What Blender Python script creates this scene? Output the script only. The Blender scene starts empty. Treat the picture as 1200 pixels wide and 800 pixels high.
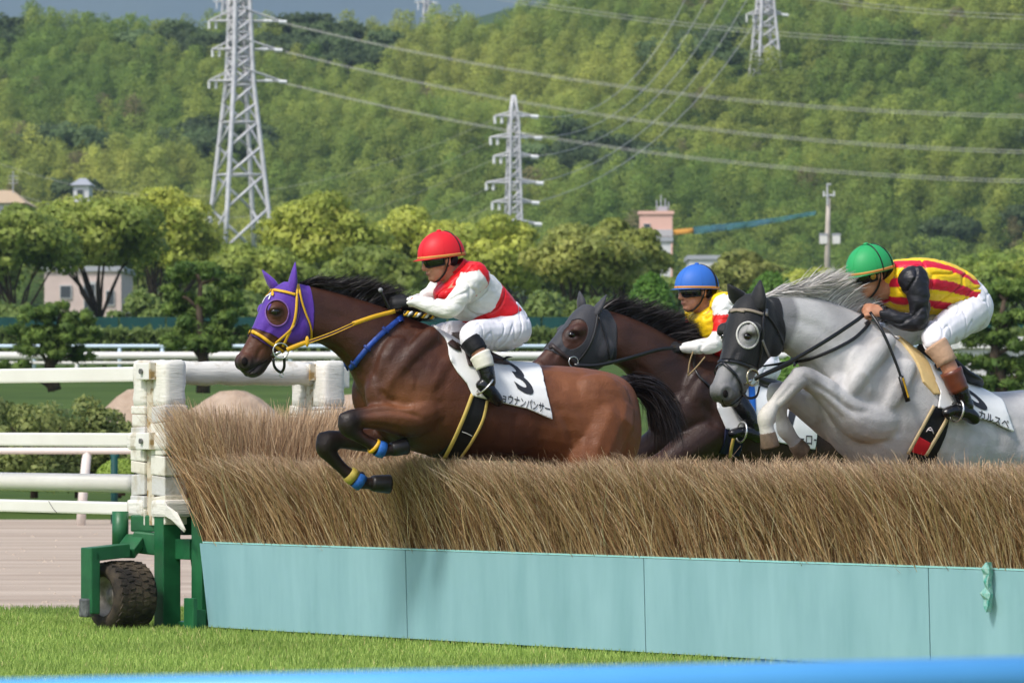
import bpy, bmesh, math, random
import numpy as np
from mathutils import Vector, Matrix
from mathutils.bvhtree import BVHTree

# ------------------------------------------------------------------ camera, sky, sun, exposure
scene = bpy.context.scene
C = scene.collection
F = 6666.667          # focal length in pixels of a 1200 px wide frame (200 mm lens)
HC = 1.23             # eye height
HY = 495.0            # horizon row

cam_data = bpy.data.cameras.new('camera')
cam_data.lens = 200.0
cam_data.sensor_width = 36.0
cam_data.shift_y = (HY - 400.0) / 1200.0
cam_data.clip_start = 0.5
cam_data.clip_end = 30000.0
cam_data.dof.use_dof = True
cam_data.dof.focus_distance = 31.0
cam_data.dof.aperture_fstop = 11.0
cam_data.dof.aperture_blades = 9
cam = bpy.data.objects.new('camera', cam_data)
C.objects.link(cam)
cam.location = (0, 0, HC)
cam.rotation_euler = (math.radians(90), 0, 0)
scene.camera = cam

SUN_EL, SUN_AZ = math.radians(52), math.radians(222)   # azimuth clockwise from +Y: behind the camera, to its left
world = bpy.data.worlds.new('World')
scene.world = world
world.use_nodes = True
wn = world.node_tree
bg = wn.nodes['Background']
sky = wn.nodes.new('ShaderNodeTexSky')
sky.sky_type = 'NISHITA'
sky.sun_disc = False
sky.sun_elevation = SUN_EL
sky.sun_rotation = SUN_AZ
sky.air_density = 1.0
sky.dust_density = 2.5
wn.links.new(sky.outputs[0], bg.inputs[0])
bg.inputs[1].default_value = 0.15
sun_data = bpy.data.lights.new('sun', 'SUN')
sun_data.energy = 2.1
sun_data.angle = math.radians(9.0)
sun_data.color = (1.0, 0.96, 0.90)
sun = bpy.data.objects.new('sun', sun_data)
C.objects.link(sun)
sdir = Vector((math.sin(SUN_AZ) * math.cos(SUN_EL), math.cos(SUN_AZ) * math.cos(SUN_EL), math.sin(SUN_EL)))
sun.rotation_euler = sdir.to_track_quat('Z', 'Y').to_euler()
sun.location = (0, 0, 60)
scene.view_settings.view_transform = 'Standard'
scene.view_settings.look = 'None'
scene.view_settings.exposure = 0.42
scene.view_settings.gamma = 1.0
scene.view_settings.use_curve_mapping = False
scene.render.engine = 'CYCLES'
scene.cycles.max_bounces = 6
scene.cycles.diffuse_bounces = 3
scene.cycles.transparent_max_bounces = 6

# ------------------------------------------------------------------ helpers
rng = np.random.default_rng(7)
random.seed(7)

def at(px, py, Y):
    return Vector(((px - 600.0) * Y / F, Y, HC + (HY - py) * Y / F))

def srgb(r, g, b):
    def c(x):
        x /= 255.0
        return x / 12.92 if x <= 0.04045 else ((x + 0.055) / 1.055) ** 2.4
    return (c(r), c(g), c(b), 1.0)

_mats = {}
def mat(name, col, rough=0.6, spec=0.4, noise=0.0, nscale=8.0, col2=None, bump=0.0, bscale=40.0, metal=0.0,
        attr=None, trans=0.0, coat=0.0, sheen=0.0, rand=0.0, ramp=(0.35, 0.65), stretch=None, bstretch=None, rvar=0.0, fine=0.0, fscale=220.0):
    if name in _mats:
        return _mats[name]
    m = bpy.data.materials.new(name)
    m.use_nodes = True
    nt = m.node_tree
    N, L = nt.nodes, nt.links
    bs = N['Principled BSDF']
    out = N['Material Output']
    bs.inputs['Roughness'].default_value = rough
    bs.inputs['Specular IOR Level'].default_value = spec
    bs.inputs['Metallic'].default_value = metal
    if coat: bs.inputs['Coat Weight'].default_value = coat
    if sheen:
        bs.inputs['Sheen Weight'].default_value = sheen
    col = tuple(col) + (1.0,) if len(col) == 3 else tuple(col)
    tc = N.new('ShaderNodeTexCoord')
    src = None
    if attr:
        a = N.new('ShaderNodeAttribute'); a.attribute_name = attr
        src = a.outputs['Color']
    if noise or col2 is not None:
        nz = N.new('ShaderNodeTexNoise')
        nz.inputs['Scale'].default_value = nscale
        nz.inputs['Detail'].default_value = 5.0
        nz.inputs['Roughness'].default_value = 0.6
        if stretch:
            mp = N.new('ShaderNodeMapping'); mp.inputs['Scale'].default_value = stretch
            L.new(tc.outputs['Object'], mp.inputs[0]); L.new(mp.outputs[0], nz.inputs['Vector'])
        else:
            L.new(tc.outputs['Object'], nz.inputs['Vector'])
        rp = N.new('ShaderNodeValToRGB')
        rp.color_ramp.elements[0].position = ramp[0]
        rp.color_ramp.elements[1].position = ramp[1]
        if src is None:
            c2 = col2 if col2 is not None else tuple(x * (1 - noise) for x in col[:3]) + (1.0,)
            c2 = tuple(c2) + (1.0,) if len(c2) == 3 else tuple(c2)
            rp.color_ramp.elements[0].color = c2
            rp.color_ramp.elements[1].color = col
            L.new(nz.outputs['Fac'], rp.inputs[0])
            src = rp.outputs[0]
        else:
            g = 1 - noise
            rp.color_ramp.elements[0].color = (g, g, g, 1)
            rp.color_ramp.elements[1].color = (1, 1, 1, 1)
            L.new(nz.outputs['Fac'], rp.inputs[0])
            mx = N.new('ShaderNodeMix'); mx.data_type = 'RGBA'; mx.blend_type = 'MULTIPLY'
            mx.inputs[0].default_value = 1.0
            L.new(src, mx.inputs[6]); L.new(rp.outputs[0], mx.inputs[7])
            src = mx.outputs[2]
    if rand:
        oi = N.new('ShaderNodeObjectInfo')
        hs = N.new('ShaderNodeHueSaturation')
        ma = N.new('ShaderNodeMapRange')
        ma.inputs[3].default_value = 1 - rand; ma.inputs[4].default_value = 1 + rand
        L.new(oi.outputs['Random'], ma.inputs[0]); L.new(ma.outputs[0], hs.inputs['Value'])
        if src is not None: L.new(src, hs.inputs['Color'])
        else: hs.inputs['Color'].default_value = col
        src = hs.outputs[0]
    if src is not None:
        L.new(src, bs.inputs['Base Color'])
    else:
        bs.inputs['Base Color'].default_value = col
    if bump:
        nb = N.new('ShaderNodeTexNoise')
        nb.inputs['Scale'].default_value = bscale
        nb.inputs['Detail'].default_value = 4.0
        if bstretch:
            mp2 = N.new('ShaderNodeMapping'); mp2.inputs['Scale'].default_value = bstretch
            L.new(tc.outputs['Object'], mp2.inputs[0]); L.new(mp2.outputs[0], nb.inputs['Vector'])
        else:
            L.new(tc.outputs['Object'], nb.inputs['Vector'])
        if rvar:
            rn = N.new('ShaderNodeTexNoise'); rn.inputs['Scale'].default_value = 14.0; rn.inputs['Detail'].default_value = 6.0
            L.new(tc.outputs['Object'], rn.inputs['Vector'])
            rm = N.new('ShaderNodeMapRange'); rm.inputs[1].default_value = 0.3; rm.inputs[2].default_value = 0.7
            rm.inputs[3].default_value = rough - rvar; rm.inputs[4].default_value = rough + rvar
            L.new(rn.outputs['Fac'], rm.inputs[0]); L.new(rm.outputs[0], bs.inputs['Roughness'])
        b = N.new('ShaderNodeBump')
        b.inputs['Strength'].default_value = 1.0
        b.inputs['Distance'].default_value = bump
        L.new(nb.outputs['Fac'], b.inputs['Height'])
        if fine:
            fn_ = N.new('ShaderNodeTexNoise'); fn_.inputs['Scale'].default_value = fscale; fn_.inputs['Detail'].default_value = 3.0
            L.new(tc.outputs['Object'], fn_.inputs['Vector'])
            b2 = N.new('ShaderNodeBump'); b2.inputs['Distance'].default_value = fine
            L.new(fn_.outputs['Fac'], b2.inputs['Height']); L.new(b.outputs[0], b2.inputs['Normal'])
            L.new(b2.outputs[0], bs.inputs['Normal'])
        else:
            L.new(b.outputs[0], bs.inputs['Normal'])
    if trans:
        tr = N.new('ShaderNodeBsdfTranslucent')
        if src is not None: L.new(src, tr.inputs[0])
        else: tr.inputs[0].default_value = col
        # light that passes through the leaf is added to what its upper side reflects
        ms = N.new('ShaderNodeAddShader')
        L.new(bs.outputs[0], ms.inputs[0]); L.new(tr.outputs[0], ms.inputs[1])
        if src is not None:
            sc_ = N.new('ShaderNodeMix'); sc_.data_type = 'RGBA'; sc_.blend_type = 'MULTIPLY'; sc_.inputs[0].default_value = 1.0
            sc_.inputs[7].default_value = (trans, trans, trans, 1); L.new(src, sc_.inputs[6]); L.new(sc_.outputs[2], tr.inputs[0])
        else: tr.inputs[0].default_value = tuple(x * trans for x in col[:3]) + (1,)
        L.new(ms.outputs[0], out.inputs[0])
    _mats[name] = m
    return m

def tag(o, label=None, cat=None, group=None, kind=None):
    if label: o['label'] = label
    if cat: o['category'] = cat
    if group: o['group'] = group
    if kind: o['kind'] = kind
    return o

def thing(name, loc, label, cat, group=None):
    o = bpy.data.objects.new(name, None)
    o.empty_display_size = 0.2
    o.location = loc
    C.objects.link(o)
    o['root'] = 1
    del o['root']
    return tag(o, label, cat, group)

def root_loc(o):
    while o.parent is not None:
        o = o.parent
    return Vector(o.location)

def mesh_np(name, V, Fc, smooth=False):
    """V (n,3) floats, Fc (m,k) ints or a list of index tuples"""
    me = bpy.data.meshes.new(name)
    if isinstance(Fc, np.ndarray):
        n, k = Fc.shape
        me.vertices.add(len(V)); me.loops.add(n * k); me.polygons.add(n)
        me.vertices.foreach_set('co', np.ascontiguousarray(V, dtype=np.float32).ravel())
        me.loops.foreach_set('vertex_index', np.ascontiguousarray(Fc, dtype=np.int32).ravel())
        me.polygons.foreach_set('loop_start', np.arange(0, n * k, k, dtype=np.int32))
        me.polygons.foreach_set('loop_total', np.full(n, k, dtype=np.int32))
        me.update(calc_edges=True)
    else:
        me.from_pydata([tuple(v) for v in V], [], [tuple(f) for f in Fc])
        me.update()
    if smooth:
        me.polygons.foreach_set('use_smooth', np.ones(len(me.polygons), dtype=bool))
    return me

def put(name, me, m=None, parent=None, world_coords=True):
    """links a mesh; world-space vertices are moved into the space of the thing they belong to"""
    if parent is not None and world_coords:
        me.transform(Matrix.Translation(-root_loc(parent)))
    o = bpy.data.objects.new(name, me)
    C.objects.link(o)
    if parent is not None:
        o.parent = parent
    if m is not None:
        if isinstance(m, (list, tuple)):
            for x in m: me.materials.append(x)
        else:
            me.materials.append(m)
    return o

class Geo:
    """collects simple solids into one mesh"""
    def __init__(s):
        s.V, s.Fc = [], []
    def add(s, V, Fc):
        b = len(s.V)
        s.V += [Vector(v) for v in V]
        s.Fc += [tuple(b + i for i in f) for f in Fc]
        return s
    def box(s, c, x, y, z):
        """centre and three half-axis vectors"""
        c, x, y, z = Vector(c), Vector(x), Vector(y), Vector(z)
        V = [c + a * x + b * y + d * z for d in (-1, 1) for b in (-1, 1) for a in (-1, 1)]
        Fc = [(0, 2, 3, 1), (4, 5, 7, 6), (0, 1, 5, 4), (2, 6, 7, 3), (0, 4, 6, 2), (1, 3, 7, 5)]
        if x.cross(y).dot(z) < 0: Fc = [f[::-1] for f in Fc]
        return s.add(V, Fc)
    def tube(s, pts, rad, n=8, cap=True, flat=1.0):
        V, Fc = tube_data(pts, rad, n, cap, flat)
        return s.add(V, Fc)
    def mesh(s, name, smooth=False, bevel=0.0):
        me = mesh_np(name, s.V, s.Fc, smooth)
        if bevel:
            bm = bmesh.new(); bm.from_mesh(me)
            bmesh.ops.bevel(bm, geom=list(bm.edges), offset=bevel, segments=2, affect='EDGES', profile=0.6)
            bm.to_mesh(me); bm.free()
        return me

def catmull(P, sub):
    """Catmull-Rom through the rows of P (n,k)"""
    P = np.asarray(P, float)
    if len(P) < 3 or sub < 2:
        return P
    Q = np.vstack([2 * P[0] - P[1], P, 2 * P[-1] - P[-2]])
    out = []
    for i in range(1, len(Q) - 2):
        p0, p1, p2, p3 = Q[i - 1], Q[i], Q[i + 1], Q[i + 2]
        for j in range(sub):
            t = j / sub
            out.append(0.5 * (2 * p1 + (p2 - p0) * t + (2 * p0 - 5 * p1 + 4 * p2 - p3) * t * t + (3 * p1 - p0 - 3 * p2 + p3) * t ** 3))
    out.append(Q[-2])
    return np.array(out)

def tube_data(pts, rad, n=8, cap=True, flat=1.0, ref=None):
    pts = [Vector(p) for p in pts]
    if not hasattr(rad, '__len__'): rad = [rad] * len(pts)
    V, Fc = [], []
    t0 = (pts[1] - pts[0]).normalized()
    up = Vector(ref) if ref is not None else (Vector((0, 0, 1)) if abs(t0.z) < 0.9 else Vector((1, 0, 0)))
    side = t0.cross(up).normalized()
    for i, p in enumerate(pts):
        a = pts[max(i - 1, 0)]; b = pts[min(i + 1, len(pts) - 1)]
        t = (b - a).normalized()
        side = (side - t * side.dot(t)).normalized()
        nn = side.cross(t)
        for k in range(n):
            an = 2 * math.pi * k / n
            V.append(p + side * math.cos(an) * rad[i] + nn * math.sin(an) * rad[i] * flat)
    for i in range(len(pts) - 1):
        for k in range(n):
            k2 = (k + 1) % n
            Fc.append((i * n + k, i * n + k2, (i + 1) * n + k2, (i + 1) * n + k))
    if cap:
        Fc.append(tuple(range(n))[::-1])
        Fc.append(tuple((len(pts) - 1) * n + k for k in range(n)))
    return V, Fc

def col_attr(me, cols, name='Col'):
    a = me.color_attributes.new(name, 'FLOAT_COLOR', 'POINT')
    c = np.ones((len(me.vertices), 4), np.float32)
    c[:, :cols.shape[1]] = cols
    a.data.foreach_set('color', c.ravel())
# ------------------------------------------------------------------ ground and far terrain
def ground_z(Y):
    return float(np.interp(Y, [0, 74, 82, 120, 150, 165, 200, 260, 420, 600, 9000], [0, 0, 0.25, 1.2, 2.2, 2.5, 4.0, 5.2, 8, 12, 12]))

def sheet(name, x0, x1, ys, m, z=None, nx=2, dz=0.0):
    xs = np.linspace(x0, x1, nx)
    V = [(x, y, (ground_z(y) if z is None else z) + dz) for y in ys for x in xs]
    Fc = [(j * nx + i, j * nx + i + 1, (j + 1) * nx + i + 1, (j + 1) * nx + i) for j in range(len(ys) - 1) for i in range(nx - 1)]
    o = put(name, mesh_np(name, V, Fc), m)
    return tag(o, kind='structure')

m_turf = mat('turf', srgb(112, 138, 46), 0.9, 0.1, nscale=0.9, col2=srgb(92, 122, 36), bump=0.02, bscale=30)
m_dirt = mat('dirt', srgb(192, 176, 158), 0.95, 0.1, nscale=1.1, col2=srgb(166, 149, 132), bump=0.06, bscale=4.0, stretch=(0.2, 1.0, 1), bstretch=(0.16, 1.6, 1))
m_field = mat('field', srgb(82, 102, 46), 0.95, 0.1, nscale=0.2, col2=srgb(60, 80, 34))
sheet('turf_track', -70, 70, [-12, 37.3], m_turf, z=0.0)
sheet('dirt_track', -220, 220, [-40, 20, 40, 60, 80], m_dirt, z=-0.03)
sheet('field', -600, 600, [74, 82, 90, 100, 110, 120, 135, 150, 165, 180, 200, 230, 260, 340, 420, 500, 600], m_field, dz=-0.03)
sheet('ground', -7000, 7000, [-500, 75, 600, 11000], m_field, z=-0.4)

# dirt clods and harrow ridges: shallow lumps over the track
def clods():
    n = 1500
    V, Fc = [], []
    for i in range(n):
        Y = 37.6 + 30 * random.random() ** 1.6
        X = random.uniform(-14, 10)
        r = random.uniform(0.008, 0.03)
        b = len(V)
        a0 = random.random() * 6
        for k in range(5):
            a = a0 + k * 2 * math.pi / 5
            V.append((X + r * math.cos(a) * random.uniform(0.7, 1.5), Y + r * math.sin(a), -0.035))
        V.append((X, Y, -0.03 + r * random.uniform(0.4, 0.8)))
        Fc += [(b + k, b + (k + 1) % 5, b + 5) for k in range(5)]
    o = put('dirt_clods', mesh_np('dirt_clods', V, Fc), m_dirt)
    tag(o, 'small brown clods scattered over the harrowed dirt track', 'dirt', kind='stuff')
clods()

# grass blades on the turf
def blades(name, n, sampler, h0, h1, w, m, lean=0.5, cols=None):
    P = sampler(n)
    ang = rng.uniform(0, 2 * np.pi, n)
    h = rng.uniform(h0, h1, n)
    la = rng.uniform(0, 2 * np.pi, n); lm = rng.uniform(0.1, lean, n) * h
    wx = np.cos(ang) * w; wy = np.sin(ang) * w
    lx = np.cos(la) * lm; ly = np.sin(la) * lm
    V = np.zeros((n, 5, 3))
    V[:, 0] = P + np.stack([-wx, -wy, np.zeros(n)], 1)
    V[:, 1] = P + np.stack([wx, wy, np.zeros(n)], 1)
    mid = P + np.stack([lx * 0.35, ly * 0.35, h * 0.6], 1)
    V[:, 2] = mid + np.stack([wx, wy, np.zeros(n)], 1) * 0.75
    V[:, 3] = mid + np.stack([-wx, -wy, np.zeros(n)], 1) * 0.75
    V[:, 4] = P + np.stack([lx, ly, h], 1)
    b = np.arange(n)[:, None] * 5
    quads = b + np.array([[0, 1, 2, 3]])
    tris = b + np.array([[3, 2, 4]])
    me = bpy.data.meshes.new(name)
    me.vertices.add(n * 5); me.loops.add(n * 7); me.polygons.add(n * 2)
    me.vertices.foreach_set('co', V.astype(np.float32).ravel())
    li = np.concatenate([quads, tris], 1).ravel()
    me.loops.foreach_set('vertex_index', li.astype(np.int32))
    st = (np.arange(n)[:, None] * 7 + np.array([[0, 4]])).ravel()
    me.polygons.foreach_set('loop_start', st.astype(np.int32))
    me.polygons.foreach_set('loop_total', np.tile([4, 3], n).astype(np.int32))
    me.update(calc_edges=True)
    c = rng.uniform(0, 1, n)[:, None]
    ca, cb = np.array(srgb(112, 138, 58)[:3]), np.array(srgb(158, 176, 92)[:3])
    cc = ca * (1 - c) + cb * c
    dry = rng.uniform(0, 1, n) < 0.03
    cc[dry] = np.array(srgb(190, 180, 120)[:3])
    patch = 0.82 + 0.22 * (0.5 + 0.5 * np.sin(P[:, 0] * 1.7 + np.sin(P[:, 1] * 0.9) * 2) * np.sin(P[:, 1] * 1.3 + 0.6 * P[:, 0]))
    cc = cc * patch[:, None]
    col_attr(me, np.repeat(cc, 5, 0))
    return put(name, me, m)

m_blade = mat('grass_blade', (0.2, 0.3, 0.08), 0.6, 0.25, attr='Col', trans=0.4)
def smp(n):
    Y = rng.uniform(25.5, 37.35, n)
    X = (rng.uniform(-170, 1000, n) - 600) * Y / F
    return np.stack([X, Y, np.full(n, -0.004)], 1)
o = blades('turf_grass', 170000, smp, 0.02, 0.055, 0.003, m_blade)
tag(o, 'short bright green grass of the turf track', 'grass', kind='stuff')

# ------------------------------------------------------------------ hills with a wood
def ridge_z(x_px):
    # ridge seen from the camera: image row of the crest
    return np.interp(x_px, [-900, -200, 0, 60, 120, 190, 260, 330, 420, 500, 560, 600, 640, 700, 900, 1300, 2200],
                     [60, 30, 22, 18, 22, 24, 22, 24, 26, 22, 26, 16, 2, -20, -60, -110, -160])

def hill_height(X, Y):
    px = X * F / 790.0 + 600
    top = HC + (HY - ridge_z(px)) * 790.0 / F - 3.2
    t = np.clip((Y - 585.0) / (790.0 - 585.0), 0, 1)
    prof = t * 0.9 + 0.1 * np.sin(t * np.pi / 2)
    z = 11.5 + (top - 11.5) * prof
    z = z + 1.6 * np.sin(X * 0.11 + Y * 0.05) * np.sin(t * np.pi) + 1.2 * np.sin(X * 0.043 - Y * 0.09 + 1) * np.sin(t * np.pi)
    back = np.clip((Y - 790.0) / 300.0, 0, 1)
    return z - back * 40

xs = np.linspace(-260, 260, 105); ys = np.linspace(585, 1000, 84)
XX, YY = np.meshgrid(xs, ys)
V = np.stack([XX, YY, hill_height(XX, YY)], -1).reshape(-1, 3)
nx = len(xs)
Fc = np.array([(j * nx + i, j * nx + i + 1, (j + 1) * nx + i + 1, (j + 1) * nx + i) for j in range(len(ys) - 1) for i in range(nx - 1)])
m_hill = mat('hill_floor', srgb(70, 88, 40), 0.95, 0.05, nscale=0.05, col2=srgb(56, 74, 32))
tag(put('hill', mesh_np('hill', V, Fc, True), m_hill), kind='structure')

def mountain(name, Y, px, rows, depth, m):
    V, Fc = [], []
    n = len(px)
    for k, (dy, s) in enumerate(((-depth, 0.0), (-depth * 0.6, 0.35), (-depth * 0.25, 0.75), (0, 1.0), (depth, 0.0))):
        for x, r in zip(px, rows):
            top = HC + (HY - r) * Y / F
            V.append(((x - 600) * Y / F, Y + dy, top * s * (1 + (0.06 * math.sin(x * 0.03 + k)) * (0 < s < 1)) - (1 if s == 0 else 0)))
    for k in range(4):
        for i in range(n - 1):
            Fc.append((k * n + i, k * n + i + 1, (k + 1) * n + i + 1, (k + 1) * n + i))
    return tag(put(name, mesh_np(name, V, Fc, True), m), kind='structure')
px = list(range(-900, 2200, 60))
m_far = mat('far_mountain', srgb(74, 92, 50), 0.95, 0.05, nscale=0.004, col2=srgb(58, 78, 40))
mountain('far_mountain', 9000, px, [-14 - 10 * math.sin(x * 0.006) - 6 * math.sin(x * 0.021 + 1) for x in px], 900, m_far)
m_mid = mat('mid_mountain', srgb(78, 98, 50), 0.95, 0.05, nscale=0.01, col2=srgb(56, 78, 38))
mountain('mid_mountain', 2300, px, [np.interp(x, [-900, 480, 560, 620, 700, 760, 2200], [60, 44, 20, 4, 6, 20, 40]) for x in px], 500, m_mid)

def leaf_cards(n_blobs, centers, radii, per, size, flat=0.75, up=0.25, jit=0.55, r=None, inner=0.25, squash=1.0):
    """leaf-clump faces over the surface and inside of many blobs; returns V (k,4,3)"""
    r = r or rng
    k = n_blobs * per
    d = r.normal(size=(k, 3)); d[:, 2] += up * 1.5
    d /= np.linalg.norm(d, axis=1)[:, None]
    rr = np.where(r.uniform(size=k) < inner, r.uniform(0.45, 0.9, k), r.uniform(0.86, 1.12, k))
    c = np.repeat(centers, per, 0); R = np.repeat(radii, per, 0)
    P = c + d * R * rr[:, None]
    nrm = d + r.normal(size=(k, 3)) * jit
    nrm /= np.linalg.norm(nrm, axis=1)[:, None]
    a = np.cross(nrm, r.normal(size=(k, 3))); a /= np.linalg.norm(a, axis=1)[:, None]
    b = np.cross(nrm, a)
    s = size * r.uniform(0.6, 1.35, k)[:, None]
    a = a * s; b = b * s * flat
    global LAST_N
    LAST_N = d + r.normal(size=(k, 3)) * 0.22
    return np.stack([P - a, P - b * 0.8, P + a, P + b * 0.8], 1)
LAST_N = None

def cards_mesh(name, Q, cols=None, nrm=None):
    k = len(Q)
    me = mesh_np(name, Q.reshape(-1, 3), np.arange(k * 4).reshape(k, 4))
    if cols is not None:
        col_attr(me, np.repeat(cols, 4, 0))
    if nrm is not None:
        # leaves shade with the side of the clump they grow on
        fn = np.empty(k * 3, np.float32); me.polygons.foreach_get('normal', fn); fn = fn.reshape(k, 3)
        nn = nrm / np.linalg.norm(nrm, axis=1)[:, None]
        me.polygons.foreach_set('use_smooth', np.ones(k, dtype=bool))
        flip = (fn * nn).sum(1) < 0
        li = np.empty(k * 4, np.int32); me.loops.foreach_get('vertex_index', li); li = li.reshape(k, 4)
        li[flip] = li[flip][:, ::-1]
        me.loops.foreach_set('vertex_index', li.ravel()); me.update(calc_edges=True)
        me.normals_split_custom_set(np.repeat(nn, 4, 0).tolist())
    return me

# far wood: individual crowns instanced over the hill (nobody could count it: one object)
def crown_proto(name, kind, seed, m):
    r = np.random.default_rng(seed)
    if kind == 'plume':
        nb = 13
        h = np.linspace(0, 1, nb) + r.normal(0, 0.04, nb)
        rad = 0.56 * np.clip(1.1 - h, 0.02, 1) ** 0.5
        an = r.uniform(0, 2 * np.pi, nb)
        cen = np.stack([np.cos(an) * rad * 0.8, np.sin(an) * rad * 0.8, 0.3 + h * 2.2], 1)
        w_ = 0.36 + 0.24 * np.clip(1.0 - h, 0, 1) ** 0.6
        radii = np.stack([w_, w_, np.full(nb, 0.55)], 1) * r.uniform(0.85, 1.1, (nb, 1))
        Q = leaf_cards(nb, cen, radii, 64, 0.085, flat=0.55, jit=0.7, r=r, up=0.3)
        ctr = Q.mean(1); out = ctr * np.array([1, 1, 0]) / 0.7 + np.array([0, 0, 0.25]) + np.array([0, 0, 1.0]) * (ctr[:, 2:3] / 2.8 - 0.4)
        LAST_N[:] = LAST_N * 0.45 + out * 0.9
    else:
        nb = 26
        d = r.normal(size=(nb, 3)); d /= np.linalg.norm(d, axis=1)[:, None]; d[:, 2] = np.abs(d[:, 2]) * 0.8
        cen = d * np.array([0.95, 0.95, 0.85]) * r.uniform(0.6, 1, (nb, 1)) + np.array([0, 0, 0.9])
        radii = np.ones((nb, 3)) * r.uniform(0.28, 0.45, (nb, 1)) * np.array([1, 1, 0.8])
        Q = leaf_cards(nb, cen, radii, 44, 0.11, jit=0.6, r=r)
    me = cards_mesh(name, Q, None, LAST_N)
    me.materials.append(m)
    return bpy.data.objects.new(name, me)

def instancer(name, P, S, protos, Rz, tint, label, cat):
    me = bpy.data.meshes.new(name)
    me.vertices.add(len(P)); me.vertices.foreach_set('co', P.astype(np.float32).ravel())
    def at_f(n, v, t='FLOAT'):
        a = me.attributes.new(n, t, 'POINT')
        a.data.foreach_set({'FLOAT': 'value', 'INT': 'value', 'FLOAT_VECTOR': 'vector', 'FLOAT_COLOR': 'color'}[t], v.ravel())
    at_f('scl', S.astype(np.float32), 'FLOAT_VECTOR'); at_f('rz', np.stack([rng.normal(0, 0.08, len(P)), rng.normal(0, 0.08, len(P)), Rz], 1).astype(np.float32), 'FLOAT_VECTOR')
    at_f('tint', np.concatenate([tint, np.ones((len(P), 1))], 1).astype(np.float32), 'FLOAT_COLOR')
    me.update()
    o = bpy.data.objects.new(name, me); C.objects.link(o)
    ng = bpy.data.node_groups.new(name, 'GeometryNodeTree')
    ng.interface.new_socket('Geometry', in_out='INPUT', socket_type='NodeSocketGeometry')
    ng.interface.new_socket('Geometry', in_out='OUTPUT', socket_type='NodeSocketGeometry')
    N, L = ng.nodes, ng.links
    gi = N.new('NodeGroupInput'); go = N.new('NodeGroupOutput')
    join = N.new('GeometryNodeJoinGeometry')
    for k, pr in enumerate(protos):
        oi = N.new('GeometryNodeObjectInfo'); oi.inputs['Object'].default_value = pr
        oi.inputs['As Instance'].default_value = True
        ip = N.new('GeometryNodeInstanceOnPoints')
        L.new(gi.outputs[0], ip.inputs['Points']); L.new(oi.outputs['Geometry'], ip.inputs['Instance'])
        for nm, sk in (('scl', 'Scale'), ('rz', 'Rotation')):
            na = N.new('GeometryNodeInputNamedAttribute'); na.data_type = 'FLOAT_VECTOR'; na.inputs['Name'].default_value = nm
            L.new(na.outputs[0], ip.inputs[sk])
        idx = N.new('GeometryNodeInputIndex')
        md = N.new('FunctionNodeCompare'); md.data_type = 'INT'; md.operation = 'EQUAL'
        mm = N.new('ShaderNodeMath'); mm.operation = 'MODULO'; mm.inputs[1].default_value = len(protos)
        L.new(idx.outputs[0], mm.inputs[0])
        md2 = N.new('FunctionNodeCompare'); md2.data_type = 'FLOAT'; md2.operation = 'EQUAL'
        L.new(mm.outputs[0], md2.inputs[0]); md2.inputs[1].default_value = float(k)
        N.remove(md)
        L.new(md2.outputs[0], ip.inputs['Selection'])
        L.new(ip.outputs[0], join.inputs[0])
    L.new(join.outputs[0], go.inputs[0])
    mod = o.modifiers.new('scatter', 'NODES'); mod.node_group = ng
    return tag(o, label, cat, kind='stuff')

def wood_material(name):
    m = bpy.data.materials.new(name); m.use_nodes = True
    N, L = m.node_tree.nodes, m.node_tree.links
    bs = N['Principled BSDF']; bs.inputs['Roughness'].default_value = 0.75; bs.inputs['Specular IOR Level'].default_value = 0.15
    a = N.new('ShaderNodeAttribute'); a.attribute_type = 'INSTANCER'; a.attribute_name = 'tint'
    tr = N.new('ShaderNodeBsdfTranslucent'); ms = N.new('ShaderNodeAddShader')
    L.new(a.outputs['Color'], bs.inputs['Base Color']); L.new(a.outputs['Color'], tr.inputs[0])
    L.new(bs.outputs[0], ms.inputs[0]); L.new(tr.outputs[0], ms.inputs[1]); L.new(ms.outputs[0], N['Material Output'].inputs[0])
    return m
m_wood = wood_material('wood_leaves')

def lump(X, Y, s, seed):
    r = np.random.default_rng(seed)
    v = np.zeros_like(X)
    for k in range(5):
        f = s * 1.7 ** k; a = r.uniform(0, 6.28, 4)
        v += 0.62 ** k * np.sin(X * f * math.cos(a[0]) + Y * f * 0.6 * math.sin(a[0]) + a[1]) * np.sin(X * f * math.cos(a[2]) + Y * f * 0.6 * math.sin(a[2]) + a[3])
    return v

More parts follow.
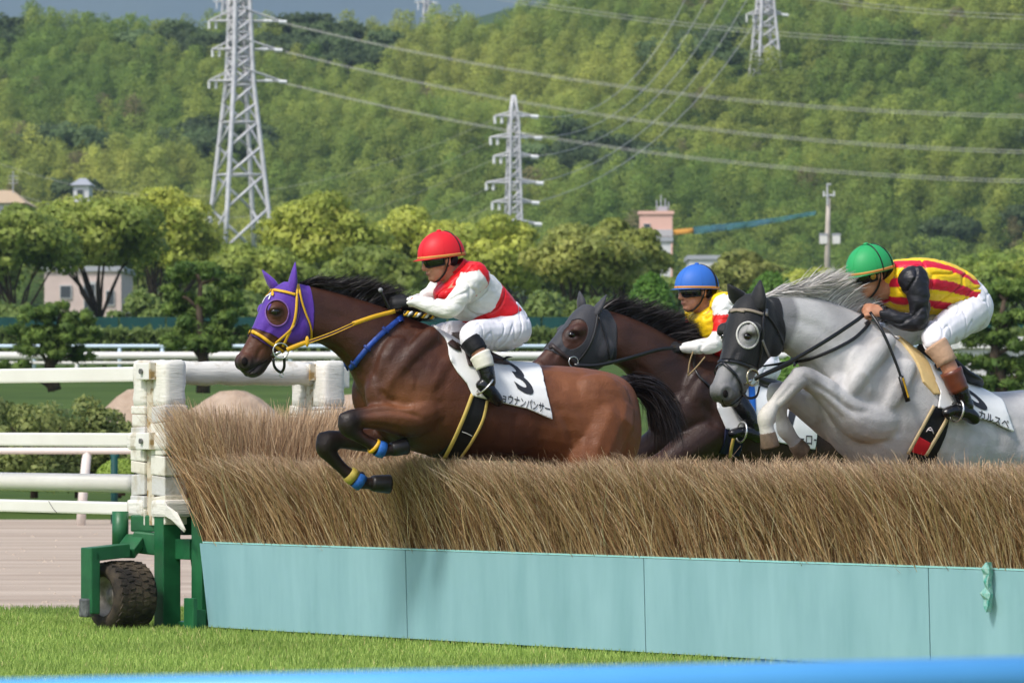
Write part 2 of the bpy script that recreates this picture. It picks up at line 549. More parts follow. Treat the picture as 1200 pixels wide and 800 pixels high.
def scatter_wood():
    n = 22000
    X = rng.uniform(-120, 120, n); Y = rng.uniform(586, 800, n)
    dark = lump(X, Y, 0.09, 3) + 0.35 * (Y > 765)
    isd = dark > 0.8
    # thin out neighbours: dart throwing on a grid
    cell = {}
    keep = []
    for i in range(n):
        g = 2.3 if not isd[i] else 3.4
        kx, ky = int(X[i] // 3.9), int(Y[i] // 3.9)
        ok = True
        for a in (-1, 0, 1):
            for b in (-1, 0, 1):
                for j in cell.get((kx + a, ky + b), ()):
                    if (X[i] - X[j]) ** 2 + (0.9 * (Y[i] - Y[j])) ** 2 < g * g: ok = False; break
                if not ok: break
            if not ok: break
        if ok:
            cell.setdefault((kx, ky), []).append(i); keep.append(i)
    k = np.array(keep); X, Y, isd, dark = X[k], Y[k], isd[k], dark[k]
    Z = hill_height(X, Y)
    nk = len(X)
    yel = lump(X, Y, 0.05, 11) + 0.35 * rng.normal(size=nk)
    t = np.clip(0.5 + 0.4 * yel, 0, 1)[:, None]
    lo, hi = np.array([0.115, 0.17, 0.034]), np.array([0.27, 0.285, 0.06])
    tint = lo * (1 - t) + hi * t
    # rusty, bare-ish crowns here and there
    rust = rng.uniform(size=nk) < 0.02
    tint[rust] = np.array([0.15, 0.135, 0.06])
    tint[isd] = np.array([0.062, 0.09, 0.034]) * rng.uniform(0.8, 1.5, (isd.sum(), 1))
    tint *= rng.uniform(0.82, 1.18, (nk, 1))
    s = rng.uniform(0.8, 1.3, nk)
    P = np.stack([X, Y, Z - 0.6], 1)
    b = ~isd
    S = np.stack([s * 2.15, s * 2.15, s * rng.uniform(1.15, 1.7, nk)], 1)
    pr = [crown_proto('bamboo_plume', 'plume', 20 + i, m_wood) for i in range(4)]
    instancer('hillside_bamboo', P[b], S[b], pr, rng.uniform(0, 6.28, b.sum()), tint[b], 'pale green bamboo wood covering the hillside', 'wood')
    S2 = np.stack([s * 2.6, s * 2.6, s * 2.4], 1)
    pr = [crown_proto('dark_crown', 'round', 40 + i, m_wood) for i in range(3)]
    instancer('hillside_evergreens', P[isd], S2[isd], pr, rng.uniform(0, 6.28, isd.sum()), tint[isd], 'dark evergreen trees in patches among the hillside bamboo', 'wood')
scatter_wood()

# ------------------------------------------------------------------ trees of the middle distance
m_bark = mat('bark', srgb(92, 80, 66), 0.9, 0.1, nscale=6, col2=srgb(58, 50, 42))
def leaf_mat(name, a, b):
    return mat(name, (0.1, 0.15, 0.03), 0.6, 0.2, attr='Col', trans=0.9)
m_leaf = leaf_mat('leaves', None, None)

def tree(name, label, px, Y, top_row, w_px, base_row=None, ca=(0.176, 0.218, 0.037), cb=(0.353, 0.365, 0.069), blobs=60, per=230, size=0.125,
         clear=0.28, group=None, seed=0, lean=0.0, crown_base=None):
    r = np.random.default_rng(seed + 100)
    X = (px - 600) * Y / F
    z0 = ground_z(Y) if base_row is None else HC + (HY - base_row) * Y / F
    ztop = HC + (HY - top_row) * Y / F
    H = ztop - z0
    R = w_px * Y / F / 2
    root = thing(name, (X, Y, z0), label, 'tree', group)
    cz = z0 + H * (clear + (1 - clear) * 0.5)
    rz = H * (1 - clear) * 0.5
    d = r.normal(size=(blobs, 3)); d /= np.linalg.norm(d, axis=1)[:, None]
    d[:, 2] = np.where(d[:, 2] < -0.3, -d[:, 2], d[:, 2])
    rr = r.uniform(0.45, 0.92, (blobs, 1))
    br = r.uniform(0.17, 0.30, (blobs, 1)) * min(R, rz * 1.5)
    cen = np.array([X + lean, Y, cz]) + d * rr * (np.array([R, R * 0.85, rz]) - 0.5 * br)
    radii = br * np.array([[1.15, 1.1, 0.72]])
    Q = leaf_cards(blobs, cen, radii, per, size, r=r, up=0.35, jit=0.6)
    t = np.clip(r.uniform(0, 1, blobs)[:, None] * 0.75 + 0.12, 0, 1)
    bc = np.array(ca) * (1 - t) + np.array(cb) * t
    cc = np.repeat(bc, per, 0) * r.uniform(0.75, 1.25, (blobs * per, 1))
    put('crown', cards_mesh('crown', Q, cc, LAST_N), m_leaf, root)
    g = Geo()
    tr = max(0.10, 0.022 * H)
    fork = Vector((X + r.normal() * 0.1, Y, z0 + H * clear * 0.75))
    base = Vector((X, Y, z0 - 0.1))
    mid = (base + fork) / 2 + Vector((r.normal() * 0.12, 0, 0))
    g.tube([base, base + Vector((0, 0, 0.3)), mid, fork], [tr * 1.35, tr, tr * 0.85, tr * 0.75], 8)
    put('trunk', g.mesh('trunk', True), m_bark, root)
    g = Geo()
    order = np.argsort(cen[:, 2])
    for i in list(order[:7]) + list(r.choice(blobs, 6, replace=False)):
        e = Vector(cen[i]); s = fork.lerp(base, r.uniform(0, 0.2))
        m1 = s.lerp(e, 0.35) + Vector((r.normal() * 0.1, r.normal() * 0.1, 0.12 * H * 0.3)); m2 = s.lerp(e, 0.7) + Vector((0, 0, 0.05 * H))
        g.tube([s, m1, m2, e], [tr * 0.55, tr * 0.4, tr * 0.26, tr * 0.12], 6)
    put('limbs', g.mesh('limbs', True), m_bark, root)
    return root

G = 'broadleaf trees in a row behind the track'
tree('broadleaf_tree', 'dark broadleaf tree with bare lower limbs behind the low cloud pine', 20, 205, 238, 165, clear=0.18, seed=1, ca=(0.115, 0.160, 0.032), cb=(0.231, 0.269, 0.058), group=G)
tree('broadleaf_tree', 'spreading broadleaf tree with several dark stems in front of the pinkish house', 118, 210, 216, 190, clear=0.2, seed=2, ca=(0.129, 0.173, 0.032), cb=(0.258, 0.288, 0.058), group=G)
tree('broadleaf_tree', 'tall rounded yellow-green tree partly hiding the foot of the large pylon', 190, 228, 212, 160, clear=0.08, seed=3, group=G)
tree('broadleaf_tree', 'dense broadleaf tree rising behind the tall cloud pine', 296, 215, 284, 150, clear=0.05, seed=4, ca=(0.129, 0.173, 0.032), cb=(0.251, 0.288, 0.058), group=G)
tree('broadleaf_tree', 'yellow-green tree directly behind the purple-hooded horse', 375, 225, 222, 175, clear=0.05, seed=5, group=G)
tree('broadleaf_tree', 'low broadleaf tree behind the raised mane of the purple-hooded horse', 440, 205, 282, 150, clear=0.05, seed=15, ca=(0.095, 0.134, 0.025), cb=(0.190, 0.224, 0.046), group=G)
tree('broadleaf_tree', 'pale-topped broadleaf tree behind the red-capped rider', 486, 240, 238, 160, clear=0.05, seed=6, group=G)
tree('broadleaf_tree', 'yellow-green broadleaf tree below the slender pylon', 575, 225, 246, 150, clear=0.05, seed=7, group=G)
tree('broadleaf_tree', 'olive broadleaf tree with a slanting bare trunk above the black-hooded bay horse', 668, 208, 262, 170, clear=0.22, seed=8, ca=(0.149, 0.179, 0.044), cb=(0.271, 0.275, 0.069), group=G, lean=0.3)
tree('broadleaf_tree', 'broadleaf tree rising in front of the pink stair tower', 722, 216, 252, 140, clear=0.08, seed=9, ca=(0.115, 0.147, 0.030), cb=(0.231, 0.243, 0.052), group=G)
tree('broadleaf_tree', 'small dusty green tree between the blue cap and the grey horse', 868, 240, 292, 110, clear=0.15, seed=10, ca=(0.115, 0.141, 0.032), cb=(0.224, 0.224, 0.058), group=G)
tree('broadleaf_tree', 'low green tree behind the mane of the grey horse', 955, 235, 312, 120, clear=0.12, seed=11, group=G)
tree('broadleaf_tree', 'low green tree behind the green-capped rider', 1070, 245, 300, 150, clear=0.12, seed=12, ca=(0.122, 0.179, 0.032), cb=(0.244, 0.288, 0.058), group=G)
tree('broadleaf_tree', 'broadleaf tree behind the dark pine on the grey horse side', 1170, 250, 292, 160, clear=0.12, seed=13, ca=(0.122, 0.179, 0.032), cb=(0.244, 0.288, 0.058), group=G)
tree('broadleaf_tree', 'broadleaf tree at the end of the row beyond the dark pine', 1270, 225, 250, 160, clear=0.2, seed=14, group=G)

G2 = 'second row of trees behind the track'
for k_, (x_, tp_, w_, nm_) in enumerate([(-40, 262, 150, 'deep green tree behind the tan-roofed house end of the row'), (165, 250, 170, 'deep green tree standing behind the pinkish house'), (262, 280, 120, 'deep green tree under the legs of the large pylon'),
        (348, 258, 130, 'deep green tree filling the gap above the ears of the purple hood'), (420, 256, 150, 'deep green tree above the mane of the purple-hooded horse'), (530, 262, 150, 'deep green tree beside the red cap'),
        (620, 272, 150, 'deep green tree at the foot of the slender pylon'), (700, 276, 120, 'deep green tree beside the glimpsed white house'), (810, 318, 120, 'deep green bush-like tree below the blue-green streamer'),
        (905, 306, 120, 'deep green tree above the black hood of the grey horse'), (1015, 304, 130, 'deep green tree behind the green cap'), (1120, 300, 130, 'deep green tree behind the striped silks'), (1215, 285, 150, 'deep green tree at the edge of the hillside bamboo')]):
    tree('broadleaf_tree', nm_, x_, 285, tp_, w_, clear=0.05, seed=60 + k_, ca=(0.095, 0.141, 0.030), cb=(0.204, 0.243, 0.052), group=G2, blobs=44, per=170, size=0.16)

def clipped_bush(name, label, px, Y, top_row, w_px, base_row, ca, cb, seed, n=4200, size=0.07, cat='shrub', group=None, depth=0.9, shaggy=False):
    r = np.random.default_rng(seed + 300)
    X = (px - 600) * Y / F; zt = HC + (HY - top_row) * Y / F; zb = HC + (HY - base_row) * Y / F
    root = thing(name, (X, Y, zb), label, cat, group)
    R = w_px * Y / F / 2
    if shaggy:
        nb = 26
        d = r.normal(size=(nb, 3)); d /= np.linalg.norm(d, axis=1)[:, None]; d[:, 2] = np.abs(d[:, 2])
        cen = np.array([X, Y, zb]) + d * np.array([R, R * depth, (zt - zb) * 0.86]) * r.uniform(0.6, 1.0, (nb, 1))
        Q = leaf_cards(nb, cen, np.full((nb, 3), R * 0.36) * r.uniform(0.7, 1.2, (nb, 1)), n // nb, size, r=r, up=0.5, jit=0.6, inner=0.2)
    else:
        Q = leaf_cards(1, np.array([[X, Y, zb]]), np.array([[R, R * depth, zt - zb]]), n, size, r=r, up=0.5, jit=0.6, inner=0.15)
    ok = Q[:, :, 2].mean(1) > zb - 0.1
    Q = Q[ok]
    c = np.array(ca) + (np.array(cb) - np.array(ca)) * r.uniform(0, 1, (len(Q), 1))
    put('foliage', cards_mesh('foliage', Q, c, LAST_N[ok]), m_leaf, root)
    g = Geo(); g.tube([(X, Y, zb - 0.2), (X, Y, zb + 0.4 * (zt - zb))], [0.06, 0.03], 6)
    for k in range(5):
        a = k * 1.256; g.tube([(X, Y, zb), (X + R * 0.5 * math.cos(a), Y + R * 0.4 * math.sin(a), zb + 0.6 * (zt - zb))], [0.03, 0.012], 5)
    put('stem', g.mesh('stem'), m_bark, root)
    return root
clipped_bush('round_shrub', 'bright green clipped round shrub behind the blue-capped rider', 763, 165, 327, 62, 395, (0.055, 0.12, 0.016), (0.10, 0.19, 0.03), 1)
clipped_bush('round_shrub', 'bright green low shrub between the blue cap and the black hood of the grey horse', 905, 180, 325, 70, 390, (0.055, 0.115, 0.016), (0.10, 0.185, 0.03), 2)
clipped_bush('round_shrub', 'green shrub glimpsed under the neck of the grey horse', 930, 120, 425, 100, 485, (0.06, 0.12, 0.018), (0.11, 0.2, 0.03), 3)
clipped_bush('grass_mound', 'smooth yellow-green clipped mound by the dirt track hedge', 142, 71.5, 540, 56, 562, (0.17, 0.24, 0.04), (0.23, 0.30, 0.06), 4, n=6000, size=0.022, cat='shrub')

for k_, (x_, row_, w_, nm_) in enumerate([(-30, 352, 90, 'at the end of the tree row'), (28, 350, 80, 'left of the pinkish house'), (165, 345, 80, 'right of the pinkish house'), (225, 340, 90, 'behind the tall cloud pine'), (300, 345, 90, 'behind the purple ears'),
        (385, 348, 100, 'behind the crest of the bay horse'), (470, 345, 90, 'behind the hands of the red-capped rider'), (560, 345, 90, 'behind the shoulder of the red-capped rider'), (640, 348, 90, 'behind the breeches of the red-capped rider'), (705, 350, 80, 'behind the ears of the charcoal hood')]):
    clipped_bush('undergrowth_bush', 'dark green undergrowth bush under the trees, ' + nm_, x_, 190, row_, w_ * 1.1, 402, (0.075, 0.115, 0.026), (0.15, 0.195, 0.05), 70 + k_, n=4200, size=0.11, shaggy=True, cat='bush', group='undergrowth below the tree row')

def cloud_pine(name, label, px, Y, pads, base_row, seed, group='cloud-pruned pines along the infield rail'):
    """pads: (px, row, half width px, half height px)"""
    r = np.random.default_rng(seed + 500)
    X = (px - 600) * Y / F; zb = HC + (HY - base_row) * Y / F
    root = thing(name, (X, Y, zb), label, 'pine', group)
    s = Y / F
    Qs, Cs, Ns = [], [], []
    g = Geo()
    top = min(p[1] for p in pads)
    trunk = [Vector((X, Y, zb - 0.1))]
    zt = HC + (HY - top) * s
    for k in range(1, 5):
        trunk.append(Vector((X + r.normal() * 0.10, Y + r.normal() * 0.08, zb + (zt - zb) * 0.23 * k)))
    g.tube(trunk, [0.15, 0.12, 0.10, 0.07, 0.04], 8)
    put('trunk', g.mesh('trunk', True), m_bark, root)
    g = Geo()
    for (x, row, hw, hh) in pads:
        cx, cz = (x - 600) * s, HC + (HY - row) * s
        cy = Y + r.uniform(-0.5, 0.5) * hw * s
        # each pad is a cushion of needle tufts
        m = max(5, int(hw * hh / 22))
        cc = np.stack([cx + r.uniform(-0.8, 0.8, m) * hw * s, cy + r.uniform(-0.8, 0.8, m) * hw * s * 0.9, cz + r.uniform(-0.35, 0.6, m) * hh * s], 1)
        rr = np.stack([np.full(m, 0.42), np.full(m, 0.42), np.full(m, 0.30)], 1) * (r.uniform(0.7, 1.2, (m, 1)) * hw * s * 0.62)
        q = leaf_cards(m, cc, rr, 110, 0.085, flat=0.28, jit=0.75, r=r, up=0.5)
        t = np.repeat(r.uniform(0, 1, (m, 1)), 110, 0)
        c = np.array([0.055, 0.10, 0.020]) * (1 - t) + np.array([0.125, 0.18, 0.035]) * t
        Ns.append(LAST_N); Qs.append(q); Cs.append(c * r.uniform(0.75, 1.25, (len(q), 1)))
        a = min(trunk, key=lambda v: abs(v.z - (cz - 0.3)))
        g.tube([a, a.lerp(Vector((cx, cy, cz)), 0.5) + Vector((0, 0, 0.08)), (cx, cy, cz)], [0.05, 0.04, 0.02], 6)
    put('limbs', g.mesh('limbs', True), m_bark, root)
    put('needles', cards_mesh('needles', np.concatenate(Qs), np.concatenate(Cs), np.concatenate(Ns)), m_leaf, root)
cloud_pine('cloud_pine', 'low broad cloud-pruned pine in front of the far white rails', 64, 122,
           [(45, 372, 26, 15), (92, 376, 24, 13), (30, 392, 22, 14), (60, 395, 34, 15), (100, 395, 22, 12), (45, 412, 26, 12), (85, 416, 28, 12), (62, 362, 20, 8), (14, 432, 24, 10)], 452, 1)
cloud_pine('cloud_pine', 'tall cloud-pruned pine in front of the far white rails, ahead of the purple-hooded horse', 238, 118,
           [(228, 322, 34, 15), (205, 345, 24, 13), (255, 352, 30, 14), (222, 365, 34, 14), (272, 372, 20, 12), (240, 385, 36, 14), (215, 402, 30, 13), (250, 405, 30, 12), (285, 392, 18, 10), (268, 330, 20, 12)], 455, 2)
cloud_pine('cloud_pine', 'dark layered pine behind the back of the green-capped rider', 1172, 110,
           [(1165, 345, 36, 14), (1195, 340, 28, 14), (1150, 372, 28, 12), (1190, 375, 34, 14), (1160, 398, 36, 14), (1205, 405, 30, 14), (1140, 425, 28, 12), (1180, 430, 36, 14), (1215, 440, 26, 14), (1230, 370, 28, 14), (1165, 452, 36, 12)], 482, 3)

# hedge shrubs behind the dirt track rail, each of them a bush of its own
def hedge():
    k = 0
    spots = [(-60, 455, 70), (-8, 458, 66), (40, 452, 72), (92, 462, 66), (138, 474, 56), (178, 482, 50), (222, 490, 46), (262, 494, 46), (302, 496, 46), (345, 494, 50), (392, 486, 52), (440, 484, 60)]
    names = ['at the far end of the hedge', 'beside the end bush of the hedge', 'tallest of the hedge, below the low cloud pine', 'left of the sandy mound',
             'at the foot of the sandy mound', 'just behind the nearer padded post', 'behind the high end of the brush', 'behind the middle of the padded rail',
             'behind the brush under the bay muzzle', 'behind the farther padded post', 'behind the tucked forelegs', 'last of the hedge behind the bay horse']
    for (x, row, w), nm in zip(spots, names):
        k += 1
        clipped_bush('hedge_bush', 'shaggy olive-green hedge bush ' + nm, x, 76 + (k % 3) * 0.4, row + 4, w * 1.75, 566, (0.085, 0.11, 0.03), (0.21, 0.235, 0.075), 20 + k, n=6500, size=0.04, shaggy=True, cat='bush', group='hedge bushes beyond the dirt track')
hedge()

g = Geo(); a_ = at(134, 556, 71); g.tube([Vector((a_.x, a_.y, -0.05)), Vector((a_.x, a_.y, at(134, 533, 71).z))], 0.045, 8)
g.tube([Vector((a_.x - 0.05, a_.y, at(134, 534, 71).z)), Vector((a_.x + 0.06, a_.y, at(134, 534, 71).z))], 0.03, 6)
tag(put('marker_post', g.mesh('marker_post', True), mat('teal_board', srgb(22, 74, 70), 0.6, 0.3, nscale=2, col2=srgb(16, 62, 60))), 'small dark teal marker post beside the yellow-green clipped mound', 'post')

# sandy mounds behind the hedge
def sand_mound(px, Y, top_row, w_px, label):
    X = (px - 600) * Y / F; zb = ground_z(Y); zt = HC + (HY - top_row) * Y / F
    R = w_px * Y / F / 2
    V, Fc = [], []
    n, mrings = 28, 9
    for j in range(mrings):
        t = j / (mrings - 1)
        for i in range(n):
            a = 2 * math.pi * i / n
            rr = t * R * (1 + 0.1 * math.sin(3 * a + px) + 0.05 * math.sin(7 * a))
            V.append((X + rr * math.cos(a), Y + rr * 0.6 * math.sin(a), zb - 0.1 + (zt - zb + 0.1) * (0.5 + 0.5 * math.cos(math.pi * t)) ** 0.7 + random.uniform(-0.03, 0.03) * (t > 0)))
    for j in range(mrings - 1):
        for i in range(n):
            i2 = (i + 1) % n
            Fc.append((j * n + i, j * n + i2, (j + 1) * n + i2, (j + 1) * n + i))
    o = put('sand_mound', mesh_np('sand_mound', V, Fc, True), mat('sand', srgb(186, 166, 146), 0.95, 0.1, nscale=2.5, col2=srgb(164, 142, 122), bump=0.04, bscale=8))
    tag(o, label, 'mound', 'sand mounds behind the hedge')
sand_mound(165, 88, 455, 260, 'pinkish sand mound behind the nearer padded post')
sand_mound(275, 89, 457, 260, 'pinkish sand mound showing between the two padded posts')
sand_mound(410, 90, 462, 240, 'pinkish sand mound behind the farther padded post')

# ------------------------------------------------------------------ rails of the far tracks
m_white = mat('white_paint', srgb(232, 230, 224), 0.45, 0.4, nscale=3, col2=srgb(220, 217, 208))
m_bluegrey = mat('pale_blue_paint', srgb(196, 214, 226), 0.45, 0.4)
m_pinkwhite = mat('warm_white_paint', srgb(228, 216, 206), 0.5, 0.4)
def far_rail(name, label, Y, x0, x1, rails, post_step, m, post_w, base_row, bent=0.0, post_at=None):
    s = Y / F
    X0, X1 = (x0 - 600) * s, (x1 - 600) * s
    root = thing(name, ((X0 + X1) / 2, Y, ground_z(Y)), label, 'rail')
    for (row, th) in rails:
        g = Geo(); z = HC + (HY - row) * s
        g.tube([(X0, Y, z), (X1, Y, z)], th * s / 2, 10)
        put('rail_bar', g.mesh('rail_bar', True), m, root)
    ztop = HC + (HY - rails[0][0]) * s
    zb = HC + (HY - base_row) * s
    xs_ = post_at if post_at else np.arange(x0 + 10, x1, post_step)
    w = post_w * s / 2
    for x in xs_:
        X = (x - 600) * s
        g = Geo()
        pts = [Vector((X - bent * s, Y, zb - 0.1)), Vector((X - bent * s * 0.55, Y + 0.002, zb + (ztop - zb) * 0.45)), Vector((X, Y + 0.02, ztop))]
        g.tube(pts, [w, w, w], 8)
        put('post', g.mesh('post', True), m, root)
    return root
far_rail('track_rail', 'warm white running rail with curved posts on the far side of the dirt track', 70, -700, 1500, [(528, 8)], 300, m_pinkwhite, 11, 612, bent=8, post_at=[-512, -205, 102, 409, 716, 1023, 1330])
far_rail('track_rail', 'pale blue-grey top rail of the turf track behind the cloud pines', 152, -520, 1720, [(405.5, 4.5)], 50, m_bluegrey, 4.5, 430)
far_rail('track_rail', 'thick white double rail just below the pale blue rail', 149, -520, 1720, [(416.5, 9), (425, 4)], 100, m_white, 5, 440)

def hedge_strip(name, label, Y, x0, x1, top_row, base_row, seed):
    r = np.random.default_rng(seed)
    s = Y / F
    n = int((x1 - x0) * 16)
    X = (r.uniform(x0, x1, n) - 600) * s; Z = HC + (HY - (base_row + (top_row - base_row) * np.sqrt(r.uniform(0, 1, n)))) * s
    yy = Y + r.uniform(-0.5, 0.5, n)
    P = np.stack([X, yy, Z + r.normal(0, 0.05, n)], 1)
    Q = leaf_cards(n, P, np.full((n, 3), 0.05), 1, 0.10, r=r, jit=0.8, up=0.6)
    c = np.array([0.07, 0.10, 0.022]) + r.uniform(0, 1, (n, 1)) * np.array([0.07, 0.08, 0.03])
    root = thing(name, (0, Y, ground_z(Y)), label, 'hedge')
    put('foliage', cards_mesh('foliage', Q, c), m_leaf, root)
    g = Geo(); g.box(((x0 + x1) / 2 * s - 600 * s, Y, HC + (HY - (top_row + base_row) / 2) * s), ((x1 - x0) / 2 * s, 0, 0), (0, 0.3, 0), (0, 0, (base_row - top_row) / 2 * s * 0.86))
    put('twigs', g.mesh('twigs'), mat('hedge_inside', srgb(60, 72, 34), 0.95, 0.05), root)
hedge_strip('clipped_hedge', 'long clipped hedge just above the pale blue rail', 165, -520, 1720, 387, 430, 5)

# teal board fence between hedge and trees
g = Geo(); Yf = 174; s = Yf / F
rootf = thing('board_fence', (0, Yf, ground_z(Yf)), 'dark teal board fence between the clipped hedge and the trees', 'fence')
for k in range(40):
    x0 = -520 + k * 55
    g = Geo(); g.box(((x0 + 27 - 600) * s, Yf, HC + (HY - 385) * s), (26.6 * s, 0, 0), (0, 0.03, 0), (0, 0, 13.5 * s))
    if k == 0: base_me = g.mesh('panel')
    put('panel', g.mesh('panel'), mat('teal_board', srgb(22, 74, 70), 0.6, 0.3, nscale=2, col2=srgb(16, 62, 60)), rootf)

# ------------------------------------------------------------------ buildings
def building(name, label, px0, px1, row_top, row_base, Y, depth, wall, roof, windows=(), roof_kind='flat'):
    s = Y / F
    X0, X1 = (px0 - 600) * s, (px1 - 600) * s
    zt, zb = HC + (HY - row_top) * s, HC + (HY - row_base) * s
    root = thing(name, ((X0 + X1) / 2, Y, zb), label, 'building')
    g = Geo(); g.box(((X0 + X1) / 2, Y + depth / 2, (zt + zb) / 2), ((X1 - X0) / 2, 0, 0), (0, depth / 2, 0), (0, 0, (zt - zb) / 2))
    put('wall', g.mesh('wall'), wall, root)
    g = Geo()
    if roof_kind == 'flat':
        g.box(((X0 + X1) / 2, Y + depth / 2, zt + 0.12), ((X1 - X0) / 2 + 0.12, 0, 0), (0, depth / 2 + 0.12, 0), (0, 0, 0.12))
    else:
        e = 0.35; rh = roof_kind
        V = [(X0 - e, Y - e, zt), (X1 + e, Y - e, zt), (X1 + e, Y + depth + e, zt), (X0 - e, Y + depth + e, zt),
             (X0 + (X1 - X0) * 0.3, Y + depth / 2, zt + rh), (X0 + (X1 - X0) * 0.7, Y + depth / 2, zt + rh)]
        g.add(V, [(0, 1, 5, 4), (1, 2, 5), (2, 3, 4, 5), (3, 0, 4), (3, 2, 1, 0)])
    put('roof', g.mesh('roof'), roof, root)
    m_fr = mat('window_frame', srgb(190, 190, 188), 0.4, 0.5); m_gl = mat('window_glass', srgb(60, 70, 78), 0.1, 0.6)
    for (a, b, r0, r1) in windows:
        wx0, wx1, z0, z1 = (a - 600) * s, (b - 600) * s, HC + (HY - r1) * s, HC + (HY - r0) * s
        g = Geo(); g.box(((wx0 + wx1) / 2, Y - 0.02, (z0 + z1) / 2), ((wx1 - wx0) / 2, 0, 0), (0, 0.06, 0), (0, 0, (z1 - z0) / 2))
        w = put('window', g.mesh('window'), m_fr, root)
        g = Geo(); g.box(((wx0 + wx1) / 2, Y - 0.085, (z0 + z1) / 2), ((wx1 - wx0) / 2 * 0.85, 0, 0), (0, 0.004, 0), (0, 0, (z1 - z0) / 2 * 0.85))
        put('pane', g.mesh('pane'), m_gl, w)
    return root
m_pinkwall = mat('pinkish_wall', srgb(216, 196, 186), 0.8, 0.2, nscale=1, col2=srgb(204, 184, 174))
m_whitewall = mat('white_wall', srgb(224, 222, 220), 0.8, 0.2, nscale=1, col2=srgb(210, 208, 206))
m_salmon = mat('salmon_wall', srgb(236, 190, 174), 0.8, 0.2)
m_roofgrey = mat('grey_roof', srgb(170, 172, 176), 0.6, 0.3); m_rooftan = mat('tan_roof', srgb(196, 172, 140), 0.7, 0.2)
building('house', 'pinkish white house behind the stems of the spreading tree', 52, 142, 318, 392, 262, 8, m_pinkwall, m_roofgrey, [(70, 84, 334, 350), (98, 112, 330, 372), (124, 134, 340, 358)])
building('house', 'small tan-roofed house with an aerial peeping over the far end of the trees', -30, 24, 238, 300, 330, 8, m_whitewall, m_rooftan, [(0, 10, 245, 254)], roof_kind=0.9)
building('shed', 'tiny pale hut at the foot of the bamboo hillside behind the trees', 86, 104, 217, 250, 570, 5, m_whitewall, m_roofgrey, [(90, 98, 222, 230)], roof_kind=0.8)
tw = building('stair_tower', 'salmon pink stair tower with aerials on its flat roof', 750, 788, 251, 330, 420, 2.4, m_salmon, m_salmon, [(754, 762, 262, 268)])
g = Geo(); s = 420 / F
for (x, h) in ((770, 16), (775, 22), (780, 18), (784, 14)):
    X = (x - 600) * s; zt = HC + (HY - 250) * s
    g.tube([(X, 421, zt), (X, 421, zt + h * s)], 0.05, 5)
g.box(((777 - 600) * s, 421, HC + (HY - 246) * s), (0.35, 0, 0), (0, 0.3, 0), (0, 0, 0.3))
put('aerial', g.mesh('aerial'), m_roofgrey, tw)
g = Geo(); g.box(((769 - 600) * s, 421.2, HC + (HY - 273) * s), (19.3 * s, 0, 0), (0, 1.26, 0), (0, 0, 4 * s))
put('band', g.mesh('band'), mat('grey_band', srgb(196, 190, 192), 0.7, 0.2), tw)
building('house', 'white house wall glimpsed through the tree below the stair tower', 728, 786, 283, 340, 300, 6, m_whitewall, m_roofgrey, [(745, 752, 292, 302), (764, 772, 292, 302)])
building('house', 'white low building behind the blue cap', 808, 850, 304, 340, 320, 6, m_whitewall, m_roofgrey, [(816, 824, 312, 320)])
g = Geo(); s = 330 / F; X = (10 - 600) * s
g.tube([(X, 333, HC + (HY - 236) * s), (X, 333, HC + (HY - 198) * s)], 0.035, 5)
for k, r_ in enumerate((204, 208, 212)):
    z = HC + (HY - r_) * s; g.tube([(X - 0.3, 333, z), (X + 0.3, 333, z)], 0.02, 4)
tag(put('aerial_mast', g.mesh('aerial_mast'), m_roofgrey), 'thin television aerial on the tan-roofed house', 'aerial')

# low infield sheds / rails glimpsed behind the grey horse
building('shed', 'low white roofed shed glimpsed behind the dark pine', 1130, 1240, 408, 440, 118, 2, m_whitewall, m_white, [(1150, 1160, 418, 428)])

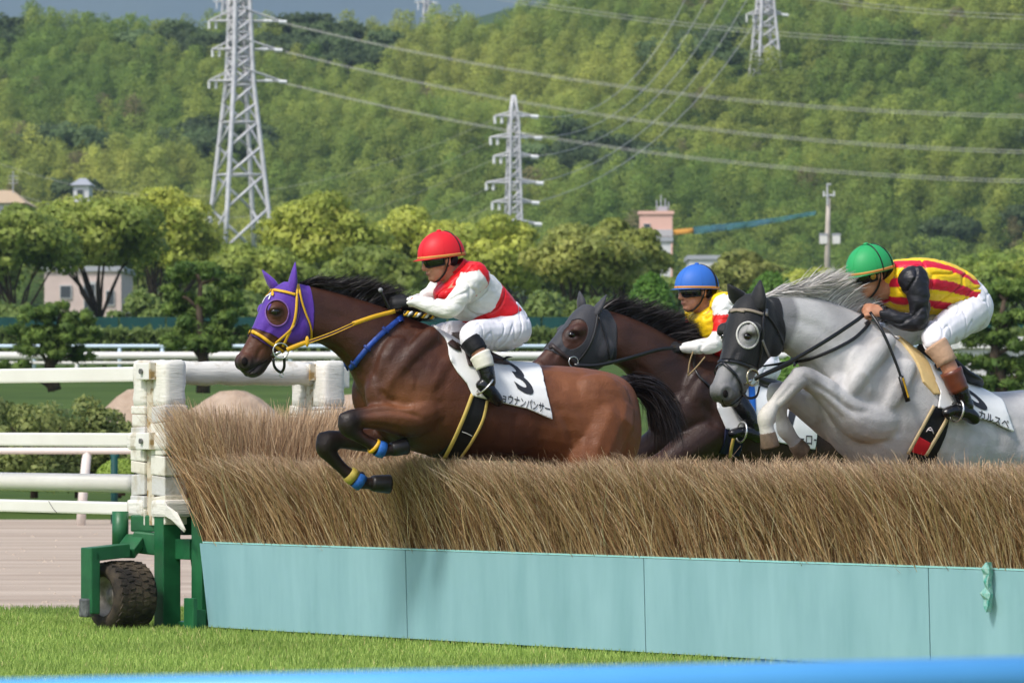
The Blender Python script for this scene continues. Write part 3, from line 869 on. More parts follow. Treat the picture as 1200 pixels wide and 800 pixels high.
# ------------------------------------------------------------------ pylons and wires
m_steel = mat('galvanised', srgb(214, 213, 214), 0.5, 0.4, nscale=1.5, col2=srgb(190, 189, 191))
m_ins = mat('insulator', srgb(225, 225, 225), 0.3, 0.5)
def beam(g, a, b, w):
    g.tube([a, b], w, 4)
def pylon(name, label, px, Y, row_base, row_top, levels, half, bays, thick, rot, arms, arm_thick, group=None):
    """half(h): half width in metres at 0..1 of the height; arms: (row, half length px left, right, rise px)"""
    s = Y / F
    X = (px - 600) * s
    zb, zt = HC + (HY - row_base) * s, HC + (HY - row_top) * s
    root = thing(name, (X, Y, zb), label, 'pylon', group)
    ca, sa = math.cos(rot), math.sin(rot)
    def pt(t, i, hw=None):
        w = half(t) if hw is None else hw
        x, y = [(-1, -1), (1, -1), (1, 1), (-1, 1)][i]
        return Vector((X + (x * ca - y * sa) * w, Y + (x * sa + y * ca) * w, zb + t * (zt - zb)))
    g = Geo()
    for i in range(4):
        g.tube([pt(t, i) for t in bays], thick, 5)
    put('leg_frame', g.mesh('leg_frame', True), m_steel, root)
    g = Geo()
    for j in range(len(bays) - 1):
        a, b = bays[j], bays[j + 1]
        for i in range(4):
            k = (i + 1) % 4
            g.tube([pt(a, i), pt(b, k)], thick * 0.6, 4)
            if b > 0.56: g.tube([pt(a, k), pt(b, i)], thick * 0.45, 4)
            if j % 2 == 1: g.tube([pt(b, i), pt(b, k)], thick * 0.45, 4)
    put('bracing', g.mesh('bracing', True), m_steel, root)
    for (row, l, r_, rise) in arms:
        z = HC + (HY - row) * s
        t = (z - zb) / (zt - zb)
        hw = half(min(t, 1))
        g = Geo()
        for sg, ln in ((-1, l), (1, r_)):
            e = Vector((X + sg * ln * s, Y + sg * ln * s * math.tan(rot) * 0.25, z))
            for yy in (-hw, hw):
                g.tube([Vector((X - sg * hw * 0.3, Y + yy, z)), e], arm_thick, 4)
                g.tube([Vector((X + sg * hw * 0.6, Y + yy, z + rise * s)), e], arm_thick * 0.8, 4)
            m1 = Vector((X + sg * (hw + (ln * s - hw) * 0.5), Y, z)); g.tube([m1, m1 + Vector((0, 0, rise * s * 0.5))], arm_thick * 0.7, 4)
        ar = put('cross_arm', g.mesh('cross_arm'), m_steel, root)
        g = Geo()
        e = Vector((X + r_ * s, Y, z)); g.tube([e + Vector((-0.3, 0, -0.05)), e + Vector((5 * s, 0, -1.2 * s))], arm_thick * 2.1, 6)
        g.tube([e + Vector((-22 * s, 0, 0.02)), e + Vector((-12 * s, 0, 0))], arm_thick * 1.8, 6)
        for dx in (0, 8):
            e = Vector((X - l * s + dx * s, Y, z)); g.tube([e, e + Vector((0.1 * s, 0, -9 * s))], arm_thick * 1.5, 6)
        ii = put('insulator', g.mesh('insulator'), m_ins, ar); ii['kind'] = 'stuff'
    return root

Yp = 440; sp = Yp / F
pylon('pylon', 'large steel lattice pylon with three arms rising behind the trees', 281, Yp, 292, -70, 0, lambda t: float(np.interp(t, [0, 0.55, 0.63, 1], [30, 12, 11, 7])) * sp,
      [0, 0.13, 0.24, 0.33, 0.41, 0.47, 0.53, 0.58, 0.62, 0.66, 0.70, 0.74, 0.78, 0.84, 0.9, 1.0], 0.20, math.radians(24),
      [(95, 36, 50, 14), (58, 32, 45, 12), (25, 36, 50, 14)], 0.075)
pylon('pylon', 'slender steel lattice pylon with six short arms in mid hillside', 602, 520, 275, 112, 0, lambda t: float(np.interp(t, [0, 0.8, 1], [8, 5, 1.2])) * 520 / F,
      [0, 0.08, 0.16, 0.24, 0.32, 0.4, 0.48, 0.56, 0.64, 0.72, 0.8, 0.9, 1.0], 0.13, math.radians(18),
      [(136, 22, 24, 5), (161, 27, 28, 5), (183, 23, 24, 5), (214, 32, 30, 5), (237, 25, 25, 5), (262, 10, 28, 5)], 0.10)
pylon('pylon', 'steel lattice pylon standing high on the wooded hill', 897, 700, 97, -60, 0, lambda t: float(np.interp(t, [0, 0.6, 1], [15, 7.5, 5])) * 700 / F,
      [0, 0.12, 0.23, 0.33, 0.42, 0.5, 0.57, 0.64, 0.7, 0.78, 0.86, 1.0], 0.2, math.radians(20), [(17, 22, 22, 7)], 0.09)
pylon('pylon', 'distant pylon top showing on the skyline behind the large pylon', 263, 1250, 30, -20, 0, lambda t: 2.5 * 1250 / F,
      [0, 0.2, 0.4, 0.6, 0.8, 1.0], 0.2, math.radians(20), [(2, 9, 9, 3)], 0.12)
pylon('pylon', 'distant pylon top showing on the skyline above the slender pylon', 499, 1250, 30, -20, 0, lambda t: 2.5 * 1250 / F,
      [0, 0.2, 0.4, 0.6, 0.8, 1.0], 0.2, math.radians(20), [(3, 9, 9, 3)], 0.12)

m_wire = mat('wire', srgb(190, 188, 180), 0.5, 0.4)
def wire(label, a, b, sag, r=0.045, n=14, group='power lines across the hill'):
    a, b = at(*a), at(*b)
    pts = []
    for i in range(n + 1):
        t = i / n
        p = a.lerp(b, t); p.z -= sag * 4 * t * (1 - t)
        pts.append(p)
    g = Geo(); g.tube(pts, r, 5)
    tag(put('power_line', g.mesh('power_line', True), m_wire), label, 'wire', group)
def wires():
    side = {0: 'upper strand', 3: 'lower strand'}
    for row, nm in ((25, 'top'), (58, 'middle'), (95, 'lowest')):
        yR = {25: 135, 58: 178, 95: 212}[row]
        for d in (0, 3.5):
            wire(f'power line from the {nm} arm of the large pylon, {"upper" if d == 0 else "lower"} strand of the pair', (334, row + 2 + d * 0.4, Yp), (1330, yR + d, 400), 2.0, 0.018)
    for k, (y0, y1) in enumerate(((-8, 46), (-4, 50), (-30, 15), (-34, 10))):
        wire(['pale wire crossing just below the high pylon, upper strand', 'pale wire crossing just below the high pylon, lower strand', 'pale wire across the top of the hill, lower strand', 'pale wire across the top of the hill, upper strand'][k],
             (560 if k < 2 else 800, y0, 480), (1330, y1 + 8, 440), 1.2, 0.018)
    wire('slack wire from the skyline pylon across the bamboo, upper strand', (499, 6, 1250), (1330, 84, 700), 8, 0.04)
    wire('slack wire from the skyline pylon across the bamboo, lower strand', (499, 10, 1250), (1330, 90, 700), 8, 0.04)
    ends = [(136, 812, -20), (161, 838, -20), (183, 862, -20), (214, 886, -20), (237, 912, -20)]
    nm = ['first', 'second', 'third', 'fourth', 'fifth']
    for k, (r0, x1, y1) in enumerate(ends):
        wire(f'wire climbing the hill from the {nm[k]} arm below the tip of the slender pylon', (602 + 26, r0, 520), (x1, y1, 720), 5.0, 0.034)
        wire(f'thin wire from the {nm[k]} arm below the slender pylon tip towards the large pylon', (602 - 24, r0 + 4, 520), (-40, r0 + 40 + k * 5, 620), 6.0, 0.014)
wires()

# utility pole
Yu = 300; s = Yu / F
root = thing('utility_pole', at(969, 360, Yu), 'concrete utility pole with transformer boxes behind the mane of the grey horse', 'pole')
m_conc = mat('concrete', srgb(206, 194, 180), 0.85, 0.15, nscale=3, col2=srgb(190, 178, 166))
g = Geo(); g.tube([at(969, 362, Yu), at(970, 270, Yu), at(971, 232, Yu)], [4.2 * s, 3 * s, 2.2 * s], 12); put('shaft', g.mesh('shaft', True), m_conc, root)
g = Geo(); g.tube([at(969.5, 240, Yu - 0.15), at(969.5, 215, Yu - 0.15)], 1.1 * s, 6); g.tube([at(969.5, 216, Yu - 0.15), at(974, 216, Yu - 0.15)], 0.9 * s, 5)
put('top_spike', g.mesh('top_spike'), m_steel, root)
g = Geo(); g.tube([at(965, 229, Yu - 0.1), at(978, 229, Yu - 0.1)], 1.2 * s, 6); put('cross_arm', g.mesh('cross_arm'), m_steel, root)
for x in (965.5, 977.5):
    g = Geo(); g.tube([at(x, 230.5, Yu - 0.1), at(x, 224, Yu - 0.1)], 1.0 * s, 6); put('insulator', g.mesh('insulator'), m_ins, root)
for x in (965, 980):
    g = Geo(); g.box(at(x, 281, Yu), (4.6 * s, 0, 0), (0, 4 * s, 0), (0, 0, 5 * s))
    bx_ = put('transformer_box', g.mesh('transformer_box', False, 0.03), m_white, root)
    g = Geo(); g.box(at(x, 274.6, Yu), (5 * s, 0, 0), (0, 4.4 * s, 0), (0, 0, 1.0 * s)); put('lid', g.mesh('lid'), m_roofgrey, bx_)

# blue and orange netting stretched from the stair tower
g = Geo(); n = 30
rootn = thing('streamer', at(790, 275, 415), 'long blue-green streamer with an orange end stretched from the stair tower', 'streamer')
def ribbon(x0, x1, f, w, m, nm):
    V, Fc = [], []
    for i in range(n + 1):
        x = x0 + (x1 - x0) * i / n
        yc = f(x); hw = w(x)
        V += [at(x, yc - hw, 415 + 0.3 * math.sin(x * 0.2)), at(x, yc + hw, 414.6 + 0.3 * math.sin(x * 0.2 + 1)), at(x, yc + hw, 414.8), at(x, yc - hw, 415.2 + 0.1)]
    for i in range(n):
        for k in range(4):
            Fc.append((i * 4 + k, i * 4 + (k + 1) % 4, i * 4 + 4 + (k + 1) % 4, i * 4 + 4 + k))
    put(nm, mesh_np(nm, V, Fc, True), m, rootn)
m_net = mat('blue_net', srgb(72, 116, 134), 0.8, 0.1, nscale=0.5, col2=srgb(70, 118, 104))
m_net.node_tree.nodes['Principled BSDF'].inputs['Alpha'].default_value = 0.55
fy = lambda x: 272 - (x - 790) * 0.135 + 2.5 * math.sin((x - 790) / 165 * math.pi)
ribbon(812, 956, fy, lambda x: 4.6 * (1 - 0.45 * (x - 812) / 144), m_net, 'blue_net')
ribbon(789, 813, fy, lambda x: 3.0, mat('orange_net', srgb(190, 140, 66), 0.8, 0.1, trans=0.3), 'orange_end')
# ------------------------------------------------------------------ movable brush fence
FO = Vector((-1.809, 33.5, 0.0))                    # left foot of the landing face
FT = Vector((0.560, -0.828, 0.0)).normalized()      # along the fence, towards the camera
FD = Vector((0.828, 0.560, 0.0)).normalized()       # through the fence, away from the landing side
UP = Vector((0, 0, 1))
def fp(t, d, z):
    return FO + FT * t + FD * d + UP * z
def t_of(px, d=0.0):
    k = (px - 600) / F
    b = FO + FD * d
    return (k * b.y - b.x) / (FT.x - k * FT.y)
def fbox(g, t0, t1, d0, d1, z0, z1):
    return g.box(fp((t0 + t1) / 2, (d0 + d1) / 2, (z0 + z1) / 2), FT * ((t1 - t0) / 2), FD * ((d1 - d0) / 2), UP * ((z1 - z0) / 2))

fence = thing('brush_fence', fp(2.0, 0.5, 0), 'long brown brush steeplechase fence with turquoise base panels and green wheeled frame', 'fence')
TH = 1.12
m_panel = mat('turquoise_panel', srgb(146, 186, 192), 0.42, 0.35, nscale=2.2, col2=srgb(124, 166, 172), bump=0.006, bscale=2.0, stretch=(2.0, 2.0, 0.35), ramp=(0.25, 0.7), rvar=0.12)
m_green = mat('green_paint', srgb(36, 104, 62), 0.4, 0.45, nscale=6, col2=srgb(28, 84, 50), bump=0.002, bscale=20)
m_dark = mat('dark_steel', srgb(40, 46, 42), 0.5, 0.4)
edges = [0.0, 2.19, 4.48, 6.88, 9.2, 11.5]
for a, b in zip(edges[:-1], edges[1:]):
    g = Geo()
    lean = 0.05
    # a slightly bowed sheet of board, top edge leaning outwards
    n = 8
    V, Fc = [], []
    for j, (z, d) in enumerate(((0.03, 0.0), (0.275, -0.007), (0.52, -0.014))):
        for i in range(n + 1):
            t = a + 0.004 + (b - a - 0.008) * i / n
            bow = 0.008 * math.sin(math.pi * i / n)
            V += [fp(t + (0.04 - 0.08 * j / 2) * (1 if a == 0 and i == 0 else 0), d - bow, z), fp(t, d - bow + 0.02, z)]
    W = (n + 1) * 2
    for j in range(2):
        for i in range(n):
            p = j * W + i * 2
            Fc += [(p, p + 2, p + W + 2, p + W), (p + 1, p + W + 1, p + W + 3, p + 3)]
    for i in range(n):
        p = i * 2; q = 2 * W + i * 2
        Fc += [(p, p + 1, p + 3, p + 2), (q, q + 2, q + 3, q + 1)]
    for j in range(2):
        for i in (0, n):
            p = j * W + i * 2
            Fc.append((p, p + W, p + W + 1, p + 1) if i == 0 else (p, p + 1, p + W + 1, p + W))
    g.add(V, Fc)
    me = g.mesh('base_panel', True)
    me.set_sharp_from_angle(angle=math.radians(40))
    put('base_panel', me, m_panel, fence)
# thin pale lip along the top of the boards, and the steel trough behind them
g = Geo(); fbox(g, 0.0, 11.5, -0.016, 0.02, 0.5225, 0.531); put('top_lip', g.mesh('top_lip'), mat('lip', srgb(150, 205, 200), 0.4, 0.4), fence)
g = Geo(); fbox(g, 0.02, 11.5, 0.12, TH - 0.05, 0.06, 0.44); put('trough', g.mesh('trough'), m_green, fence)
g = Geo(); fbox(g, 0.1, 11.5, 0.05, 0.10, 0.004, 0.05); put('skid_bar', g.mesh('skid_bar'), m_green, fence)

# the brush: a dense bed of stiff birch twigs
def top_h(t, d):
    rise = 0.31 * np.clip(1 - (t + 0.12) / 0.44, 0, 1) ** 0.35
    return 1.012 + rise * 1.1 + 0.015 * np.sin(t * 3.1) + 0.012 * np.sin(t * 7.3 + 2)
def twigs(name, n, d_lo, d_hi, t_lo, t_hi, front=True, thick=1.0):
    t = rng.uniform(t_lo, t_hi, n)
    u = rng.uniform(0, 1, n)
    d = d_lo + (d_hi - d_lo) * (u ** 1.7 if front else u)
    z0 = np.full(n, 0.44) + rng.uniform(0.0, 0.32, n) * (rng.uniform(0, 1, n) < 0.5)
    h = top_h(t, d) + rng.normal(0, 0.02, n) - 0.03 * (np.abs(d - 0.5) < 0.3)
    # tips splay outwards: the front leans to the landing side, the back the other way
    k = np.clip((0.42 - d) / 0.42, -1, 1)
    endfan = np.clip(1 - (t + 0.15) / 0.9, 0, 1)
    clump = np.sin(t * 2.3) * 0.5 + np.sin(t * 5.7 + 1.0) * 0.35 + np.sin(t * 13 + d * 9) * 0.25
    ld = -0.20 * k + rng.normal(0, 0.07, n) - 0.04 * clump
    lt = -0.02 - 0.06 * clump + rng.normal(0, 0.17, n) - 0.09 * endfan
    hz = h - z0
    fl = np.where(rng.uniform(0, 1, n) < 0.55, rng.uniform(0.55, 1.0, n), rng.uniform(0.93, 1.04, n))   # many end low on the face
    fl = np.where(d < 0.2, fl, rng.uniform(0.9, 1.04, n))
    if front:
        # most of the face is short stiff tips that poke out between the long twigs
        short = rng.uniform(0, 1, n) < 0.66
        sl = rng.uniform(0.10, 0.24, n)
        zs = 0.47 + (h - 0.47 - sl * 0.8) * np.sqrt(rng.uniform(0, 1, n))
        prog = np.clip((zs - 0.47) / np.maximum(h - 0.47, 0.1), 0, 1)
        d = np.where(short, 0.06 + rng.uniform(0, 0.10, n) - 0.17 * prog ** 1.5, d)
        t = np.where(short, t - 0.12 * endfan * prog, t)
        z0 = np.where(short, zs, z0); hz = np.where(short, sl * 0.86, hz); fl = np.where(short, 1.0, fl)
        ld = np.where(short, -sl * rng.uniform(0.25, 0.6, n), ld)
        lt = np.where(short, sl * (-0.30 - 0.25 * clump + rng.normal(0, 0.34, n) - 0.2 * endfan), lt)
    wild = rng.uniform(0, 1, n) < 0.02
    fl = np.where(wild, fl * rng.uniform(1.0, 1.08, n), fl); lt = np.clip(np.where(wild, lt * 1.6, lt), -0.42, 0.36)
    base = np.array(FO)[None] + t[:, None] * np.array(FT) + d[:, None] * np.array(FD); base[:, 2] += z0
    pts = []
    b1 = rng.normal(0, 0.03, (n, 2))
    for s in (0.0, 0.4, 0.75, 1.0):
        q = base.copy()
        sc = s ** 1.5
        q += (lt * sc * fl)[:, None] * np.array(FT) + (ld * sc * fl)[:, None] * np.array(FD)
        q += (b1[:, :1] * math.sin(s * math.pi)) * np.array(FT) + (b1[:, 1:] * math.sin(s * math.pi)) * np.array(FD)
        q[:, 2] += hz * s * fl
        pts.append(q)
    ang = rng.uniform(0, np.pi, n)
    w = np.cos(ang)[:, None] * np.array(FT) + np.sin(ang)[:, None] * np.array(FD)
    w = w * (rng.uniform(0.0009, 0.0024, n) * thick)[:, None]
    V = np.zeros((n, 8, 3))
    for j, (q, tp) in enumerate(zip(pts, (1.2, 1.0, 0.8, 0.35))):
        V[:, j * 2] = q - w * tp; V[:, j * 2 + 1] = q + w * tp
    b = np.arange(n)[:, None] * 8
    Q = np.concatenate([b + np.array([[0, 1, 3, 2]]), b + np.array([[2, 3, 5, 4]]), b + np.array([[4, 5, 7, 6]])], 0)
    me = mesh_np(name, V.reshape(-1, 3), Q)
    c = rng.uniform(0, 1, (n, 1))
    base_c = np.array(srgb(152, 116, 78)[:3]) * (1 - c) + np.array(srgb(208, 174, 130)[:3]) * c
    pale = rng.uniform(0, 1, n) < 0.16
    base_c[pale] = np.array(srgb(216, 194, 160)[:3])
    dk = rng.uniform(0, 1, n) < 0.25
    base_c[dk] = np.array(srgb(112, 76, 48)[:3])
    cc = np.repeat(base_c, 8, 0).reshape(n, 8, 3)
    # the weathered tips are bleached
    cc[:, 6:] = cc[:, 6:] * 0.6 + np.array(srgb(206, 184, 158)[:3]) * 0.4
    col_attr(me, cc.reshape(-1, 3))
    return me
m_twig = mat('twig', (0.3, 0.2, 0.1), 0.7, 0.25, attr='Col')
o = put('brush', twigs('brush', 120000, 0.03, 0.32, -0.04, 9.0), m_twig, fence); o['kind'] = 'stuff'
o = put('brush_top', twigs('brush_top', 26000, 0.25, TH, -0.12, 9.0, front=False, thick=1.2), m_twig, fence); o['kind'] = 'stuff'
o = put('brush_end', twigs('brush_end', 15000, 0.02, TH, -0.06, 0.5, front=False, thick=1.15), m_twig, fence); o['kind'] = 'stuff'
# packed twig butts inside
V, Fc = [], []
tt = np.linspace(-0.05, 11.4, 90)
for t in tt:
    h = 0.86 - 0.1 * max(0, 0.3 - t)
    V += [fp(t, 0.07, 0.3), fp(t, 0.05, h * 0.8), fp(t, 0.14, h), fp(t, TH - 0.16, h), fp(t, TH - 0.07, h * 0.8), fp(t, TH - 0.05, 0.3)]
for i in range(len(tt) - 1):
    for k in range(6):
        Fc.append((i * 6 + k, i * 6 + (k + 1) % 6, i * 6 + 6 + (k + 1) % 6, i * 6 + 6 + k))
Fc += [tuple(range(6))[::-1], tuple((len(tt) - 1) * 6 + k for k in range(6))]
put('brush_core', mesh_np('brush_core', V, Fc), mat('twig_core', srgb(120, 90, 56), 0.95, 0.05, nscale=60, col2=srgb(84, 60, 36), stretch=(6, 6, 0.5)), fence)

# ------------------------------------------------------------------ padded end posts and rails
m_pad = mat('padding_tape', srgb(226, 222, 212), 0.6, 0.25, nscale=9, col2=srgb(186, 176, 156), bump=0.004, bscale=22, bstretch=(0.5, 0.5, 3.0), ramp=(0.30, 0.46))
m_rail = mat('wing_rail', srgb(232, 229, 220), 0.4, 0.4, nscale=2.0, col2=srgb(224, 220, 210))
m_rust = mat('stained_plate', srgb(206, 196, 176), 0.5, 0.35, nscale=14, col2=srgb(150, 122, 74), ramp=(0.38, 0.5))
m_bolt = mat('bolt', srgb(120, 120, 118), 0.4, 0.5, metal=0.7)
tp = t_of(188)
def wrapped_column(root, t, d, w, z0, z1, seed):
    """column wrapped with tape: each turn of tape is a band of its own"""
    r = random.Random(seed)
    z = z0
    while z < z1 - 0.02:
        h = min(r.choice([0.075, 0.1, 0.12, 0.13]), z1 - z)
        g = Geo(); e = r.uniform(-0.003, 0.006)
        tl = r.uniform(-0.008, 0.008)
        g.box(fp(t + r.uniform(-0.003, 0.003), d, z + h / 2), FT * (w / 2 + e) + UP * tl, FD * (w / 2 + e), UP * (h / 2 - 0.0015))
        me = g.mesh('tape_band', False, 0.008)
        put('tape_band', me, mat('tape_%d' % r.randint(0, 3), [srgb(226, 222, 210), srgb(212, 207, 194), srgb(220, 214, 198), srgb(204, 202, 198)][r.randint(0, 3)], 0.5, 0.3, nscale=9, col2=srgb(180, 170, 148), bump=0.003, bscale=50, ramp=(0.25, 0.5)), root)
        z += h
def wing_post(name, label, d, seed, zb=0.62):
    root = thing(name, fp(tp, d, zb), label, 'post', 'padded end posts of the fence')
    w = 0.125
    for k, dt in enumerate((-0.135, 0.105)):
        wrapped_column(root, tp + dt, d, w + 0.03, zb, 1.33, seed + k)
        # top sleeve, cracked padding
        V, Fc = [], []
        rr = random.Random(seed + 40 + k)
        lv = [(1.325, .070), (1.335, .078), (1.37, .081), (1.42, .078), (1.47, .080), (1.52, .079), (1.57, .080), (1.595, .074), (1.602, .06)]
        for z, hw in lv:
            for i in range(16):
                a = 2 * math.pi * (i + .5) / 16
                cs, sn = math.cos(a), math.sin(a)
                e = 0.42
                x = math.copysign(abs(cs) ** e, cs); y = math.copysign(abs(sn) ** e, sn)
                j = rr.uniform(-.0028, .0028)
                V.append(fp(tp + dt + x * (hw + j), d + y * (hw + j), z + rr.uniform(-.003, .003)))
        for j in range(len(lv) - 1):
            for i in range(16):
                i2 = (i + 1) % 16
                Fc.append((j * 16 + i, j * 16 + i2, (j + 1) * 16 + i2, (j + 1) * 16 + i))
        Fc += [tuple(range(16))[::-1], tuple((len(lv) - 1) * 16 + i for i in range(16))]
        put('pad_sleeve', mesh_np('pad_sleeve', V, Fc, True), m_pad, root)
    g = Geo(); fbox(g, tp - 0.055, tp + 0.03, d - 0.06, d + 0.06, zb, 1.58); put('core_post', g.mesh('core_post'), m_rust, root)
    for z, hh in ((1.535, 0.05), (1.12, 0.05)):
        g = Geo(); fbox(g, tp - 0.085, tp + 0.065, d - 0.12, d - 0.075, z - hh, z + hh); pl = put('clamp_plate', g.mesh('clamp_plate', False, 0.006), m_white, root)
        g = Geo(); c = fp(tp - 0.01, d - 0.125, z); g.tube([c, c - FD * 0.012], 0.016, 8); put('bolt', g.mesh('bolt'), m_bolt, pl)
        g = Geo(); fbox(g, tp + 0.066, tp + 0.082, d - 0.118, d - 0.07, z - hh, z + hh); put('stained_edge', g.mesh('stained_edge'), m_rust, pl)
    for z in (1.12, 0.72):
        for k, (t0_, t1_) in enumerate(((-0.25, -0.06), (0.035, 0.215))):
            g = Geo(); fbox(g, tp + t0_, tp + t1_, d - 0.092, d + 0.092, z - 0.052, z + 0.052)
            put('rail_sleeve', g.mesh('rail_sleeve', False, 0.022), m_pad, root)
    return root
wing_post('padded_post', 'white tape-wrapped double post where the wing rails join, beside the brush end', 0.0, 3)
wing_post('padded_post', 'white tape-wrapped double post behind the chest of the leading bay horse', TH, 9)
# padded rail between the two posts
g = Geo()
pts = [fp(tp, 0.07 + (TH - 0.14) * i / 12, 1.525 + 0.004 * math.sin(i * 1.9)) for i in range(13)]
V, Fc = tube_data(pts, [0.071 + 0.003 * math.sin(i * 2.7) for i in range(13)], 16)
g.add(V, Fc)
r_ = put('padded_rail', g.mesh('padded_rail', True), m_pad)
tag(r_, 'thick white padded rail joining the tops of the two padded posts', 'rail')
# stub beyond the far post
g = Geo(); fbox(g, tp - 0.05, tp + 0.03, TH + 0.1, TH + 0.2, 1.44, 1.57)
tag(put('rail_stub', g.mesh('rail_stub', False, 0.01), m_rail), 'short white rail end past the farther padded post', 'rail')

def wing_rail(label, d, z0, z1, t_end, round_=False):
    g = Geo()
    if round_:
        g.tube([fp(-7.0, d, (z0 + z1) / 2), fp(t_end, d, (z0 + z1) / 2)], (z1 - z0) / 2, 20)
        me = g.mesh('wing_rail', True)
    else:
        fbox(g, -7.0, t_end, d - 0.035, d + 0.035, z0, z1)
        me = g.mesh('wing_rail', False, 0.012)
    tag(put('wing_rail', me, m_rail), label, 'rail', 'wing rails')
wing_rail('flat white wing rail at the height of the post tops', 0.0, 1.475, 1.565, tp - 0.14)
wing_rail('flat white wing rail at mid height of the padded post', 0.0, 1.085, 1.168, tp - 0.14)
wing_rail('lowest flat white wing rail with a thin crack line', 0.0, 0.675, 0.752, tp - 0.14)
wing_rail('round white pipe rail above the lowest wing rail', 0.45, 0.795, 0.912, t_of(157, 0.45), True)
g = Geo()
for k in range(2):
    pts = [fp(t_of(156 + 4 * k, 0.2), 0.2, z) + FT * (0.03 * math.sin((z - 0.7) * 7)) for z in np.linspace(0.72, 1.05, 9)]
    gg = Geo(); gg.tube(pts, 0.011, 7)
    tag(put('hydraulic_hose', gg.mesh('hydraulic_hose', True), m_dark), ['thin black hose at the open end of the round pipe rail', 'black hose squeezed between the padded post and the pipe rail hose'][k], 'hose', 'black hoses')
# crack line on lowest rail
g = Geo(); a = t_of(63)
g.tube([fp(a, -0.0365, 0.748), fp(a + 0.06, -0.0365, 0.70), fp(a + 0.1, -0.0365, 0.68)], 0.0022, 4)
tag(put('rope_end', g.mesh('rope_end'), m_dark), 'thin dark cord hanging over the lowest wing rail', 'cord')
# torn flap of tape at the brush foot
V = [fp(tp + 0.2, -0.09, 0.77), fp(tp + 0.24, -0.1, 0.74), fp(tp + 0.36, -0.1, 0.70), fp(tp + 0.47, -0.11, 0.60), fp(tp + 0.44, -0.1, 0.585), fp(tp + 0.3, -0.1, 0.655), fp(tp + 0.2, -0.09, 0.68)]
V2 = [v + FD * 0.006 for v in V]
n = len(V)
me = mesh_np('torn_tape', V + V2, [tuple(range(n)), tuple(range(n, 2 * n))[::-1]] + [(i, n + i, n + (i + 1) % n, (i + 1) % n) for i in range(n)])
tag(put('torn_tape', me, m_pad), 'torn white flap of tape hanging by the foot of the brush', 'tape')

# ------------------------------------------------------------------ green undercarriage of the fence
def gbox(name, c0, c1, d0, d1, z0, z1, m=m_green, bevel=0.006, par=None):
    g = Geo(); fbox(g, c0, c1, d0, d1, z0, z1)
    return put(name, g.mesh(name, False, bevel), m, par or fence)
tA, tB = t_of(195), t_of(213)
gbox('frame_leg', tA - 0.01, tA + 0.10, -0.08, 0.04, 0.02, 0.70)
gbox('frame_leg', t_of(224), t_of(224) + 0.12, 0.0, 0.12, 0.02, 0.70)
gbox('frame_foot', t_of(232), t_of(232) + 0.1, -0.09, 0.0, 0.02, 0.13)
gbox('foot_tray', t_of(236) - 0.02, t_of(236) + 0.09, -0.11, -0.08, 0.015, 0.20)
gbox('frame_tie', tA + 0.1, t_of(222), 0.0, 0.10, 0.42, 0.54)
gbox('frame_tie', tA - 0.02, t_of(222) + 0.02, 0.02, 0.14, 0.02, 0.05)
gbox('frame_leg', tA - 0.04, tA + 0.10, TH - 0.1, TH + 0.04, 0.02, 0.70)
gbox('end_beam', tp - 0.1, tp + 0.1, 0.1, TH - 0.05, 0.56, 0.68)
# swing arm to the wheel
wc = at(143, 699, 33.66); wc.z = 0.205
g = Geo()
def obox(g, a, b, w, h):
    a, b = Vector(a), Vector(b); d = (b - a); l = d.length; d.normalize()
    sd = d.cross(UP)
    sd = sd.normalized() if sd.length > 0.1 else FD.copy()
    u = sd.cross(d).normalized()
    return g.box((a + b) / 2, d * (l / 2), sd * (w / 2), u * (h / 2))
piv = at(160, 652, 33.95); piv.z = 0.52
arm_end = fp(tA + 0.0, 0.03, 0.50)
g = Geo(); obox(g, piv + UP * 0.0, arm_end, 0.14, 0.13); put('swing_arm', g.mesh('swing_arm', False, 0.01), m_green, fence)
g = Geo(); obox(g, piv + UP * 0.11 - FT * 0.05, arm_end + UP * 0.13, 0.05, 0.10); put('upper_arm', g.mesh('upper_arm', False, 0.01), m_green, fence)
g = Geo(); p0 = at(141, 600, 34.0); g.tube([Vector((p0.x, p0.y, 0.46)), Vector((p0.x, p0.y, 0.70))], 0.05, 14); put('pivot_tube', g.mesh('pivot_tube', True), m_green, fence)
AX = -FD    # wheel axle points to the landing side
g = Geo(); obox(g, wc + AX * 0.22 + UP * 0.25, wc - AX * 0.02 + UP * 0.27, 0.13, 0.08); put('fork_bridge', g.mesh('fork_bridge', False, 0.008), m_green, fence)
g = Geo(); obox(g, wc + AX * 0.215 + UP * 0.29 , wc + AX * 0.215 - UP * 0.10, 0.06, 0.13); put('fork_plate', g.mesh('fork_plate', False, 0.008), m_green, fence)
g = Geo(); obox(g, wc + AX * 0.24 - UP * 0.12, wc + AX * 0.24 - UP * 0.01, 0.06, 0.09); put('axle_cap', g.mesh('axle_cap', False, 0.012), mat('grey_cap', srgb(110, 112, 112), 0.5, 0.4, nscale=30, col2=srgb(70, 72, 72)), fence)
g = Geo(); obox(g, wc - AX * 0.02 + UP * 0.25, piv + UP * 0.02, 0.12, 0.06); put('pivot_plate', g.mesh('pivot_plate', False, 0.008), m_green, fence)
for k in range(2):
    pts = [fp(t_of(216 + 3 * k), 0.05, z) + FT * 0.035 * math.sin((z - 0.1) * 9 + k) for z in np.linspace(0.12, 0.5, 10)]
    g = Geo(); g.tube(pts, 0.010, 7); put('brake_hose', g.mesh('brake_hose', True), m_dark, fence)
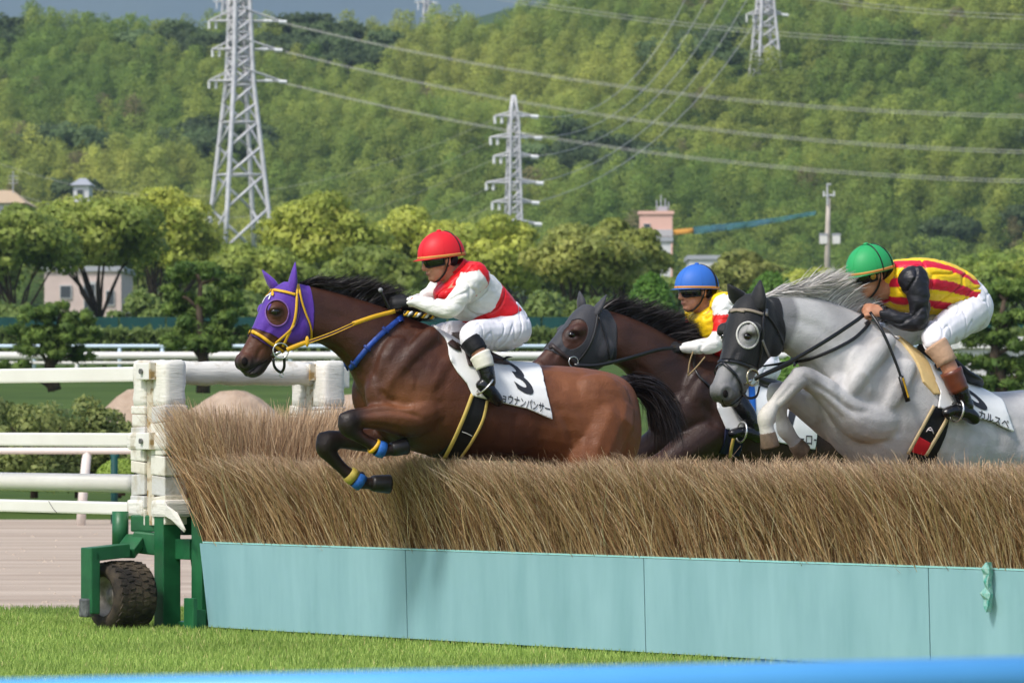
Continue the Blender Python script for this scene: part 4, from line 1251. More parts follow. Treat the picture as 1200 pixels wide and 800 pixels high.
# balloon tyre with blocks of tread
def wheel():
    e1 = FT.copy(); e2 = UP.copy()
    def ringpt(ang, r, w): return wc + e1 * (r * math.cos(ang)) + e2 * (r * math.sin(ang)) + AX * w
    prof = [(0.115, -0.125), (0.150, -0.142), (0.182, -0.135), (0.198, -0.110), (0.204, -0.05), (0.205, 0.0), (0.204, 0.05), (0.198, 0.110), (0.182, 0.135), (0.150, 0.142), (0.115, 0.125)]
    n = 48
    V, Fc = [], []
    for i in range(n):
        for (r, w) in prof: V.append(ringpt(2 * math.pi * i / n, r, w))
    k = len(prof)
    for i in range(n):
        i2 = (i + 1) % n
        for j in range(k):
            Fc.append((i * k + j, i * k + (j + 1) % k, i2 * k + (j + 1) % k, i2 * k + j))
    g = Geo(); g.add(V, Fc)
    m_rub = mat('rubber', srgb(96, 84, 68), 0.85, 0.2, nscale=7, col2=srgb(44, 41, 38), ramp=(0.4, 0.75), bump=0.004, bscale=60)
    w_ = put('wheel', g.mesh('wheel', True), m_rub, fence)
    g = Geo()
    for i in range(26):
        a = 2 * math.pi * i / 26
        for row, wv in enumerate((-0.095, -0.048, 0.0, 0.048, 0.095)):
            aa = a + (0.06 if row % 2 else -0.06)
            ce = ringpt(aa, 0.2055 - (0.006 if abs(wv) > 0.09 else 0), wv)
            rad = (e1 * math.cos(aa) + e2 * math.sin(aa)); tan = (-e1 * math.sin(aa) + e2 * math.cos(aa))
            sk = 0.8 if row % 2 else -0.8
            g.box(ce, (tan + AX * sk * 0.5).normalized() * 0.016, (AX - tan * sk * 0.3).normalized() * 0.019, rad * 0.004)
    t_ = put('tread_blocks', g.mesh('tread_blocks'), m_rub, w_); t_['kind'] = 'stuff'
    g = Geo()
    V, Fc = [], []
    pr = [(0.118, 0.128), (0.112, 0.120), (0.105, 0.07), (0.05, 0.055), (0.045, 0.085), (0.0, 0.09)]
    for i in range(n):
        for (r, w) in pr: V.append(ringpt(2 * math.pi * i / n, r, w))
    k = len(pr)
    for i in range(n):
        i2 = (i + 1) % n
        for j in range(k - 1):
            Fc.append((i * k + j, i2 * k + j, i2 * k + j + 1, i * k + j + 1))
    g.add(V, Fc)
    put('rim', g.mesh('rim', True), mat('rim_paint', srgb(170, 164, 154), 0.5, 0.4, nscale=14, col2=srgb(120, 112, 100)), w_)
wheel()

# scrap of torn plastic tied to the brush
c = fp(t_of(1168), -0.05, 0.50)
V, Fc = [], []
for i in range(9):
    z = 0.06 - i * 0.03
    w = 0.02 + 0.018 * math.sin(i * 1.3) + 0.006 * i * (i < 6)
    V += [c + UP * z + FT * (-w) + FD * (-0.012 * (i % 2)), c + UP * z + FT * w * 0.7 - FD * 0.02, c + UP * z + FT * (0.3 * w) + FD * 0.015]
for i in range(8):
    for k in range(3): Fc.append((i * 3 + k, i * 3 + (k + 1) % 3, i * 3 + 3 + (k + 1) % 3, i * 3 + 3 + k))
tag(put('plastic_scrap', mesh_np('plastic_scrap', V, Fc), mat('torn_plastic', srgb(170, 196, 188), 0.3, 0.5, nscale=30, col2=srgb(60, 160, 140))), 'torn scrap of pale green plastic tied at the top of a base panel', 'scrap')

# ------------------------------------------------------------------ blue rail close to the camera
def blue_rail():
    a, b = at(-500, 806.5, 7.7), at(1700, 757, 8.25)
    root = thing('guard_rail', (a + b) / 2 - UP * 0.85, 'glossy blue guard rail crossing close in front of the photographer', 'rail')
    r = 0.034
    ax = (b - a).normalized()
    V, Fc = tube_data([a - UP * r, b - UP * r], r, 24)
    me = mesh_np('rail_bar', V, Fc, True)
    put('rail_bar', me, mat('blue_paint', srgb(92, 170, 230), 0.35, 0.8, nscale=2, col2=srgb(84, 162, 224)), root)
    for t in (0.02, 0.98):
        p = a.lerp(b, t); g = Geo(); g.tube([Vector((p.x, p.y, 0)), Vector((p.x, p.y, p.z - r))], 0.024, 12)
        put('post', g.mesh('post', True), mat('blue_paint', (0, 0, 0, 1)), root)
blue_rail()
# ------------------------------------------------------------------ body building kit
class Rider:
    """a vertical plane through an animal: pixel rows and columns become points at a given distance v from that plane"""
    def __init__(s, px, Y, theta):
        s.O = at(px, HY, Y); s.O.z = 0.0
        s.h = Vector((-math.cos(theta), -math.sin(theta), 0))      # forward
        s.n = Vector((math.sin(theta), -math.cos(theta), 0))       # left flank
    def p(s, px, py, v=0.0):
        d = Vector(((px - 600) / F, 1.0, (HY - py) / F))
        cpos = Vector((0, 0, HC))
        t = (v - s.n.dot(cpos - s.O)) / s.n.dot(d)
        return cpos + d * t
    def loc(s, w):
        q = Vector(w) - s.O
        return Vector((q.dot(s.h), q.dot(s.n), q.z))
    def wor(s, l):
        return s.O + s.h * l[0] + s.n * l[1] + UP * l[2]
    def mir(s, w):
        l = s.loc(w); l.y = -l.y
        return s.wor(l)
    def locs(s, A):
        A = np.asarray(A) - np.array(s.O)
        return np.stack([A @ np.array(s.h), A @ np.array(s.n), A[:, 2]], 1)

def loft(secs, R, n=24, sub=4, egg=0.12, pw=2.15):
    """secs: (top px, top py, bottom px, bottom py, half width [, v]) in the plane of R"""
    rows = []
    for sct in secs:
        v = sct[5] if len(sct) > 5 else 0.0
        a, b = R.p(sct[0], sct[1], v), R.p(sct[2], sct[3], v)
        rows.append(list((a + b) / 2) + list((a - b) / 2) + [sct[4]])
    rows = catmull(rows, sub)
    V = []
    for r in rows:
        c, A, w = Vector(r[:3]), Vector(r[3:6]), max(r[6], 0.005)
        for k in range(n):
            an = 2 * math.pi * k / n
            cs, sn = math.cos(an), math.sin(an)
            e = 2.0 / pw
            x = math.copysign(abs(cs) ** e, cs); y = math.copysign(abs(sn) ** e, sn)
            V.append(c + A * x + R.n * (w * y * (1 - egg * x)))
    m = len(rows)
    Fc = [(i * n + k, i * n + (k + 1) % n, (i + 1) * n + (k + 1) % n, (i + 1) * n + k) for i in range(m - 1) for k in range(n)]
    Fc += [tuple(range(n))[::-1], tuple((m - 1) * n + k for k in range(n))]
    return V, Fc

def limb(pts, sub=4, n=14, flat=1.0, ref=None):
    """pts: (world point, radius); round ends"""
    rows = catmull([list(p) + [r] for p, r in pts], sub)
    P = [Vector(r[:3]) for r in rows]; Rr = [max(r[3], 0.003) for r in rows]
    d0 = (P[0] - P[1]).normalized(); d1 = (P[-1] - P[-2]).normalized()
    P = [P[0] + d0 * Rr[0] * 0.8, P[0] + d0 * Rr[0] * 0.5] + P + [P[-1] + d1 * Rr[-1] * 0.5, P[-1] + d1 * Rr[-1] * 0.8]
    Rr = [Rr[0] * 0.35, Rr[0] * 0.8] + Rr + [Rr[-1] * 0.8, Rr[-1] * 0.35]
    return tube_data(P, Rr, n, True, flat, ref)

def ball(c, r, n=14, m=9, axes=None):
    c = Vector(c)
    ax = axes or (Vector((1, 0, 0)), Vector((0, 1, 0)), Vector((0, 0, 1)))
    r = (r, r, r) if not hasattr(r, '__len__') else r
    V, Fc = [], []
    for j in range(1, m):
        ph = math.pi * j / m
        for i in range(n):
            th = 2 * math.pi * i / n
            V.append(c + ax[0] * r[0] * math.sin(ph) * math.cos(th) + ax[1] * r[1] * math.sin(ph) * math.sin(th) + ax[2] * r[2] * math.cos(ph))
    V += [c + ax[2] * r[2], c - ax[2] * r[2]]
    for j in range(m - 2):
        for i in range(n):
            i2 = (i + 1) % n
            Fc.append((j * n + i, (j + 1) * n + i, (j + 1) * n + i2, j * n + i2))
    a, b = (m - 1) * n, (m - 1) * n + 1
    for i in range(n):
        i2 = (i + 1) % n
        Fc += [(a, i, i2), (b, (m - 2) * n + i2, (m - 2) * n + i)]
    return V, Fc

def fuse(name, pieces, voxel, smooth_it=8, fac=0.5):
    """one continuous skin over overlapping pieces"""
    g = Geo()
    for V, Fc in pieces: g.add(V, Fc)
    me = g.mesh(name)
    bm = bmesh.new(); bm.from_mesh(me); bmesh.ops.recalc_face_normals(bm, faces=bm.faces); bm.to_mesh(me); bm.free()
    o = bpy.data.objects.new(name, me); C.objects.link(o)
    md = o.modifiers.new('skin', 'REMESH'); md.mode = 'VOXEL'; md.voxel_size = voxel; md.use_smooth_shade = True
    if smooth_it:
        ms = o.modifiers.new('soft', 'SMOOTH'); ms.factor = fac; ms.iterations = smooth_it
    bpy.context.view_layer.update()
    dg = bpy.context.evaluated_depsgraph_get()
    out = bpy.data.meshes.new_from_object(o.evaluated_get(dg))
    out.name = name
    C.objects.unlink(o); bpy.data.objects.remove(o); bpy.data.meshes.remove(me)
    out.polygons.foreach_set('use_smooth', np.ones(len(out.polygons), dtype=bool))
    return out

def co(me):
    a = np.empty(len(me.vertices) * 3, np.float32); me.vertices.foreach_get('co', a)
    return a.reshape(-1, 3).astype(float)
def nor(me):
    a = np.empty(len(me.vertices) * 3, np.float32); me.vertices.foreach_get('normal', a)
    return a.reshape(-1, 3).astype(float)
def setco(me, A):
    me.vertices.foreach_set('co', A.astype(np.float32).ravel()); me.update()

def carve(me, R, lines, sm=0):
    """muscle grooves (negative) and ridges (positive) along lines traced on the flank: (points, width px, depth m)"""
    A = co(me); N_ = nor(me)
    L_ = R.locs(A)
    M = L_.copy(); M[:, 1] = np.abs(M[:, 1])
    W = np.array(R.O)[None] + M[:, :1] * np.array(R.h) + M[:, 1:2] * np.array(R.n) + M[:, 2:3] * np.array(UP)
    X = 600 + F * W[:, 0] / W[:, 1]; Y = HY - F * (W[:, 2] - HC) / W[:, 1]
    # only skin that looks outwards
    NL = np.abs(N_ @ np.array(R.n)) + np.maximum(0, N_ @ np.array(R.h))
    gate = np.clip(NL * 2.0, 0, 1) * (M[:, 1] > 0.02)
    D = np.zeros(len(A))
    for pts, w, dep in lines:
        Q = catmull([tuple(q) for q in pts], 6)
        best = np.full(len(A), 1e9); par = np.zeros(len(A))
        for i in range(len(Q) - 1):
            a, b = Q[i], Q[i + 1]; d = b - a
            t = np.clip(((X - a[0]) * d[0] + (Y - a[1]) * d[1]) / (d @ d + 1e-9), 0, 1)
            dd = (X - a[0] - t * d[0]) ** 2 + (Y - a[1] - t * d[1]) ** 2
            par = np.where(dd < best, (i + t) / (len(Q) - 1), par); best = np.minimum(best, dd)
        closed = np.hypot(*(Q[0] - Q[-1])) < 3
        fade = 1.0 if closed else np.clip(np.minimum(par, 1 - par) * 5, 0.15, 1)
        D += dep * np.exp(-best / w ** 2) * fade
    setco(me, A + N_ * (D * gate)[:, None])

def oval(cx, cy, rx, ry, n=12, rot=0.0):
    out = []
    for k in range(n + 1):
        a = 2 * math.pi * k / n
        x, y = rx * math.cos(a), ry * math.sin(a)
        out.append((cx + x * math.cos(rot) - y * math.sin(rot), cy + x * math.sin(rot) + y * math.cos(rot)))
    return out

def vnoise(P, f, seed, octv=3):
    r = np.random.default_rng(seed); v = np.zeros(len(P)); amp = 1.0
    for k in range(octv):
        for j in range(3):
            d = r.normal(size=3); d /= np.linalg.norm(d)
            v += amp * np.sin(P @ d * f + r.uniform(0, 6.28)) / 3
        f *= 1.9; amp *= 0.55
    return v

def seg_dist(A, P, Rr):
    """smallest (distance to the polyline minus its radius)"""
    best = np.full(len(A), 9.0)
    for i in range(len(P) - 1):
        a, b = np.array(P[i]), np.array(P[i + 1]); d = b - a
        t = np.clip(((A - a) @ d) / (d @ d), 0, 1)
        q = a + t[:, None] * d
        best = np.minimum(best, np.linalg.norm(A - q, axis=1) - (Rr[i] * (1 - t) + Rr[i + 1] * t))
    return best

def sstep(x, a, b):
    t = np.clip((x - a) / (b - a), 0, 1); return t * t * (3 - 2 * t)

def in_poly(U, W, poly):
    ins = np.zeros(len(U), bool); n = len(poly)
    for i in range(n):
        x1, y1 = poly[i]; x2, y2 = poly[(i + 1) % n]
        c = ((y1 > W) != (y2 > W)) & (U < (x2 - x1) * (W - y1) / (y2 - y1 + 1e-12) + x1)
        ins ^= c
    return ins

def smooth_poly(pts, sub=4):
    n = len(pts); out = []
    P = np.array(pts, float)
    for i in range(n):
        p0, p1, p2, p3 = P[i - 1], P[i], P[(i + 1) % n], P[(i + 2) % n]
        for j in range(sub):
            t = j / sub
            out.append(tuple(0.5 * (2 * p1 + (p2 - p0) * t + (2 * p0 - 5 * p1 + 4 * p2 - p3) * t * t + (3 * p1 - p0 - 3 * p2 + p3) * t ** 3)))
    return out

def shell(me, R, poly_px, v_ref, off, thick=0.004, side=0, holes=(), flare=0.0, sub=1, keep=None):
    """a cloth lying on the body: the part of the skin inside an outline drawn on the plane v = v_ref"""
    def uw(P): return [(R.loc(R.p(x, y, v_ref)).x, R.loc(R.p(x, y, v_ref)).z) for x, y in P]
    tr_ = bvh(me)
    def uws(P):
        out = []
        for x, y in P:
            d = Vector(((x - 600) / F, 1.0, (HY - y) / F)).normalized()
            hit = tr_.ray_cast(R.p(x, y, 1.6), d, 4.0)
            q = R.loc(hit[0]) if hit[0] is not None and R.loc(hit[0]).y > 0 else R.loc(R.p(x, y, v_ref))
            out.append((q.x, q.z))
        return out
    outline = uws(smooth_poly(poly_px, sub) if sub > 1 else poly_px)
    hs = []
    if holes:
        for h in holes:
            q = [R.loc(skin_point(tr_, R, x, y, v_ref)[0]) for x, y in smooth_poly(h, 3)]
            hs.append([(a.x, a.z) for a in q])
    bm = bmesh.new(); bm.from_mesh(me)
    # work in plane coordinates
    for v in bm.verts: v.co = R.loc(v.co)
    us = [q[0] for q in outline]; ws = [q[1] for q in outline]
    m = 0.03
    kill = [f for f in bm.faces if not (min(us) - m < f.calc_center_median().x < max(us) + m and min(ws) - m < f.calc_center_median().z < max(ws) + m)
            or (side and f.calc_center_median().y * side < 0.0)]
    bmesh.ops.delete(bm, geom=kill, context='FACES')
    for pl in [outline] + hs:
        n = len(pl)
        for i in range(n):
            a, b = Vector((pl[i][0], 0, pl[i][1])), Vector((pl[(i + 1) % n][0], 0, pl[(i + 1) % n][1]))
            e = b - a
            if e.length < 1e-5: continue
            nn = Vector((-e.z, 0, e.x)).normalized()
            # only cut faces close to this edge
            mid = (a + b) / 2; rad = e.length / 2 + 0.03
            fs = [f for f in bm.faces if (Vector((f.calc_center_median().x, 0, f.calc_center_median().z)) - mid).length < rad]
            gset = set(fs)
            for f in fs: gset.update(f.edges); gset.update(f.verts)
            bmesh.ops.bisect_plane(bm, geom=list(gset), plane_co=a, plane_no=nn, dist=1e-6)
    cen = np.array([tuple(f.calc_center_median()) for f in bm.faces])
    ok = in_poly(cen[:, 0], cen[:, 2], outline)
    for h in hs: ok &= ~(in_poly(cen[:, 0], cen[:, 2], h) & (cen[:, 1] > 0.03))
    if keep is not None: ok &= keep(cen)
    bm.faces.ensure_lookup_table()
    bmesh.ops.delete(bm, geom=[f for f, k in zip(bm.faces, ok) if not k], context='FACES')
    bm.normal_update()
    zmin = min(ws); zr = max(ws) - zmin + 1e-6
    for v in bm.verts:
        fl = flare * (1 - (v.co.z - zmin) / zr)
        v.co += v.normal * (off + fl)
    for v in bm.verts: v.co = R.wor(v.co)
    bm.normal_update()
    out = bpy.data.meshes.new('cloth')
    # turn the hem in towards the skin
    bmesh.ops.remove_doubles(bm, verts=list(bm.verts), dist=0.0012)
    bm.normal_update()
    be = [e for e in bm.edges if e.is_boundary]
    keepn = {v: v.normal.copy() for v in bm.verts}
    ex = bmesh.ops.extrude_edge_only(bm, edges=be)
    nv = [q for q in ex['geom'] if isinstance(q, bmesh.types.BMVert)]
    for q in nv:
        src = min((e.other_vert(q) for e in q.link_edges if e.other_vert(q) in keepn), key=lambda x: (x.co - q.co).length, default=None)
        if src is not None: q.co -= keepn[src] * (thick + off * 0.6)
    for f in bm.faces: f.smooth = True
    bm.to_mesh(out); bm.free()
    return out

def bvh(me):
    return BVHTree.FromPolygons([v.co.copy() for v in me.vertices], [tuple(p.vertices) for p in me.polygons])

def skin_point(tree, R, px, py, v_ref):
    """the point of the skin drawn at this pixel of the tracing, or the plane point if the line runs off the body"""
    d = Vector(((px - 600) / F, 1.0, (HY - py) / F)).normalized()
    o = R.p(px, py, 1.6)
    hit = tree.ray_cast(o, d, 4.0)
    if hit[0] is not None: return hit[0], hit[1]
    q = R.p(px, py, v_ref); f = tree.find_nearest(q)
    return f[0], f[1]

def strap(tree, R, pts_px, width, off=0.004, v_ref=0.08, thick=0.003, side=1, closed=False, sub=6):
    """a leather strap laid over the skin along a line drawn in the plane"""
    P = catmull([tuple(q) for q in pts_px], sub)
    pos, nrm = [], []
    for x, y in P:
        q, hn = skin_point(tree, R, x, y, v_ref)
        if hn.dot(R.n + R.h) < 0: hn = -hn
        pos.append(q + hn * off); nrm.append(hn)
    # even out the bed of the strap
    for _ in range(2):
        pos = [pos[0]] + [(pos[i - 1] + pos[i] * 2 + pos[i + 1]) / 4 for i in range(1, len(pos) - 1)] + [pos[-1]]
        nrm = [nrm[0]] + [((nrm[i - 1] + nrm[i] * 2 + nrm[i + 1]) / 4).normalized() for i in range(1, len(nrm) - 1)] + [nrm[-1]]
    if side < 0:
        nrm = [(R.mir(q + h_) - R.mir(q)) for q, h_ in zip(pos, nrm)]
        pos = [R.mir(q) for q in pos]
    return ribbon_mesh(pos, nrm, width, thick)

def ribbon_mesh(pos, nrm, width, thick):
    V, Fc = [], []
    n = len(pos)
    if not hasattr(width, '__len__'): width = [width] * n
    for i in range(n):
        t = (pos[min(i + 1, n - 1)] - pos[max(i - 1, 0)]).normalized()
        sd = t.cross(nrm[i]).normalized() * (width[i] / 2)
        up = nrm[i] * thick
        V += [pos[i] - sd, pos[i] + sd, pos[i] + sd * 0.9 + up, pos[i] - sd * 0.9 + up]
    for i in range(n - 1):
        for k in range(4):
            Fc.append((i * 4 + k, i * 4 + (k + 1) % 4, i * 4 + 4 + (k + 1) % 4, i * 4 + 4 + k))
    Fc += [(3, 2, 1, 0), tuple((n - 1) * 4 + k for k in range(4))]
    return V, Fc

def add_mesh(name, pieces, m, parent, smooth=True):
    g = Geo()
    for V, Fc in (pieces if isinstance(pieces, list) else [pieces]): g.add(V, Fc)
    return put(name, g.mesh(name, smooth), m, parent)

def hair(name, roots, dirs, lens, w, parent, m, wind, curl=0.25, seg=5, r=None, droop=0.3, cols=None):
    """locks of hair as tapered ribbons"""
    r = r or np.random.default_rng(5)
    n = len(roots)
    # strands gather into locks
    nl = max(8, n // 16)
    pick = r.integers(0, n, nl)
    lock = pick[r.integers(0, nl, n)]
    near = np.linalg.norm(roots[lock] - roots, axis=1)
    for _ in range(6):
        alt = pick[r.integers(0, nl, n)]; da = np.linalg.norm(roots[alt] - roots, axis=1)
        lock = np.where(da < near, alt, lock); near = np.minimum(da, near)
    f = 0.78
    dirs = dirs / np.linalg.norm(dirs, axis=1)[:, None]
    dirs = dirs * (1 - f) + dirs[lock] * f + r.normal(size=(n, 3)) * 0.03
    lens = lens * 0.4 + lens[lock] * 0.6
    lockcv = lock
    V = np.zeros((n, (seg + 1) * 2, 3))
    wd = r.normal(size=(n, 3)); wd /= np.linalg.norm(wd, axis=1)[:, None]
    p = roots.copy(); d = dirs / np.linalg.norm(dirs, axis=1)[:, None]
    wind = np.asarray(wind, float)
    cv = r.normal(size=(n, 3)) * curl
    cv = cv * 0.25 + cv[lockcv] * 0.75
    for j in range(seg + 1):
        s = j / seg
        ww = (w * r.uniform(0.6, 1.3, n) * (1 - 0.85 * s ** 1.5))[:, None] * wd
        V[:, j * 2] = p - ww; V[:, j * 2 + 1] = p + ww
        d = d + (wind + cv * 0.5 + r.normal(size=(n, 3)) * 0.06) / seg * 1.6
        d[:, 2] -= droop * s / seg
        d /= np.linalg.norm(d, axis=1)[:, None]
        p = p + d * (lens / seg)[:, None]
    k = (seg + 1) * 2
    b = np.arange(n)[:, None] * k
    Q = np.concatenate([b + np.array([[j * 2, j * 2 + 1, j * 2 + 3, j * 2 + 2]]) for j in range(seg)], 0)
    me = mesh_np(name, V.reshape(-1, 3), Q)
    if cols is not None: col_attr(me, np.repeat(cols, k, 0))
    o = put(name, me, m, parent)
    return o

def text_on(R, tree, txt, o_px, x_px, y_px, v_ref, m, parent, name, off=0.004, bold=0.0, shear=0.0, side=1):
    """lettering printed on the cloth: text x axis runs o->x, y axis o->y (one em each), dropped on the surface"""
    cu = bpy.data.curves.new('t', 'FONT'); cu.body = txt; cu.size = 1.0; cu.resolution_u = 4
    cu.offset = bold
    ob = bpy.data.objects.new('t', cu); C.objects.link(ob)
    bpy.context.view_layer.update()
    dg = bpy.context.evaluated_depsgraph_get()
    me = bpy.data.meshes.new_from_object(ob.evaluated_get(dg))
    C.objects.unlink(ob); bpy.data.objects.remove(ob)
    bm = bmesh.new(); bm.from_mesh(me)
    bmesh.ops.triangulate(bm, faces=bm.faces)
    for _ in range(3):
        es = [e for e in bm.edges if e.calc_length() > 0.22]
        if not es: break
        bmesh.ops.subdivide_edges(bm, edges=es, cuts=1)
        bmesh.ops.triangulate(bm, faces=bm.faces)
    o = R.loc(R.p(*o_px, v_ref)); ex = R.loc(R.p(*x_px, v_ref)) - o; ey = R.loc(R.p(*y_px, v_ref)) - o
    for v in bm.verts:
        q = o + ex * v.co.x + ey * v.co.y
        st = R.wor((q.x, 1.0 * side, q.z)); hit = tree.ray_cast(st, -R.n * side)
        v.co = (hit[0] + R.n * side * off) if hit[0] is not None else R.wor((q.x, v_ref, q.z))
    bm.normal_update()
    bm.to_mesh(me); bm.free()
    return put(name, me, m, parent)

# ------------------------------------------------------------------ horses
m_coat = mat('coat', (0.1, 0.05, 0.03), 0.47, 0.3, attr='Col', noise=0.36, nscale=7, bump=0.006, bscale=12, ramp=(0.3, 0.7), rvar=0.12, fine=0.0025, fscale=120)
m_coat_grey = mat('grey_coat', (0.6, 0.6, 0.58), 0.55, 0.35, attr='Col', noise=0.2, nscale=9, bump=0.006, bscale=12, ramp=(0.3, 0.7), rvar=0.1, fine=0.0025, fscale=120)
m_hair_dark = mat('dark_hair', srgb(34, 26, 24), 0.45, 0.4)
m_hair_grey = mat('grey_hair', srgb(176, 170, 164), 0.5, 0.35, attr='Col')
m_eye = mat('eye', srgb(20, 12, 10), 0.05, 0.8)
m_hoof = mat('hoof_horn', srgb(24, 21, 20), 0.4, 0.4, nscale=20, col2=srgb(36, 31, 29))
m_black_l = mat('black_leather', srgb(26, 25, 26), 0.35, 0.5)
m_yellow = mat('yellow_strap', srgb(224, 172, 36), 0.45, 0.4)
m_blue_s = mat('blue_strap', srgb(36, 78, 168), 0.5, 0.4, nscale=40, col2=srgb(24, 56, 128))
m_metal = mat('bit_metal', srgb(200, 200, 196), 0.2, 0.6, metal=0.9)
m_cloth = mat('white_cloth', srgb(236, 236, 234), 0.7, 0.25, nscale=4, col2=srgb(226, 226, 224), bump=0.003, bscale=12)
m_ink = mat('ink', srgb(52, 54, 60), 0.7, 0.2)
m_nostril = mat('nostril', srgb(22, 15, 14), 0.8, 0.2)

def ring(c, axis, r, tube_r, n=20, k=7, wobble=0.0):
    c, axis = Vector(c), Vector(axis).normalized()
    a = axis.orthogonal().normalized(); b = axis.cross(a)
    pts = [c + a * (r * math.cos(2 * math.pi * i / n)) + b * (r * math.sin(2 * math.pi * i / n)) for i in range(n + 1)]
    return tube_data(pts, tube_r, k, False)

def hoof(fet, toe, r, R, lift=0.0):
    """hoof between pastern end and the ground surface; returns a truncated cone"""
    fet, toe = Vector(fet), Vector(toe)
    d = (toe - fet).normalized()
    L = (toe - fet).length
    P = [fet, fet + d * L * 0.15, fet + d * L * 0.9, toe]
    return tube_data(P, [r * 0.82, r * 0.96, r * 1.12, r * 1.06], 14)
H1 = Rider(580, 31.4, math.radians(21))
H3 = Rider(1090, 29.85, math.radians(32))
H2 = Rider(860, 33.1, math.radians(27))

def ear(base, tip, w, R, back):
    base, tip = Vector(base), Vector(tip)
    d = tip - base
    pts = [base - d * 0.12, base, base + d * 0.35, base + d * 0.7, tip]
    V, Fc = tube_data(pts, [w * 0.75, w, w * 0.95, w * 0.55, w * 0.08], 12, True, 0.55, ref=back)
    return V, Fc

